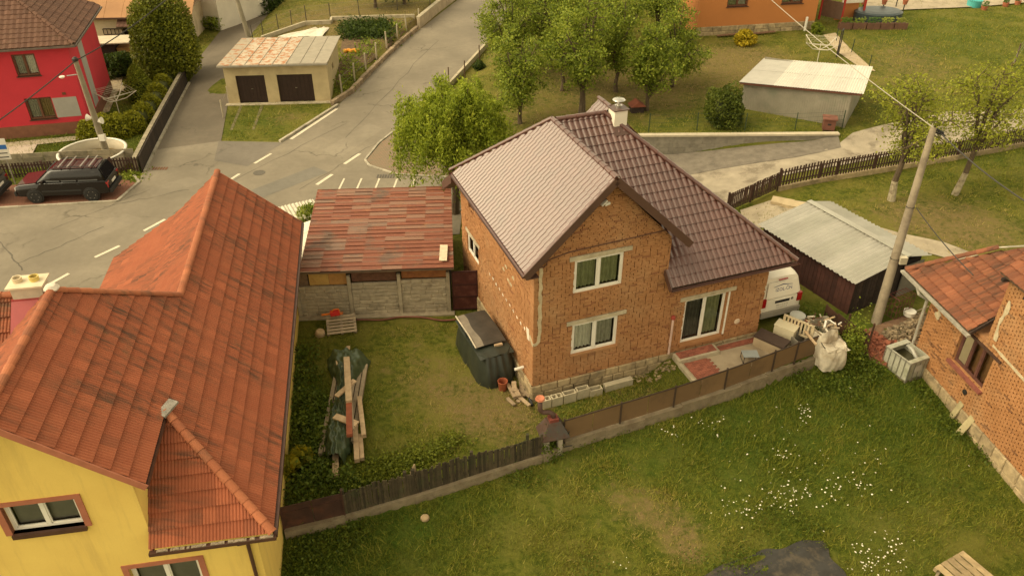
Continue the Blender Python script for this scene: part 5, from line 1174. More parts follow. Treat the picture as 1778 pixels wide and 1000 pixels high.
ew = thing('terrace_edging', ep[0], 'low pale concrete edging above the vegetable garden', 'wall')
for p, q in zip(ep, ep[1:]): m = MB(); m.beam(p-ep[0]+Vector((0,0,.12)), q-ep[0]+Vector((0,0,.12)), .18, .4); m.obj('edging_block', CONC, ew)
rwp = [on(u, v) for u, v in ((765,168),(790,142),(815,115),(845,82))]
ow = thing('orchard_wall', rwp[0], 'low pale concrete wall between the orchard and the road', 'wall')
for p, q in zip(rwp, rwp[1:]):
    d = q-p
    for i in range(2): m = MB(); m.beam(p-rwp[0]+d*(i/2)+Vector((0,0,.1)), p-rwp[0]+d*((i+1)/2-.004)+Vector((0,0,.1)), .2, .6); m.obj('wall_block', CONC, ow)
post_row('orchard_posts', 'three rusty posts with wire on the low orchard wall', [(779,148),(807,136),(833,108)], 1.3, .04, mat('rusty_post', (.09,.05,.03), .8), 2)
post_row('lane_rail', 'leaning white pipe rail at the left corner of the garage', [(388,205),(398,180)], 1.2, .05, CPOST, 1)
post_row('right_meadow_fence', 'rusty post and wire fence at the right edge of the meadow', [(1745,150),(1760,115),(1790,70)], 1.6, .05, mat('rusty_post', (.09,.05,.03), .8), 3)
post_row('path_wire_fence', 'low green wire fence beside the sandy path to the porch', [(1452,72),(1478,92),(1508,120)], 1.0, .035, GREENP, 3, wmat=GREENP)
gg = thing('garden_gate', on(1452, 100), 'narrow dark iron gate standing open beside the sandy path', 'gate', R(60))
m = MB(); 
for p, q in (((0,0,0),(0,0,1.9)),((.75,0,0),(.75,0,1.9)),((0,0,1.9),(.75,0,1.9)),((0,0,.1),(.75,0,.1)),((0,0,.75),(.75,0,.75))): m.beam(p, q, .07, .07)
m.obj('gate_frame', mat('black_iron', (.025,.02,.018), .6), gg)
m = MB(); m.box((.03,-.015,.12),(.72,.015,.74)); m.obj('gate_panel', MATS['black_iron'], gg)
# ================================================================== VEHICLES
def loft(secs, cap=True):
    mb = MB(); n = len(secs[0]); vs_ = [p for s in secs for p in s]
    fs = [(i*n+j, i*n+(j+1) % n, (i+1)*n+(j+1) % n, (i+1)*n+j) for i in range(len(secs)-1) for j in range(n)]
    if cap: fs += [tuple(range(n))[::-1], tuple((len(secs)-1)*n+j for j in range(n))]
    mb.add(vs_, fs); return mb
def section(x, w, z0, z1, wt=None, lean=0.0, r=.06, crown=.02):
    """closed car cross-section at x: half width w, top half width wt; lean shifts the top along x"""
    wt = wt or w; zm = z0 + (z1-z0)*.55
    half = [(w*.9, z0, 0), (w, z0+r, .05), (w, zm, .5), (wt+(w-wt)*.08, z1-r, .95), (wt-r, z1, 1), (wt*.4, z1+crown, 1)]
    pts = [(x+lean*t, y, z) for y, z, t in half] + [(x+lean*t, -y, z) for y, z, t in half[::-1]]
    return [Vector(p) for p in pts]
PAINTB = mat('black_car_paint', (.008,.006,.006), .2, 0, bump=0, spec=.35); MATS['black_car_paint'].node_tree.nodes['Principled BSDF'].inputs['Coat Weight'].default_value = .2
PAINT_SHEEN = mat('sheen_car_paint', (.05,.012,.014), .25, 0, bump=0, spec=.6); MATS['sheen_car_paint'].node_tree.nodes['Principled BSDF'].inputs['Coat Weight'].default_value = 1.0  # sky sheen on bonnet and roof, put into the colour as maroon
PAINTW = mat('white_van_paint', (.74,.69,.58), .35, .03, 1, 0, spec=.5, c2=(.66,.6,.48), c2scale=1.0, c2amt=(.5,.8))
PAINTG = mat('grey_car_paint', (.07,.065,.06), .3, 0, bump=0, spec=.6)
CGLASS = mat('car_glass', (.01,.01,.012), .05, 0, bump=0, spec=.8); RUB = mat('tyre_rubber', (.018,.017,.016), .85, 0, bump=0); ALLOY = mat('alloy', (.45,.43,.4), .35, 0, bump=0, metal=.9)
DPL = mat('black_plastic', (.02,.019,.018), .6, 0, bump=0); REDL = mat('red_lamp', (.3,.01,.012), .2, 0, bump=0, spec=.7); CLRL = mat('clear_lamp', (.5,.49,.46), .15, 0, bump=0, spec=.7)
def wheel(par, x, y, r, wd, side):
    M = Matrix.Translation((x, y, r)) @ Matrix.Rotation(R(-90*side), 4, 'X')
    t = MB(); t.lathe([(r*.6,-wd/2),(r*.93,-wd/2),(r,-wd*.3),(r,wd*.3),(r*.93,wd/2),(r*.6,wd/2)], (0,0,0), 28, M); to = t.obj('wheel', RUB, par); smooth_angle(to, 35)
    m = MB(); m.lathe([(r*.62,-wd*.4),(r*.64,wd*.42),(r*.58,wd*.45),(r*.56,wd*.25),(.0,wd*.2)], (0,0,0), 24, M)
    for k in range(6): a = k*math.pi/3; m.beam(M @ Vector((0,0,wd*.38)), M @ Vector((math.cos(a)*r*.58, math.sin(a)*r*.58, wd*.42)), .07, .04, up=tuple((M.to_3x3() @ Vector((0,0,1)))))
    m.obj('rim', ALLOY, to)
def side_panel(par, pts, mt, nm, off=.006):
    """flat panel on both body sides from (x, y, z) corners"""
    for s in (1, -1):
        m = MB(); P = [Vector((x, s*(y+off), z)) for x, y, z in pts]; m.prism(P, (0, -s*.02, 0)); m.obj(nm, mt, par)
def suv(name, loc, rz, label, paint, hood):
    c = thing(name, loc, label, 'car', rz)
    S_ = section; W = .9
    secs = [S_(2.38,.78,.42,.78,.7), S_(2.32,.84,.36,.92,.8), S_(2.1,.88,.34,1.0,.82), S_(1.2,W,.34,1.08,.84), S_(1.0,W,.34,1.12,.86), S_(-1.6,W,.34,1.14,.87), S_(-2.2,W,.36,1.14,.87), S_(-2.36,.87,.4,1.1,.84), S_(-2.4,.84,.46,.95,.8)]
    b = loft(secs).obj('body', paint, c); smooth_angle(b, 38)
    cab = loft([S_(1.22,.84,1.08,1.1,.8), S_(.52,.85,1.1,1.68,.7), S_(.3,.855,1.1,1.74,.69), S_(-1.6,.86,1.1,1.76,.69), S_(-2.05,.855,1.1,1.72,.68), S_(-2.3,.84,1.1,1.14,.8)]).obj('cabin', paint, c); smooth_angle(cab, 38)
    yb, yt = .862, .725
    for x0, x1, x2, x3 in ((.82,-.02,-.02,.4),(-.1,-.86,-.86,-.1),(-.96,-1.95,-1.86,-.96)):
        for s in (1, -1):
            m = MB(); P = [Vector((x0, s*(yb+.012), 1.16)), Vector((x1, s*(yb+.012), 1.16)), Vector((x2, s*(yt+.03), 1.62)), Vector((x3, s*(yt+.03), 1.62))]; m.prism(P, (0,-s*.03,0)); m.obj('side_window', CGLASS, c)
    m = MB(); m.prism([Vector((1.2,.72,1.12)),Vector((1.2,-.72,1.12)),Vector((.57,-.62,1.66)),Vector((.57,.62,1.66))], (.02,0,.03)); m.obj('windscreen', CGLASS, c)
    m = MB(); m.prism([Vector((-2.3,.72,1.16)),Vector((-2.3,-.72,1.16)),Vector((-2.09,-.6,1.68)),Vector((-2.09,.6,1.68))], (-.03,0,.02)); m.obj('rear_window', CGLASS, c)
    m = MB(); m.prism([Vector((2.22,.74,.99)),Vector((2.22,-.74,.99)),Vector((1.24,-.76,1.1)),Vector((1.24,.76,1.1))], (0,0,.025)); m.obj('bonnet', hood, c)
    m = MB(); m.prism([Vector((.3,.6,1.765)),Vector((.3,-.6,1.765)),Vector((-1.95,-.6,1.765)),Vector((-1.95,.6,1.765))], (0,0,.02)); m.obj('roof_panel', hood, c)
    for y in (.58, -.58): m = MB(); m.tube([(.2,y,1.8),(.1,y,1.86),(-1.8,y,1.86),(-1.9,y,1.8)], .022, 6); m.obj('roof_rail', DPL, c)
    for x in (-.1,-.55,-1.2,-1.65): m = MB(); m.beam((x,-.68,1.9),(x,.68,1.9), .07, .03); m.obj('roof_bar', ALLOY, c)
    for s in (1,-1):
        for x in (1.42,-1.45):
            m = MB(); m.lathe([(.42,-.06),(.42,.012),(.39,.018),(.36,.012)], (0,0,0), 24, Matrix.Translation((x, s*.895, .38)) @ Matrix.Rotation(R(-90*s), 4, 'X')); m.obj('wheel_arch', DPL, c); wheel(c, x, s*.83, .365, .24, s)
        m = MB(); m.box((-2.41,s*.62-.1,.72),(-2.36,s*.62+.14,1.04)) if False else m.box((-2.4,min(s*.6,s*.86),.72),(-2.3,max(s*.6,s*.86),1.04)); m.obj('tail_lamp', REDL, c)
        m = MB(); m.box((2.3,min(s*.5,s*.8),.7),(2.385,max(s*.5,s*.8),.86)); m.obj('headlight', CLRL, c)
        m = MB(); m.box((.75,min(s*.92,s*1.06),1.12),(.87,max(s*.92,s*1.06),1.26)); m.obj('wing_mirror', paint, c)
        m = MB(); m.box((-1.0,min(s*.9,s*.925),.62),(1.0,max(s*.9,s*.925),.7)); m.obj('side_moulding', DPL, c)
        for x in (-.06,-.92): m = MB(); m.box((x-.1,min(s*.905,s*.925),.98),(x+.06,max(s*.905,s*.925),1.01)); m.obj('door_handle', DPL, c)
    m = MB(); m.box((-2.52,-.82,.42),(-2.38,.82,.62)); m.obj('rear_bumper', DPL, c); m = MB(); m.box((2.36,-.82,.4),(2.46,.82,.62)); m.obj('front_bumper', DPL, c)
    m = MB(); m.box((2.37,-.45,.66),(2.4,.45,.86)); m.obj('grille', DPL, c)
    m = MB(); m.box((-2.43,-.26,.76),(-2.4,.26,.88)); m.obj('number_plate', WHITE, c); m = MB(); m.tube([(-2.45,0,.42),(-2.68,0,.42),(-2.68,0,.5)], .03, 6); m.obj('tow_hook', DPL, c)
    return c
Fc, Rc = G(64,354), G(164,350); ax = (Fc-Rc).normalized(); yaw = math.atan2(ax.y, ax.x); mid = (Fc+Rc)/2; side = Vector((ax.y, -ax.x, 0))
if side.y < 0: side = -side
suv('parked_car', mid + side*.9 + Vector((0,0,.035)), yaw, 'black estate 4x4 with roof bars parked on red paving', PAINTB, PAINT_SHEEN)
c2 = suv('parked_car', mid + side*.9 + Vector((0,0,.035)) + ax*5.75 + Vector((.02,-.1,0)), yaw, 'dark grey car cut off by the left edge of the photo', PAINTG, PAINTG)
# ---- white van
def van():
    c = thing('delivery_van', HO, 'white panel van with blue roof logo parked behind the brick house corner', 'van', 0)
    S_ = section; W = .95
    secs = [S_(-.04,.86,.42,.9,.82), S_(0,.93,.36,1.12,.9,0), S_(.05,.945,.34,1.9,.74,.14,.09,.03), S_(.35,W,.32,1.96,.78,.1,.1,.03), S_(3.4,W,.32,1.96,.78,0,.1,.03), S_(3.9,W,.32,1.5,.8,-.05), S_(4.55,.93,.34,1.05,.8), S_(4.85,.85,.38,.85,.7)]
    b = loft(secs).obj('body', PAINTW, c); smooth_angle(b, 36)
    for s in (1,-1):
        for x in (.95,3.95): wheel(c, x, s*.85, .33, .22, s)
        m = MB(); m.box((-.075,min(s*.72,s*.93),.82),(.1,max(s*.72,s*.93),1.18)); m.obj('tail_lamp', REDL, c)
        m = MB(); m.prism([Vector((.5,s*.955,1.22)),Vector((3.3,s*.955,1.22)),Vector((3.3,s*.86,1.72)),Vector((.5,s*.86,1.72))], (0,s*.012,0)); m.obj('side_window', CGLASS, c)
    # tailgate with raised window pressing, seams, handle, plate
    tilt = lambda z: -.045 + (.19 if z > 1.1 else .0)*(z-1.1)/.8
    m = MB(); m.prism([Vector((tilt(1.18)-.0,.74,1.2)),Vector((tilt(1.18),-.74,1.2)),Vector((tilt(1.8)-.012,-.64,1.78)),Vector((tilt(1.8)-.012,.64,1.78))], (-.03,0,0)); m.obj('tailgate_panel', PAINTW, c)
    m = MB(); m.box((-.062,-.7,.62),(-.03,.7,1.12)); m.obj('lower_tailgate', PAINTW, c)
    m = MB(); m.box((-.075,-.36,.92),(-.06,.3,1.04)); m.obj('number_plate', DPL, c)
    m = MB(); m.box((-.085,-.4,1.05),(-.055,.34,1.085)); m.obj('plate_lamp_bar', PAINTW, c)
    m = MB(); m.lathe([(.06,0),(.055,.012),(.0,.014)], (0,0,0), 16, Matrix.Translation((-.062,-.48,1.0)) @ Matrix.Rotation(R(-90), 4, 'Y')); m.obj('badge', mat('dull_badge', (.2,.18,.15), .4), c)
    m = MB(); m.box((-.12,-.9,.36),(.05,.9,.6)); m.obj('rear_bumper', mat('grey_bumper', (.3,.27,.22), .7, .1), c)
    m = MB(); m.box((.06,-.2,1.86),(.11,.2,1.89)); m.obj('brake_lamp', REDL, c)
    m = MB(); m.box((.8,-.5,1.985),(3.2,-.35,2.0)); m.obj('roof_rib', PAINTW, c); m = MB(); m.box((.8,.35,1.985),(3.2,.5,2.0)); m.obj('roof_rib', PAINTW, c)
    BLUE = mat('logo_blue', (.03,.045,.16), .5, 0, bump=0)
    sl_ = math.atan2(.19, .8)
    MT = Matrix.Translation((tilt(1.48)-.052,-.05,1.42)) @ Matrix(((0,0,-1,0),(-1,0,0,0),(0,1,0,0),(0,0,0,1))) @ Matrix.Rotation(-sl_, 4, 'X')
    text_mesh('lettering', 'IZOL-\u010cN', .19, BLUE, c, MT)
    m = MB(); n = 12; vs_ = []
    for i in range(n+1):
        t = i/n; y = .42-.86*t; zt = 1.62+.07*(1-abs(2*t-1)); vs_ += [(tilt(zt)-.056,y,zt), (tilt(zt)-.058,y,zt-.035+.02*abs(2*t-1))]
    m.add(vs_, [(2*i,2*i+2,2*i+3,2*i+1) for i in range(n)]); m.obj('logo_roof_swoosh', BLUE, c, fix=False)
    for z, tx in ((.78,'0904 7 39 06 42'),(.68,'www.izol-cn.sk')): text_mesh('lettering', tx, .085, mat('faded_print', (.3,.27,.22), .7), c, Matrix.Translation((-.064,-.05,z)) @ Matrix(((0,0,-1,0),(-1,0,0,0),(0,1,0,0),(0,0,0,1))))
    return c
vn_ = van(); rb_ = fpt(HO, HH, 1361, 556, z=.62)
Av = Vector((-math.sin(HH), math.cos(HH), 0)); Bv = Vector((math.cos(HH), math.sin(HH), 0))
vn_.location = HO + Bv*11.0 + Av*.6 + Vector((0,0,.5)); vn_.rotation_euler = (0,0,HH+R(90)); vn_.scale = (1.05,1.04,1.06)
# ================================================================== POLES AND WIRES
PCON = mat('pole_concrete', (.25,.205,.145), .92, .15, 2, .4, 25, c2=(.17,.135,.095), c2scale=1.4)
pr = thing('utility_pole', Vector((14.9,26.9,.3)), 'tall tapered concrete utility pole standing before the grey roofed shed', 'pole')
ptop = G(1621,222,8.0) - pr.location
m = MB(); m.tube([tuple(-Vector(ptop)*.12), tuple(ptop)], [.215,.12], 14); po_ = m.obj('shaft', PCON, pr, smooth=False); smooth_angle(po_, 50)
for t in (.36, .62): c = Vector(ptop)*t; m = MB(); m.lathe([(.215-.085*t,-.02),(.215-.085*t,.02)], tuple(c), 14); m.obj('band', DPL, pr)
c = Vector(ptop)*.36; m = MB(); m.box((c.x+.12,c.y-.25,c.z-.15),(c.x+.4,c.y-.05,c.z+.15)); m.obj('meter_box', mat('beige_box', (.5,.44,.32), .6), pr)
m = MB(); tp = Vector(ptop)
for i in range(4): m.lathe([(.03,0),(.05,.03),(.05,.1),(.02,.13)], (tp.x+.12+.09*i, tp.y-.05, tp.z-.12-.05*i), 8)
m.beam((tp.x,tp.y,tp.z-.15),(tp.x+.5,tp.y-.05,tp.z-.3), .05, .05); m.obj('insulator_bracket', DPL, pr)
WB = mat('black_wire', (.03,.026,.022), .6, 0, bump=0)
def wire(a, b, sag, label, r=.012, mt=WB):
    a, b = Vector(a), Vector(b); m = MB(); m.tube([a.lerp(b, t) - Vector((0,0,sag*4*t*(1-t))) for t in np.linspace(0, 1, 14)], r, 5)
    return tag(m.obj('overhead_wire', mt), label, 'wire')
T_ = pr.location + tp
wire(T_, G(1330,-8,9.0), .15, 'pale overhead wire from the utility pole across the white shed roof to the orange house', .017, mat('pale_wire', (.38,.34,.28), .6, 0, bump=0))
wire(T_ + Vector((.3,0,-.2)), G(1800,362,7.0), .15, 'dark overhead wire from the pole top to the right edge over the lawn', .026)
wire(pr.location + tp*.62 + Vector((.2,-.1,0)), G(1690,478,5.2), .1, 'short dark wire from the middle of the pole to the old tiled roof', .02)
def street_pole(name, base, top, label, lamp=True):
    c = thing(name, base, label, 'pole'); tv = Vector(top)-Vector(base)
    m = MB(); m.tube([(0,0,-.3), tuple(tv)], [.2,.12], 12); o = m.obj('shaft', mat('grey_pole', (.27,.235,.17), .92, .15, 2, .4, 25), c); smooth_angle(o, 50)
    m = MB(); m.lathe([(.15,0),(.15,.12),(.06,.2)], tuple(tv), 10); m.obj('cap', DPL, c)
    if lamp:
        q = tv + Vector((-.1,-.1,-.7)); m = MB(); m.tube([q, q+Vector((-.35,-.35,.05))], .03, 6); m.obj('lamp_arm', ALLOY, c)
        m = MB(); m.lathe([(.02,.06),(.13,.04),(.15,0),(.08,-.06),(0,-.07)], (q.x-.55,q.y-.45,q.z+.03), 12); m.obj('lamp_head', mat('lamp_white', (.66,.62,.54), .4), c)
        for t, dx in ((.46,-.3),(.43,.3)):
            q = tv*t; m = MB(); m.lathe([(.05,0),(.2,.28)], (0,0,0), 12, Matrix.Translation((q.x+dx*.4,q.y-.1,q.z)) @ Matrix.Rotation(R(80 if dx > 0 else -80), 4, 'Y')); m.obj('loudspeaker', WHITE, c)
        q = tv*.27; m = MB(); m.box((q.x+.05,q.y-.4,q.z-.15),(q.x+.35,q.y-.15,q.z+.2)); m.obj('junction_box', WHITE, c)
        q = tv*.06; m = MB(); m.box((q.x-.3,q.y-.35,q.z-.05),(q.x+.0,q.y-.15,q.z+.2)); m.obj('junction_box', WHITE, c)
    return c
bl = G(190,279,0); tl = G(131,106,6.6)
street_pole('street_lamp_pole', bl, tl, 'grey concrete pole with a street lamp and loudspeakers beside the pool')
wire(tl, G(-60,250,5.2), .1, 'thin dark wire from the lamp pole down to the left edge', .03); wire(tl, G(300,-10,8.5), .2, 'thin dark wire from the lamp pole over the clipped evergreen', .03)
b2 = on(433, 66); street_pole('lane_pole', b2, b2 + Vector((-.9,-.2,7)), 'plain concrete pole behind the garage beside the side lane', False)
# ================================================================== THINGS IN THE GARDEN
WOODL = mat('fresh_timber', (.5,.36,.22), .85, .15, 5, .3, 30, piece=.2, c2=(.36,.25,.15), c2scale=3)
WOODG = mat('grey_timber', (.3,.235,.16), .9, .2, 5, .4, 30, piece=.2)
def cloth(name, nx, ny, fn, mt, parent=None, thick=0):
    """sheet z-surface from fn(s,t)->Vector"""
    mb = MB(); mb.add([fn(i/nx, j/ny) for j in range(ny+1) for i in range(nx+1)], [(j*(nx+1)+i, j*(nx+1)+i+1, (j+1)*(nx+1)+i+1, (j+1)*(nx+1)+i) for j in range(ny) for i in range(nx)])
    return mb.obj(name, mt, parent, smooth=True, fix=False)
TARP = mat('green_tarpaulin', (.028,.033,.025), .42, .25, 3, .25, 14, spec=.5, bdist=.02); TARPL = mat('light_green_tarpaulin', (.05,.072,.035), .4, .3, 4, .3, 12, spec=.5, bdist=.02)
# covered trailer beside the house
tc0 = G(852, 597, 1.25); tc = thing('covered_trailer', Vector((-1.08,25.05,0)), 'vehicle wrapped in dark green tarpaulin with a dark sheet on top beside the brick wall', 'vehicle', HH+R(3))
def trail(s, t):
    a = 2*math.pi*s; L, W = 1.5, .72
    cx_, sx_ = math.cos(a), math.sin(a); sq = (abs(cx_)**5+abs(sx_)**5)**(-.2)
    f = 1.06 - .16*t**2 + .035*math.sin(9*a+3*t)*(1-t) + .02*math.sin(17*a); h = 1.22*t + .03*math.sin(5*a)*t
    return Vector((W*cx_*sq*f, L*sx_*sq*(f+.06*(1-t)*(1 if sx_ < 0 else 0)), h))
cloth('tarpaulin', 72, 12, trail, TARP, tc)
cloth('tarpaulin_top', 12, 12, lambda s, t: Vector(((s-.5)*1.36, (t-.5)*2.75, 1.2 + .05*math.sin(s*3.1) + .012*math.sin(13*s+7*t))), TARP, tc)
cloth('top_sheet', 10, 10, lambda s, t: Vector(((s-.5)*1.22, -.75+t*2.2, 1.3+.09*math.sin(math.pi*(t*.8+.1)) + .03*math.sin(math.pi*s))), mat('dark_bitumen_sheet', (.05,.042,.034), .5, .3, 2.5, .2), tc)
cloth('pale_strip', 4, 10, lambda s, t: Vector((-.6+s*.3+.04*math.sin(9*t), -.75+t*2.2, 1.306+.09*math.sin(math.pi*(t*.8+.1)) + .03*math.sin(math.pi*(s*.25)))), mat('pale_sheet_strip', (.2,.17,.13), .6, .2, 3), tc)  # lighter strip along the left side of the top sheet
m = MB(); m.tube([(-.62,-.75,1.34),(-.62,0,1.42),(-.62,1.45,1.36)], .03, 6); m.obj('pale_edge', mat('pale_edge', (.5,.44,.34), .7), tc)
m = MB(); m.beam((.1,-.8,1.27),(.42,-.82,1.27), .1, .08); m.obj('wood_block', WOODL, tc)
bk = MB(); bk.lathe([(.14,0),(.15,.03),(.185,.4),(.195,.42),(.17,.42),(.13,.05),(0,.05)], (0,0,0), 20); bko = bk.obj('bucket', mat('terracotta_bucket', (.3,.085,.04), .6, .15, 4)); bko.location = on(873,676); smooth_angle(bko, 40); tag(bko, 'terracotta coloured bucket beside the tarpaulin covered vehicle', 'bucket')
bp = on(895, 690)
for i in range(9):
    m = MB(); L = random.uniform(.5, .95); w2 = random.uniform(.1, .18); m.box((-L/2,-w2/2,0),(L/2,w2/2,.05)); o = m.obj('bark_slab', mat('bark_wood', (.3,.22,.14), .95, .3, 8, .8, 15, piece=.25)); o.location = bp + Vector((random.uniform(-.3,.35), random.uniform(-.45,.35), .02+.03*i)); o.rotation_euler = (random.uniform(-.1,.1), random.uniform(-.1,.1), R(110)+random.uniform(-.5,.5))
    tag(o, 'weathered bark slab in the small heap at the brick house corner', 'slab', 'bark slabs heaped at the house corner')
hp = MB(); hp.tube([(on(u, v)+Vector((0,0,.08))) for u, v in ((886,606),(895,630),(905,660),(916,686),(924,706))], .06, 8); tag(hp.obj('drain_hose', mat('black_hose', (.02,.02,.02), .6, 0, bump=0), smooth=True), 'black drain pipe lying along the foot of the side wall', 'pipe')
stb = MB(); stb.tube([(0,.9,.95),(-.35,.9,.93)], .055, 12); stb.obj('white_pipe_stub', WHITE, bh)
# hollow blocks along the front wall
HB = mat('block_concrete', (.47,.41,.29), .92, .12, 5, .5, 35, piece=.08)
def hollow(L, W, H, k=2):
    m = MB(); t = .035; m.box((0,0,0),(L,t,H)); m.box((0,W-t,0),(L,W,H))
    for i in range(k+1): x = (L-t)*i/k; m.box((x,t,0),(x+t,W-t,H))
    return m
for i, (b, a, z, L, k_, lab) in enumerate(((.12,-.42,0,.42,2,'nearest the house corner'),(.58,-.42,.0,.42,2,'second from the house corner'),(1.04,-.42,.02,.5,1,'third from the house corner'),(1.58,-.4,.05,.5,1,'fourth from the house corner'),(2.1,-.42,.03,.5,1,'last and lowest of the row'))):
    o = hollow(L, .24, .42 if i < 4 else .3, k_).obj('hollow_block', HB); o.location = HO + Bv*b + Av*(a-.12) + Vector((0,0,z-.03)); o.rotation_euler = (0,0,HH+random.uniform(-.04,.04)); tag(o, 'grey hollow concrete block, ' + lab, 'block', 'hollow blocks along the front wall')
m = MB(); m.box((0,0,0),(1.15,.22,.28)); o = m.obj('concrete_beam', HB); o.location = HO + Bv*2.75 + Av*-.5 + Vector((0,0,.02)); o.rotation_euler = (0,0,HH+.02); tag(o, 'long solid concrete beam lying right of the hollow blocks', 'beam')
# rubble by the patio corner
def debris(name, label, poly, n, smin, smax, mt, cat='rubble', zoff=0., flat=.6, per=None):
    """scattered loose pieces, one heap"""
    P = [on(u, v) for u, v in poly]; xs_, ys_ = [p.x for p in P], [p.y for p in P]; mb = MB(); k = 0
    def ins(x, y):
        c = False; j = len(P)-1
        for i in range(len(P)):
            if (P[i].y > y) != (P[j].y > y) and x < (P[j].x-P[i].x)*(y-P[i].y)/(P[j].y-P[i].y)+P[i].x: c = not c
            j = i
        return c
    tries = 0
    while k < n and tries < n*20:
        tries += 1
        x, y = random.uniform(min(xs_), max(xs_)), random.uniform(min(ys_), max(ys_))
        if not ins(x, y): continue
        s = random.uniform(smin, smax); M = Matrix.Translation((x, y, zgf(x, y)+s*.25+zoff+random.random()*zoff)) @ Matrix.Rotation(random.uniform(0,6.28), 4, 'Z') @ Matrix.Rotation(random.uniform(-.5,.5), 4, 'X') @ Matrix.Diagonal((s, s*random.uniform(.4,.9), s*flat*random.uniform(.5,1), 1))
        mb.rv = random.random(); vs_ = [M @ Vector((a+random.uniform(-.12,.12), b+random.uniform(-.12,.12), c+random.uniform(-.12,.12))) for a, b, c in ((-.5,-.5,-.5),(.5,-.5,-.5),(.5,.5,-.5),(-.5,.5,-.5),(-.5,-.5,.5),(.5,-.5,.5),(.5,.5,.5),(-.5,.5,.5))]
        mb.add(vs_, [(0,3,2,1),(4,5,6,7),(0,1,5,4),(1,2,6,5),(2,3,7,6),(3,0,4,7)]); k += 1
    o = mb.obj(name, mt); o['kind'] = 'stuff'; return tag(o, label, cat)
debris('rubble', 'small pale stones and rubble below the front wall beside the patio', [(1090,655),(1165,625),(1175,640),(1110,665)], 70, .05, .14, STONE)
debris('brick_rubble', 'red brick rubble spread at the foot of the utility pole', [(1495,575),(1520,580),(1560,600),(1555,640),(1510,620)], 260, .08, .25, mat('brick_rubble', (.25,.085,.05), .95, .3, 8, .6, piece=.35))
debris('stone_rubble', 'mixed stone and plaster rubble between the shed and the old brick house', [(1530,580),(1600,545),(1612,560),(1590,605),(1565,625),(1548,600)], 420, .05, .2, mat('mixed_rubble', (.25,.19,.12), .95, .35, 8, .6, piece=.5))
drape('rubble_bed', [(on(u, v).x, on(u, v).y) for u, v in ((1490,580),(1530,562),(1605,540),(1618,560),(1590,610),(1555,645),(1510,625))], .03, mat('rubble_soil', (.17,.1,.06), .95, .3, 6, .8, 30), .5)
# smoker built of iron sheets at the fence corner
sk = thing('garden_smoker', Vector((1.4,20.45,-.25)), 'rusty iron smoker with an angled stovepipe at the fence corner', 'smoker', R(15))
RST2 = mat('smoker_rust', (.075,.042,.03), .75, .3, 4, .3, 20, c2=(.05,.05,.045), c2scale=2)
for x, y in ((-.28,-.2),(.18,-.25),(-.28,.25),(.25,.25)): m = MB(); m.box((x-.08,y-.08,0),(x+.08,y+.08,.75)); m.obj('leg', mat('smoker_concrete', (.3,.26,.2), .9, .25, 4), sk)
m = MB(); m.prism([(-.45,-.35,.72),(.45,-.35,.72),(.45,.35,.72),(-.45,.35,.72)], (0,0,.08)); m.obj('shelf', RST2, sk)
m = MB(); m.add([(-.5,-.4,.8),(.5,-.4,.8),(.5,.4,.8),(-.5,.4,.8),(-.22,-.15,1.35),(.22,-.15,1.35),(.22,.2,1.35),(-.22,.2,1.35)], [(0,1,5,4),(1,2,6,5),(2,3,7,6),(3,0,4,7),(4,5,6,7),(0,3,2,1)]); m.obj('hood', RST2, sk)
m = MB(); m.box((-.16,-.13,1.35),(.16,.17,1.47)); m.obj('collar', mat('red_rust', (.16,.04,.028), .75, .25, 5), sk)
m = MB(); m.tube([(0,.02,1.4),(0,.02,1.6),(-.12,.06,1.68),(-.35,.1,1.7),(-.44,.12,1.8),(-.45,.12,2.25)], .085, 12); m.obj('stovepipe', mat('pipe_brown', (.075,.04,.03), .65, .2, 5), sk, smooth=True)
m = MB(); m.lathe([(.09,0),(.17,.07),(.15,.13),(.06,.1)], (-.45,.12,2.22), 9); m.obj('pipe_crown', mat('orange_crown', (.45,.16,.09), .9, .2, 8), sk)
m = MB(); m.tube([(.35,.0,.3),(.5,-.2,.7),(.48,-.3,1.0)], .02, 5); m.tube([(.3,-.2,.2),(.6,-.35,.35)], .02, 5); m.obj('bent_rod', DPL, sk)
# timber pile under green sheets
tp0 = Vector((-6.0, 22.0, 0))
def beam_thing(p, q, w2, h, mt, label, name='timber_beam', group=None):
    p, q = Vector(p), Vector(q); m = MB(); c = (p+q)/2; m.beam(p-c, q-c, w2, h); o = m.obj(name, mt); o.location = c; return tag(o, label, 'beam', group)
gz = lambda u, v, z: G(u, v, z)
beam_thing(gz(605,602,.15), gz(603,618,.15), .14, .1, WOODL, 'short pale timber poking out at the far end of the pile')
beam_thing(gz(602,622,.95), gz(606,698,.95), .22, .16, WOODL, 'thick pale timber lying on top of the tarpaulin')
beam_thing(gz(606,698,.85), gz(607,756,.85), .2, .14, mat('red_beam', (.26,.075,.035), .8, .2, 4), 'red brown timber on top of the tarpaulin, nearer end')
beam_thing(gz(610,690,.8), gz(613,746,.8), .07, .1, WOODG, 'thin grey lath beside the red brown timber')
beam_thing(gz(584,688,.82), gz(616,660,.9), .2, .05, WOODL, 'short board lying across the upper part of the tarpaulin')
beam_thing(gz(581,722,.8), gz(620,736,.8), .26, .05, WOODL, 'wide board lying across the middle of the tarpaulin')
beam_thing(gz(624,690,.35), gz(632,757,.35), .16, .16, WOODL, 'long timber on the right side of the pile, upper')
beam_thing(gz(617,740,.3), gz(620,800,.3), .17, .16, WOODL, 'pale timber end sticking out right of the tarpaulin')
beam_thing(gz(626,755,.2), gz(629,797,.2), .14, .14, WOODL, 'timber end sticking out at the far right bottom of the pile')
beam_thing(gz(583,750,.12), gz(583,828,.12), .2, .2, WOODL, 'thick timber sticking out at the near left end of the pile')
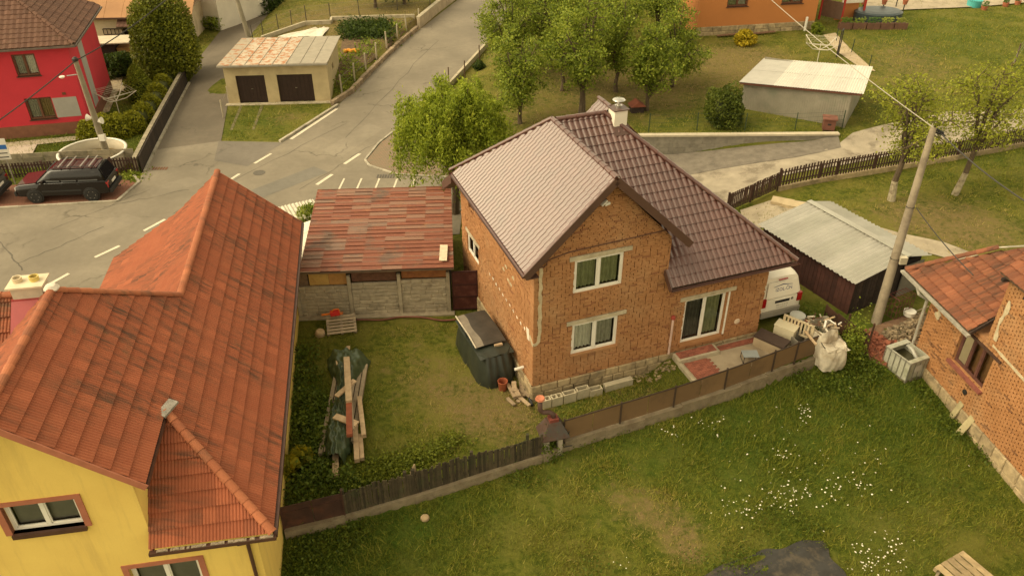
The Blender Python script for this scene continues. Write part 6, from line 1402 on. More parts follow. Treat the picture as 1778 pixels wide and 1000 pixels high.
beam_thing(gz(588,628,.5), gz(590,640,.5), .2, .2, WOODL, 'sawn timber end at the upper left of the pile')
for i in range(7): beam_thing(Vector((-6.5+.17*i,19.8+.1*i,.12)), Vector((-6.75+.18*i,24.6,.12)), .14, .14, WOODG, 'timber hidden under the green tarpaulin', group='timbers under the tarpaulin')
tpx = lambda v, w_: (G(575+ (v-640)*-.0, v, 0))
def pile(s, t):
    y = 19.4 + 5.6*t; xc = -6.16 - .1*(y-22); W = (.4 + .1*math.sin(t*7) + (.35 if t > .72 else 0)*math.sin((t-.72)*6))*(1.0 if t > .08 else .75)
    x = xc + (s-.5)*2*W + (.25 if t > .75 and s > .6 else 0)*(s-.6); e = 1-abs(2*s-1)**2.6
    return Vector((x, y, .04 + .66*e*(.85+.15*math.sin(t*9)) + .05*math.sin(23*s+9*t)*e + .04*math.sin(31*t+11*s) + .03*math.sin(57*t-23*s) + .025*math.sin(83*t+37*s)))
o = cloth('tarpaulin_cover', 36, 90, pile, TARPL); tag(o, 'crumpled green tarpaulin thrown over the timber pile', 'tarpaulin')
# pallet and saw at the panel fence
def pallet(name, loc, rot, label, W=1.2, D=.9, n=6, mt=WOODG):
    c = thing(name, loc, label, 'pallet'); c.rotation_euler = rot
    for i in range(n): m = MB(); y = D*i/n; m.box((0,y,.11),(W,y+D/n-.05,.135)); m.obj('slat', mt, c)
    for x in (.0, W/2-.05, W-.1): m = MB(); m.box((x,0,.0),(x+.1,D,.108)); m.obj('bearer', mt, c)
    return c
pallet('pallet', on(569,585,.03), (R(24),0,R(12)), 'wooden pallet propped on the concrete panel fence')
ch_ = thing('chainsaw', G(578,547,.62), 'orange and red power saw resting on the propped pallet', 'saw', R(15))
OR = mat('orange_plastic', (.65,.16,.02), .5, .1); RD = mat('red_plastic', (.5,.025,.02), .5, .1)
m = MB(); m.box((-.1,-.1,0),(.28,.12,.16)); m.obj('motor', RD, ch_); m = MB(); m.box((-.45,-.02,.05),(-.08,.05,.1)); m.obj('guide_bar', OR, ch_)
m = MB(); m.tube([(-.05,.0,.14),(.05,0,.27),(.25,0,.26),(.3,0,.12)], .022, 6); m.obj('handle', OR, ch_); m = MB(); m.tube([(.2,-.05,.08),(.42,-.05,.1),(.4,-.05,.02),(.2,-.05,.02)], .02, 6); m.obj('rear_handle', OR, ch_)
st2 = MB(); st2.lathe([(.2,0),(.22,.05),(.19,.2),(.14,.26),(0,.27)], (0,0,0), 11); so = st2.obj('boulder', mat('tan_boulder', (.36,.26,.15), .95, .25, 4, .7, 12)); so.location = on(556,581); so.rotation_euler = (.3,.2,0); tag(so, 'tan boulder at the foot of the propped pallet', 'stone')
so = st2.obj('boulder', MATS['tan_boulder']); so.location = on(738,900); so.scale = (.7,.7,.4); tag(so, 'single flat stone lying on the front lawn below the slat fence', 'stone')
# ================================================================== PATIO
pa = bpy.data.objects.new('patio', None); link(pa); pa.location = HO; pa.rotation_euler = (0,0,HH); pa['kind'] = 'structure'
PC = mat('patio_concrete', (.36,.29,.2), .92, .18, 1.2, .5, 40, c2=(.27,.21,.14), c2scale=.8)
m = MB(); m.prism([(5.85,-1.75,-.3),(10.55,-1.5,-.3),(10.2,-.02,-.3),(5.85,-.02,-.3)], (0,0,.87)); m.obj('slab', PC, pa)
RPV = mat('red_paver', (.28,.095,.06), .9, .15, 5, .4, 40, piece=.22)
def pv(x0, x1, y0, y1, z, edge=None):
    y = y0; r = 0
    while y < y1 - .01:
        x = x0 - (.1 if r % 2 else 0); lim = edge(y) if edge else x1
        while x < lim:
            a, b = max(x, x0), min(x+.2, x1); x += .2
            if b-a > .03: m = MB(); m.box((a+.004,y+.004,z),(b-.004,min(y+.1,y1)-.004,z+.03+random.uniform(0,.006))); m.obj('paver', RPV, pa)
        y += .1; r += 1
pv(5.95, 7.4, -1.7, -.62, .565, lambda y: 6.95 + .1*math.sin(y*31))
m = MB(); m.box((5.75,-.6,.2),(7.55,-.1,.74)); m.obj('step', CONC, pa); pv(5.85, 7.45, -.5, -.12, .735)
pv(7.6, 9.6, -.42, -.14, .565)
m = MB(); m.box((5.72,-1.8,-.2),(5.86,-.6,.62)); m.obj('edging', CONC, pa)
P_ = lambda u, v, z: G(u, v, z)
bt = thing('slatted_bench', G(1388,598,.57)+Av*.3, 'cream slatted bench back standing on the patio', 'bench', HH+R(-62))
CRW = mat('cream_wood', (.56,.46,.3), .8, .12, 4, .2)
for z in (.35,.95): m = MB(); m.beam((-.62,0,z),(.62,0,z), .07, .06); m.obj('rail', CRW, bt)
for i in range(9): m = MB(); x = -.6+i*.14; m.box((x,-.012,.3),(x+.07,.012,.98)); m.obj('slat', CRW, bt)
for x in (-.62,.58): m = MB(); m.box((x,-.04,-.05),(x+.06,.04,.9)); m.obj('leg', CRW, bt)
bx_ = thing('storage_box', G(1345,612,.57)+Av*.3, 'beige storage box with a dark brown cushion lid on the patio', 'box', HH+R(-62))
m = MB(); m.box((-.6,-.3,-.02),(.6,.3,.42)); m.obj('box_body', mat('beige_panel', (.4,.31,.2), .85, .1), bx_); m = MB(); m.box((-.62,-.32,.42),(.62,.32,.5)); m.obj('cushion', mat('brown_cushion', (.06,.037,.027), .9, .15, 4, .3), bx_)
ro_ = MB(); ro_.tube([(-.42,0,0),(.42,.0,0)], .09, 14); o = ro_.obj('foam_roll', mat('beige_roll', (.55,.4,.26), .85, .06)); o.location = G(1336,588,.62) ; o.rotation_euler = (0,0,HH-.05); tag(o, 'beige bolster roll lying behind the storage box', 'roll')
sto = thing('metal_stool', G(1309,634,.57)+Av*.32, 'low grey blue folding stool on the patio', 'stool', HH+R(-20))
m = MB(); m.box((-.3,-.22,.3),(.3,.22,.325)); m.obj('seat', mat('grey_blue_top', (.25,.27,.27), .45, .1), sto)
for x in (-.27,.27): m = MB(); m.tube([(x,-.2,.3),(x,-.24,0),(x,.24,0),(x,.2,.3)], .014, 6); m.obj('leg_frame', DPL, sto)
cb_ = thing('cream_cabinet', G(1360,592,.48), 'small cream cabinet standing beyond the patio', 'cabinet', HH+R(-58))
m = MB(); m.box((-.4,-.25,0),(.4,.25,.75)); m.obj('cabinet_body', mat('cream_paint', (.6,.53,.37), .6, .06), cb_); m = MB(); m.box((-.42,-.27,.75),(.42,.27,.78)); m.obj('cabinet_top', mat('cream_paint_top', (.64,.57,.4), .5, .05), cb_)
for x in (-.38,.02): m = MB(); m.box((x,-.262,.05),(x+.36,-.252,.7)); m.obj('cabinet_door', MATS['cream_paint'], cb_)
# ---- bags and bins behind the panel fence
BAG = mat('white_woven_bag', (.55,.49,.39), .9, .2, 3, .5, 12, c2=(.36,.3,.22), c2scale=2.5, bdist=.03)
bg_ = thing('rubble_bag', on(1436,632), 'large dirty white woven bag full of scrap at the end of the panel fence', 'bag', R(12))
def bagf(s, t):
    a = 2*math.pi*s; cx_, sx_ = math.cos(a), math.sin(a); sq = (abs(cx_)**4+abs(sx_)**4)**(-.25); f = .5*(.92+.14*math.sin(math.pi*t)) + .02*math.sin(7*a+4*t) + .015*math.sin(13*a-6*t)
    return Vector((cx_*sq*f, sx_*sq*f, t*1.05 + .05*math.sin(3*a)*t))
cloth('bag_side', 48, 10, bagf, BAG, bg_); cloth('bag_top', 10, 10, lambda s, t: Vector(((s-.5)*.98, (t-.5)*.98, 1.0+.12*math.sin(5*s+3*t)*math.sin(4*t) + random.uniform(-.03,.05))), BAG, bg_)
bg2 = thing('scrap_bag', on(1420,600), 'torn white bag heaped with scrap wood and plastic behind the panel fence', 'bag', R(25)); 
cloth('bag_side', 48, 10, lambda s, t: bagf(s, t)*1.0, BAG, bg2)
for i in range(26):
    m = MB(); L = random.uniform(.15,.45); w2 = random.uniform(.02,.07); m.box((-L/2,-w2/2,0),(L/2,w2/2,random.uniform(.015,.06))); o = m.obj('scrap_piece', random.choice((BAG, WOODL, WOODG, WHITE, mat('brown_scrap', (.12,.06,.035), .9))), bg2); o.location = (random.uniform(-.5,.5), random.uniform(-.5,.5), 1.0+random.uniform(-.05,.25)); o.rotation_euler = (random.uniform(-.6,.6), random.uniform(-.6,.6), random.uniform(0,3))
beam_thing(G(1398,575,1.2), G(1417,598,1.35), .09, .05, WOODL, 'pale lath lying across the scrap bag')
for u, v, u2, v2, lab in ((1382,607,1405,586,'left'),(1401,610,1404,588,'right')):
    m = MB(); a, b = G(u, v, .5), G(u2, v2, 1.15); m.tube([a, b], .025, 6); tag(m.obj('iron_rod', DPL), 'dark iron rod leaning against the scrap bag, ' + lab + ' of the two', 'rod')
cr = thing('grey_crate', on(1392,604), 'low grey crate beside the scrap bag', 'crate', HH)
for a, b in (((-.45,-.35,0),(.45,-.32,.55)), ((-.45,.32,0),(.45,.35,.55)), ((-.45,-.32,0),(-.42,.32,.55)), ((.42,-.32,0),(.45,.32,.55)), ((-.42,-.32,.02),(.42,.32,.05))): m = MB(); m.box(a, b); m.obj('crate_side', mat('grey_crate', (.22,.2,.16), .7, .15), cr)
br_ = thing('barrel', on(1379,574), 'barrel with a pale grey lid behind the white van', 'barrel')
m = MB(); m.lathe([(.27,0),(.3,.2),(.3,.5),(.27,.7)], (0,0,0), 20); smooth_angle(m.obj('barrel_body', mat('brown_barrel', (.17,.1,.08), .6, .2), br_), 40)
m = MB(); m.lathe([(.31,.68),(.31,.78),(.2,.84),(0,.85)], (0,0,0), 20); smooth_angle(m.obj('lid', mat('grey_lid', (.42,.42,.38), .5, .1), br_), 30)
rd = MB(); rd.box((-.3,-.12,0),(.3,.12,.12)); o = rd.obj('red_toolbox', mat('dull_red', (.3,.05,.035), .6, .15)); o.location = on(1402,566,.25); o.rotation_euler = (.2,.1,.5); tag(o, 'dull red plastic piece lying in the weeds behind the scrap bag', 'box')
# ---- water tank in a cage
ib = thing('water_tank', Vector((15.2,24.15,zgf(15.2,24.1)-.02)), 'cut open white plastic tank in a metal cage beside the old brick house', 'tank', R(24))
ITK = mat('tank_plastic', (.4,.39,.31), .45, .12, 2, .1, c2=(.28,.28,.2), c2scale=2, spec=.5)
m = MB(); 
for a, b in (((0,0,.12),(1.0,.03,1.0)), ((0,1.17,.12),(1.0,1.2,1.0)), ((0,.03,.12),(.03,1.17,1.0)), ((.97,.03,.12),(1.0,1.17,1.0)), ((.03,.03,.12),(.97,1.17,.2))): m.box(a, b)
m.obj('tank_shell', ITK, ib)
m = MB(); m.box((.03,.03,.2),(.97,1.17,.62)); m.obj('murky_water', mat('murky_water', (.05,.045,.02), .15, .2, spec=.6), ib)
m = MB(); m.box((-.02,-.02,.985),(1.02,.16,1.015)); m.obj('rim', ITK, ib); m = MB(); m.box((-.02,1.0,.985),(1.02,1.22,1.015)); m.obj('rim', ITK, ib)
for z in (.15,.97):
    m = MB(); m.tube([(-.035,-.035,z),(1.035,-.035,z),(1.035,1.235,z),(-.035,1.235,z),(-.035,-.035,z)], .016, 5); m.obj('cage_bar', WIRE, ib)
for i in range(6): m = MB(); y = -.02+i*.245; m.tube([(-.035,y,.05),(-.035,y,1.0)], .014, 5); m.obj('cage_bar', WIRE, ib)
for i in range(5): m = MB(); x = 0+i*.25; m.tube([(x,-.035,.05),(x,-.035,1.0)], .014, 5); m.obj('cage_bar', WIRE, ib)
m = MB(); m.box((-.03,-.03,0),(1.03,1.23,.08)); m.obj('pallet_base', WOODG, ib)
m = MB(); m.box((.25,-.05,.5),(.6,-.036,.8)); m.obj('label_plate', mat('plate_grey', (.45,.43,.38), .5), ib)
gp = MB(); gp.tube([(0,0,0),(.05,-.3,.02),(.25,-.75,-.35)], .075, 12); o = gp.obj('grey_pipe', mat('grey_pvc', (.36,.35,.3), .5, .08), smooth=True); o.location = ib.location + Vector((.25,1.0,1.1)); tag(o, 'grey plastic pipe hanging into the open water tank', 'pipe')
for i, (u, v, u2, v2, lab) in enumerate(((1651,726,1671,699,'shorter plank, farther from the camera'),(1664,754,1694,720,'longer plank, nearer the camera'))):
    a, b = on(u, v), G(u2, v2, .25); beam_thing(a+Vector((0,0,.03)), b, .24, .05, mat('mossy_plank', (.32,.27,.15), .9, .2, 4, .4), 'plank leaning on the old brick house wall, ' + lab, 'leaning_plank')
# ---- bottom right: pallet table, chair; black foil
ptb = pallet('garden_pallet', Vector((10.35,12.95,zgf(10.5,13)+.25)), (0,0,R(33)), 'weathered plank table at the bottom right corner', 1.15, 1.3, 5, mat('table_plank', (.36,.27,.15), .9, .25, 4, .5, 20, piece=.2)); ptb.location = on(1742,1003,.3) + Vector((-.5,-.35,0)); ptb.rotation_euler = (0,0,R(118))
for x, y in ((.1,.1),(1.0,.1),(.1,1.1),(1.0,1.1)): m = MB(); m.box((x,y,-.35),(x+.08,y+.08,0)); m.obj('leg', WOODG, ptb)
FOIL = mat('black_foil', (.035,.033,.03), .5, .25, 2, .3, 10, c2=(.075,.062,.045), c2scale=2.2, c2amt=(.5,.62), spec=.3)
fpx = [on(u, v) for u, v in ((1200,1008),(1305,962),(1425,936),(1470,1008))]
def foil(s, t):
    p = fpx[0].lerp(fpx[3], s).lerp(fpx[1].lerp(fpx[2], s), t); return Vector((p.x+.08*math.sin(9*t), p.y+.06*math.sin(11*s), zgf(p.x, p.y)+.05+.03*math.sin(6*s+5*t)+.02*math.sin(17*s-8*t)+.05*math.exp(-((s-.45-.3*t)*9)**2)))
tag(cloth('ground_foil', 40, 30, foil, FOIL), 'sheet of dark foil spread on the lawn at the bottom edge', 'foil')
# ---- pool, sign, slab at the red house
pc_ = G(160,262,.85); pl_ = thing('round_pool', Vector((pc_.x, pc_.y, 0)), 'round garden pool with a white rim beside the lamp pole', 'pool')
m = MB(); m.lathe([(1.78,0),(1.78,.82),(1.72,.82),(1.72,.05)], (0,0,0), 48, None, False); m.obj('wall', mat('pool_liner', (.42,.36,.26), .6, .1), pl_, smooth=True)
m = MB(); m.lathe([(1.74,.83),(1.86,.83),(1.88,.87),(1.8,.9),(1.72,.87),(1.74,.83)], (0,0,0), 48, None, False); m.obj('rim', WHITE, pl_, smooth=True)
m = MB(); m.lathe([(1.72,.25),(0,.26)], (0,0,0), 40); m.obj('water', mat('brown_water', (.16,.11,.035), .12, .15, spec=.5), pl_)
drape('paving_slab', [(on(u, v).x, on(u, v).y) for u, v in ((8,258),(66,252),(55,273),(12,277))], .08, mat('pale_slab', (.5,.42,.34), .85, .08), 3)
drape('yard_path_stones', [(on(u, v).x, on(u, v).y) for u, v in ((176,165),(186,128),(216,128),(210,150),(300,150),(300,158),(205,160),(190,195),(172,200))], .05, mat('flag_stones', (.36,.29,.19), .9, .25, 2), 1.5)
drape('house_apron', [(on(u, v).x, on(u, v).y) for u, v in ((-20,252),(150,236),(150,243),(-20,262))], .05, CONC, 2)
sg = thing('road_sign', on(27,320), 'white and blue road sign on a thin post at the left edge', 'sign', R(10))
m = MB(); m.tube([(0,0,-.1),(-.0,0,2.6)], .035, 8); m.obj('post', GUT, sg)
m = MB(); m.box((-.75,-.05,1.5),(.3,-.035,2.7)); m.obj('sign_plate', mat('sign_white', (.66,.62,.54), .5, .03), sg); m = MB(); m.box((-.7,-.058,2.1),(.25,-.05,2.35)); m.obj('blue_band', mat('sign_blue', (.03,.12,.38), .5, 0, bump=0), sg)
for z in (1.62,1.85): m = MB(); m.box((-.7,-.058,z),(.2,-.05,z+.05)); m.obj('dark_band', DPL, sg)
def airer(loc, label, r=1.4, h=1.5, rz=0):
    c = thing('rotary_clothes_line', loc, label, 'clothes line', rz); AL = mat('pale_tube', (.6,.54,.44), .5, .05)
    m = MB(); m.tube([(0,0,0),(0,0,h)], .03, 8); m.obj('mast', AL, c)
    tips = []
    for k in range(4): a = k*math.pi/2; t_ = Vector((math.cos(a)*r, math.sin(a)*r, h+.25)); tips.append(t_); m = MB(); m.tube([(0,0,h-.45), t_*.5+Vector((0,0,.35)), t_], .03, 6); m.obj('arm', AL, c)
    for f in (.45,.6,.75,.9,1): m = MB(); P = [Vector((0,0,h-.45)).lerp(t_, f)+Vector((0,0,.25*(1-f))) for t_ in tips]; m.tube(P+[P[0]], .008, 4); m.obj('line', AL, c)
    return c
airer(on(208,200), 'rotary clothes line on the lawn behind the hedge of the red house', 1.5, 1.4); airer(on(1418,112), 'rotary clothes line behind the white roofed shed', 1.5, 1.5, .5)
# ---- small things on the rear meadow
hv = thing('bee_box', on(1437,226), 'small brown box cabinet at the front of the metal shed', 'box', R(-15)); HVB = mat('hive_brown', (.15,.06,.04), .7, .15)
m = MB(); m.box((-.35,-.3,.1),(.35,.3,.75)); m.obj('box_body', HVB, hv); m = MB(); m.box((-.42,-.38,.75),(.42,.38,.82)); m.obj('box_roof', mat('hive_roof', (.2,.085,.06), .6), hv); m = MB(); m.box((-.1,-.31,.4),(.1,-.3,.5)); m.obj('entrance', DPL, hv)
for x in (-.3,.25): m = MB(); m.box((x,-.25,0),(x+.06,.25,.1)); m.obj('foot', HVB, hv)
h2 = thing('hive_box', on(1105,194), 'small dark box with a red brown roof under the orchard trees behind the chimney', 'box', R(10)); m = MB(); m.box((-.4,-.3,0),(.4,.3,.45)); m.obj('box_body', WOODD, h2); m = MB(); m.prism([(-.5,-.4,.42),(.5,-.4,.42),(0,-.4,.75)], (0,.8,0)); m.obj('box_roof', mat('hive_roof_red', (.2,.06,.035), .7), h2)
op = thing('garden_pond_cover', on(1522,36), 'oval dark blue covered pool behind the flower boxes', 'pool', R(8)); m = MB(); m.lathe([(2.0,0),(2.0,.75),(1.8,.85),(1.2,.9),(0,.92)], (0,0,0), 32); o = m.obj('cover', mat('dark_blue_cover', (.045,.06,.065), .4, .25, 3, .3, 8), op); o.scale = (1,.75,1)
fbp = [on(1466+i*24, 51) for i in range(5)]
for i, p in enumerate(fbp):
    c = thing('flower_box', p, 'brown wooden flower box on the meadow terrace, ' + ('first','second','third','fourth','fifth')[i] + ' from the porch', 'planter', R(3), 'row of flower boxes')
    m = MB(); m.box((-.52,-.2,0),(.52,.2,.5)); m.obj('box_body', mat('planter_brown', (.13,.065,.04), .8, .2), c)
    m = MB(); cc0 = [(.16,.26,.03),(.3,.38,.05),(.12,.22,.04),(.45,.5,.08),(.4,.42,.07)][i]
    for k in range(60): x, y, z = random.uniform(-.45,.45), random.uniform(-.15,.15), .5+random.uniform(0,.4); m.box((x-.05,y-.03,z),(x+.05,y+.03,z+.05))
    m.obj('flowers', mat('planter_leaf%d' % i, tuple(v*.6 for v in cc0), .8, .3, 20), c)
for i, (u, v) in enumerate(((1495,27),(1530,27),(1566,27),(1555,14))):
    c = thing('flower_pot', on(u, v), ('left','middle','right','rear')[i] + ' terracotta flower pot beside the covered oval pool', 'pot', 0, 'terracotta pots'); m = MB(); m.lathe([(.16,.9),(.24,1.3),(.2,1.3),(.0,1.25)], (0,0,0), 12); m.obj('pot', mat('terracotta', (.36,.12,.06), .8), c); m = MB(); m.tube([(0,0,0),(0,0,.9)], .05, 6); m.obj('stand', DPL, c)
tb = MB(); tb.lathe([(.55,0),(.62,.55),(.66,.58),(.6,.58),(.5,.1),(0,.1)], (0,0,0), 20); o = tb.obj('teal_tub', mat('teal_plastic', (.08,.4,.4), .5, .05)); o.location = on(1690,12); tag(o, 'turquoise plastic tub at the top right terrace', 'tub')
drape('terrace', [(on(u, v).x, on(u, v).y) for u, v in ((1500,-12),(1800,-20),(1800,5),(1700,14),(1600,18),(1505,22))], .1, conc_path, 2)
for i, (u, v) in enumerate(((1708,18),(1745,12),(1766,9))):
    c = thing('flower_pot', on(u, v), ('left','middle','right')[i] + ' of three red flower pots at the terrace edge right of the turquoise tub', 'pot', 0, 'terrace pots'); m = MB(); m.lathe([(.2,0),(.28,.35),(.0,.33)], (0,0,0), 12); m.obj('pot', MATS['terracotta'], c); m = MB()
    for k in range(30): m.box(*(lambda x, y, z: ((x-.06,y-.04,z),(x+.06,y+.04,z+.05)))(random.uniform(-.22,.22), random.uniform(-.2,.2), .33+random.uniform(0,.4)))
    m.obj('plant', mat('pot_leaf', (.08,.13,.02), .8, .3, 20), c)
# ---- rusty cage and junk at the grey shed
cg = thing('rusty_cage', on(1552,556), 'rusty red wire cage standing against the dark shed', 'cage', R(28)); RC = mat('rust_wire', (.12,.04,.03), .8)
for z in (.05,.35,.65,.95): m = MB(); m.tube([(0,0,z),(.95,0,z),(.95,.55,z),(0,.55,z),(0,0,z)], .016, 4); m.obj('hoop', RC, cg)
for i in range(6): m = MB(); m.tube([(i*.19,0,.0),(i*.19,0,1.0),(i*.19,.55,1.0)], .014, 4); m.obj('wire', RC, cg)
for i in range(4): m = MB(); m.tube([(0,i*.18,.0),(0,i*.18,1.0)], .014, 4); m.obj('wire', RC, cg)
jb = MB(); jb.tube([G(1527,566,.45), G(1612,532,.5)], .03, 6); tag(jb.obj('pale_pole', WOODG), 'thin pale pole lying on the rubble in front of the rusty cage', 'pole')
wc = thing('broken_chair', on(1577,550), 'broken white plastic chair beside the rusty cage', 'chair', R(30)); m = MB(); m.lathe([(.22,0),(.25,.2),(.2,.22)], (0,0,.1), 14); m.obj('seat_shell', WHITE, wc); m = MB(); m.tube([(.2,0,.3),(.35,.1,.1),(.4,.3,.05)], .03, 6); m.obj('arm', WHITE, wc)
# ---- paving bits by the gate, garage ramp tracks, garden bed sheets
for i, (u, v) in enumerate(((1358,353),(1378,358))):
    m = MB(); m.box((-.55,-.35,0),(.55,.35,.16)); o = m.obj('concrete_step', mat('step_concrete', (.46,.36,.22), .9, .15)); o.location = on(u, v); o.rotation_euler = (0,0,R(-25)); tag(o, ('left' if i == 0 else 'right') + ' of two tan concrete slabs lying behind the picket gate', 'slab')
for u0_, u1_ in ((420,402),(456,440)): drape('wheel_track', [(on(u, v).x, on(u, v).y) for u, v in ((u0_-3,183),(u0_+2,183),(u1_+2,226),(u1_-3,226))], .012, mat('grassy_track', (.17,.14,.075), .95, .35, 3, .6, 30, c2=(.1,.095,.03), c2scale=2.5, c2amt=(.45,.55)), 1.5)
fle = [on(u, v) for u, v in ((478,68),(560,66),(572,50),(540,52))]
tag(cloth('garden_fleece', 20, 10, lambda s, t: (fle[0].lerp(fle[1], s).lerp(fle[3].lerp(fle[2], s), t) + Vector((0,0,.12+.05*math.sin(13*s+5*t)+.03*math.sin(29*s)))), mat('white_fleece', (.66,.6,.5), .9, .1, 5)), 'crumpled white fleece spread behind the garage', 'fleece')
pk_ = on(609,92)
for i in range(5):
    m = MB(); m.lathe([(.0,0),(.14,.03),(.19,.14),(.15,.25),(0,.27)], (0,0,0), 12); o = m.obj('pumpkin', mat('orange_pumpkin', (.6,.24,.015), .6, .1)); o.location = pk_ + Vector((-.4+.22*i, .12*(i % 2), 0)); tag(o, ('leftmost','second','middle','fourth','rightmost')[i] + ' orange pumpkin at the edge of the vegetable garden', 'pumpkin', 'pumpkins in the vegetable garden')
drape('garden_bed', [(on(u, v).x, on(u, v).y) for u, v in ((585,150),(640,112),(715,45),(700,36),(590,38),(596,60),(590,95),(580,140))], .03, mat('garden_soil', (.12,.075,.04), .95, .3, 3, .8, 25), 1.2)
# ================================================================== VEGETATION
def leafmat(name, cols, trans=.4, rough=.6):
    """cols: dark, mid, light leaf colours picked per leaf"""
    m = bpy.data.materials.new(name); m.use_nodes = True; t = m.node_tree; t.nodes.clear(); MATS[name] = m
    N = t.nodes.new; o = N('ShaderNodeOutputMaterial'); at = N('ShaderNodeAttribute'); at.attribute_name = 'rnd'; cr = N('ShaderNodeValToRGB'); el = cr.color_ramp.elements
    el[0].position = .0; el[0].color = (*cols[0], 1); el[1].position = 1.; el[1].color = (*cols[-1], 1)
    for i, c in enumerate(cols[1:-1]): e = el.new((i+1)/(len(cols)-1)); e.color = (*c, 1)
    df = N('ShaderNodeBsdfPrincipled'); df.inputs['Roughness'].default_value = rough; df.inputs['Specular IOR Level'].default_value = .25
    tr = N('ShaderNodeBsdfTranslucent'); mx = N('ShaderNodeMixShader'); mx.inputs[0].default_value = trans
    t.links.new(at.outputs['Fac'], cr.inputs[0]); t.links.new(cr.outputs[0], df.inputs['Base Color']); t.links.new(cr.outputs[0], tr.inputs[0]); t.links.new(df.outputs[0], mx.inputs[1]); t.links.new(tr.outputs[0], mx.inputs[2]); t.links.new(mx.outputs[0], o.inputs[0]); return m
def unit(v): return v/np.maximum(np.linalg.norm(v, axis=1, keepdims=True), 1e-6)
def leaves(C, size, rng, up=.5, asp=.55, droop=None):
    """rhombic leaf quads at centres C"""
    n = len(C); nr = unit(rng.normal(size=(n, 3)) + np.array([0, 0, up])); ax = rng.normal(size=(n, 3))
    if droop is not None: ax = ax*.35 + droop
    u = unit(ax - nr*np.sum(ax*nr, 1, keepdims=True)); v = np.cross(nr, u); s = (size*rng.uniform(.6, 1.35, n))[:, None]
    V = np.stack([C-u*s, C-v*s*asp, C+u*s, C+v*s*asp], 1).reshape(-1, 3); F = np.arange(4*n).reshape(n, 4); return V, F
GREEN1 = leafmat('leaf_orchard', [(.065,.1,.012),(.17,.22,.022),(.28,.325,.038),(.38,.4,.06)])
GREEN2 = leafmat('leaf_bright', [(.085,.12,.01),(.21,.265,.018),(.34,.39,.035),(.45,.47,.055)])
GREEN3 = leafmat('leaf_dark', [(.02,.04,.007),(.055,.085,.012),(.1,.14,.02)])
GREEN4 = leafmat('leaf_yellow', [(.12,.13,.01),(.24,.22,.014),(.38,.32,.02)])
CONIF = leafmat('leaf_conifer', [(.05,.065,.006),(.14,.155,.012),(.24,.24,.02)], .2)
HEDGE = leafmat('leaf_hedge', [(.13,.14,.01),(.25,.25,.016),(.38,.35,.025)])
WEED = leafmat('leaf_weed', [(.04,.065,.008),(.1,.14,.014),(.18,.21,.022)])
GOLD = leafmat('leaf_gold', [(.2,.18,.01),(.5,.38,.02),(.7,.55,.05)])
BARK = mat('tree_bark', (.095,.068,.042), .95, .3, 6, .8, 18); BARKW = mat('limewashed_bark', (.34,.29,.2), .95, .25, 5, .7, 18, c2=(.14,.1,.06), c2scale=3); TWIG = mat('dry_twig', (.14,.1,.06), .95, .2)
def tree(base, h, r, cb, nleaf, lsize, label, seed, lm=GREEN1, tr=.14, name='fruit_tree', nl=7, sub=5, white=False, group=None, sig=.32, flat=.8, lean=(0,0), droop=False, cat='tree'):
    rng = np.random.default_rng(seed); c = thing(name, base, label, cat, group=group)
    tk = MB(); fork = cb*.85; b0 = np.zeros(3); mid = np.array([lean[0]*.5+rng.normal()*.08, lean[1]*.5+rng.normal()*.08, fork*.5]); fk = np.array([lean[0], lean[1], fork])
    if white: wt_ = MB(); wt_.tube([b0+np.array([0,0,-.2]), mid], [tr*1.35, tr*1.02], 9); wt_.obj('trunk_limewashed', BARKW, c); tk.tube([mid, fk], [tr, tr*.85], 8)
    else: tk.tube([b0+np.array([0,0,-.2]), mid, fk], [tr*1.35, tr, tr*.85], 8)
    cc = np.array([lean[0], lean[1], (cb+h)/2]); rz_ = (h-cb)/2
    pts = []; wts = []
    for i in range(nl):
        a = 2*math.pi*(i+rng.uniform(-.3,.3))/nl; el = rng.uniform(.05, 1.25) if i else 1.5
        tip = cc + np.array([math.cos(a)*math.cos(el)*r*rng.uniform(.7,1.02), math.sin(a)*math.cos(el)*r*rng.uniform(.7,1.02), (math.sin(el)*1.6-.6)*rz_*rng.uniform(.75,1)])
        m1 = fk + (tip-fk)*.45 + np.array([0,0,.12*h])*rng.uniform(.2,1) + rng.normal(size=3)*.12
        tk.tube([fk - np.array([0,0,.1]), m1, tip], [tr*.6, tr*.36, tr*.1], 6, caps=False)
        for j in range(sub):
            t = rng.uniform(.3, 1); s0 = fk*(1-t)**2 + 2*m1*t*(1-t) + tip*t*t
            d = rng.normal(size=3)*np.array([1,1,.55]) + (s0-cc)*.35; d = d/np.linalg.norm(d); L = r*rng.uniform(.3,.62); e = s0 + d*L
            if droop: e[2] -= .35*L
            k_ = np.linalg.norm((e-cc)/np.array([r*1.05, r*1.05, rz_*1.1]))
            if k_ > 1: e = cc + (e-cc)/k_
            tk.tube([s0, (s0+e)/2+rng.normal(size=3)*.06, e], [tr*.2, tr*.14, tr*.05], 4, caps=False)
            for q in np.linspace(.25, 1, 5): pts.append(s0+(e-s0)*q); wts.append(.4+q)
    tk.obj('trunk', BARK, c)
    pts = np.array(pts); wts = np.array(wts)*rng.uniform(.3, 1.4, len(pts)); ix = rng.choice(len(pts), nleaf, p=wts/wts.sum())
    C = pts[ix] + rng.normal(size=(nleaf, 3))*sig*np.array([1,1,flat])
    hgt = np.clip((C[:, 2]-cb)/(h-cb), 0, 1); rv = np.clip(rng.normal(.45, .22, nleaf) + (ix % 7 - 3)*.05, 0, 1)
    V, F = leaves(C, lsize, rng, .6, .6); npmesh('crown', V, F, lm, c, rv); return c
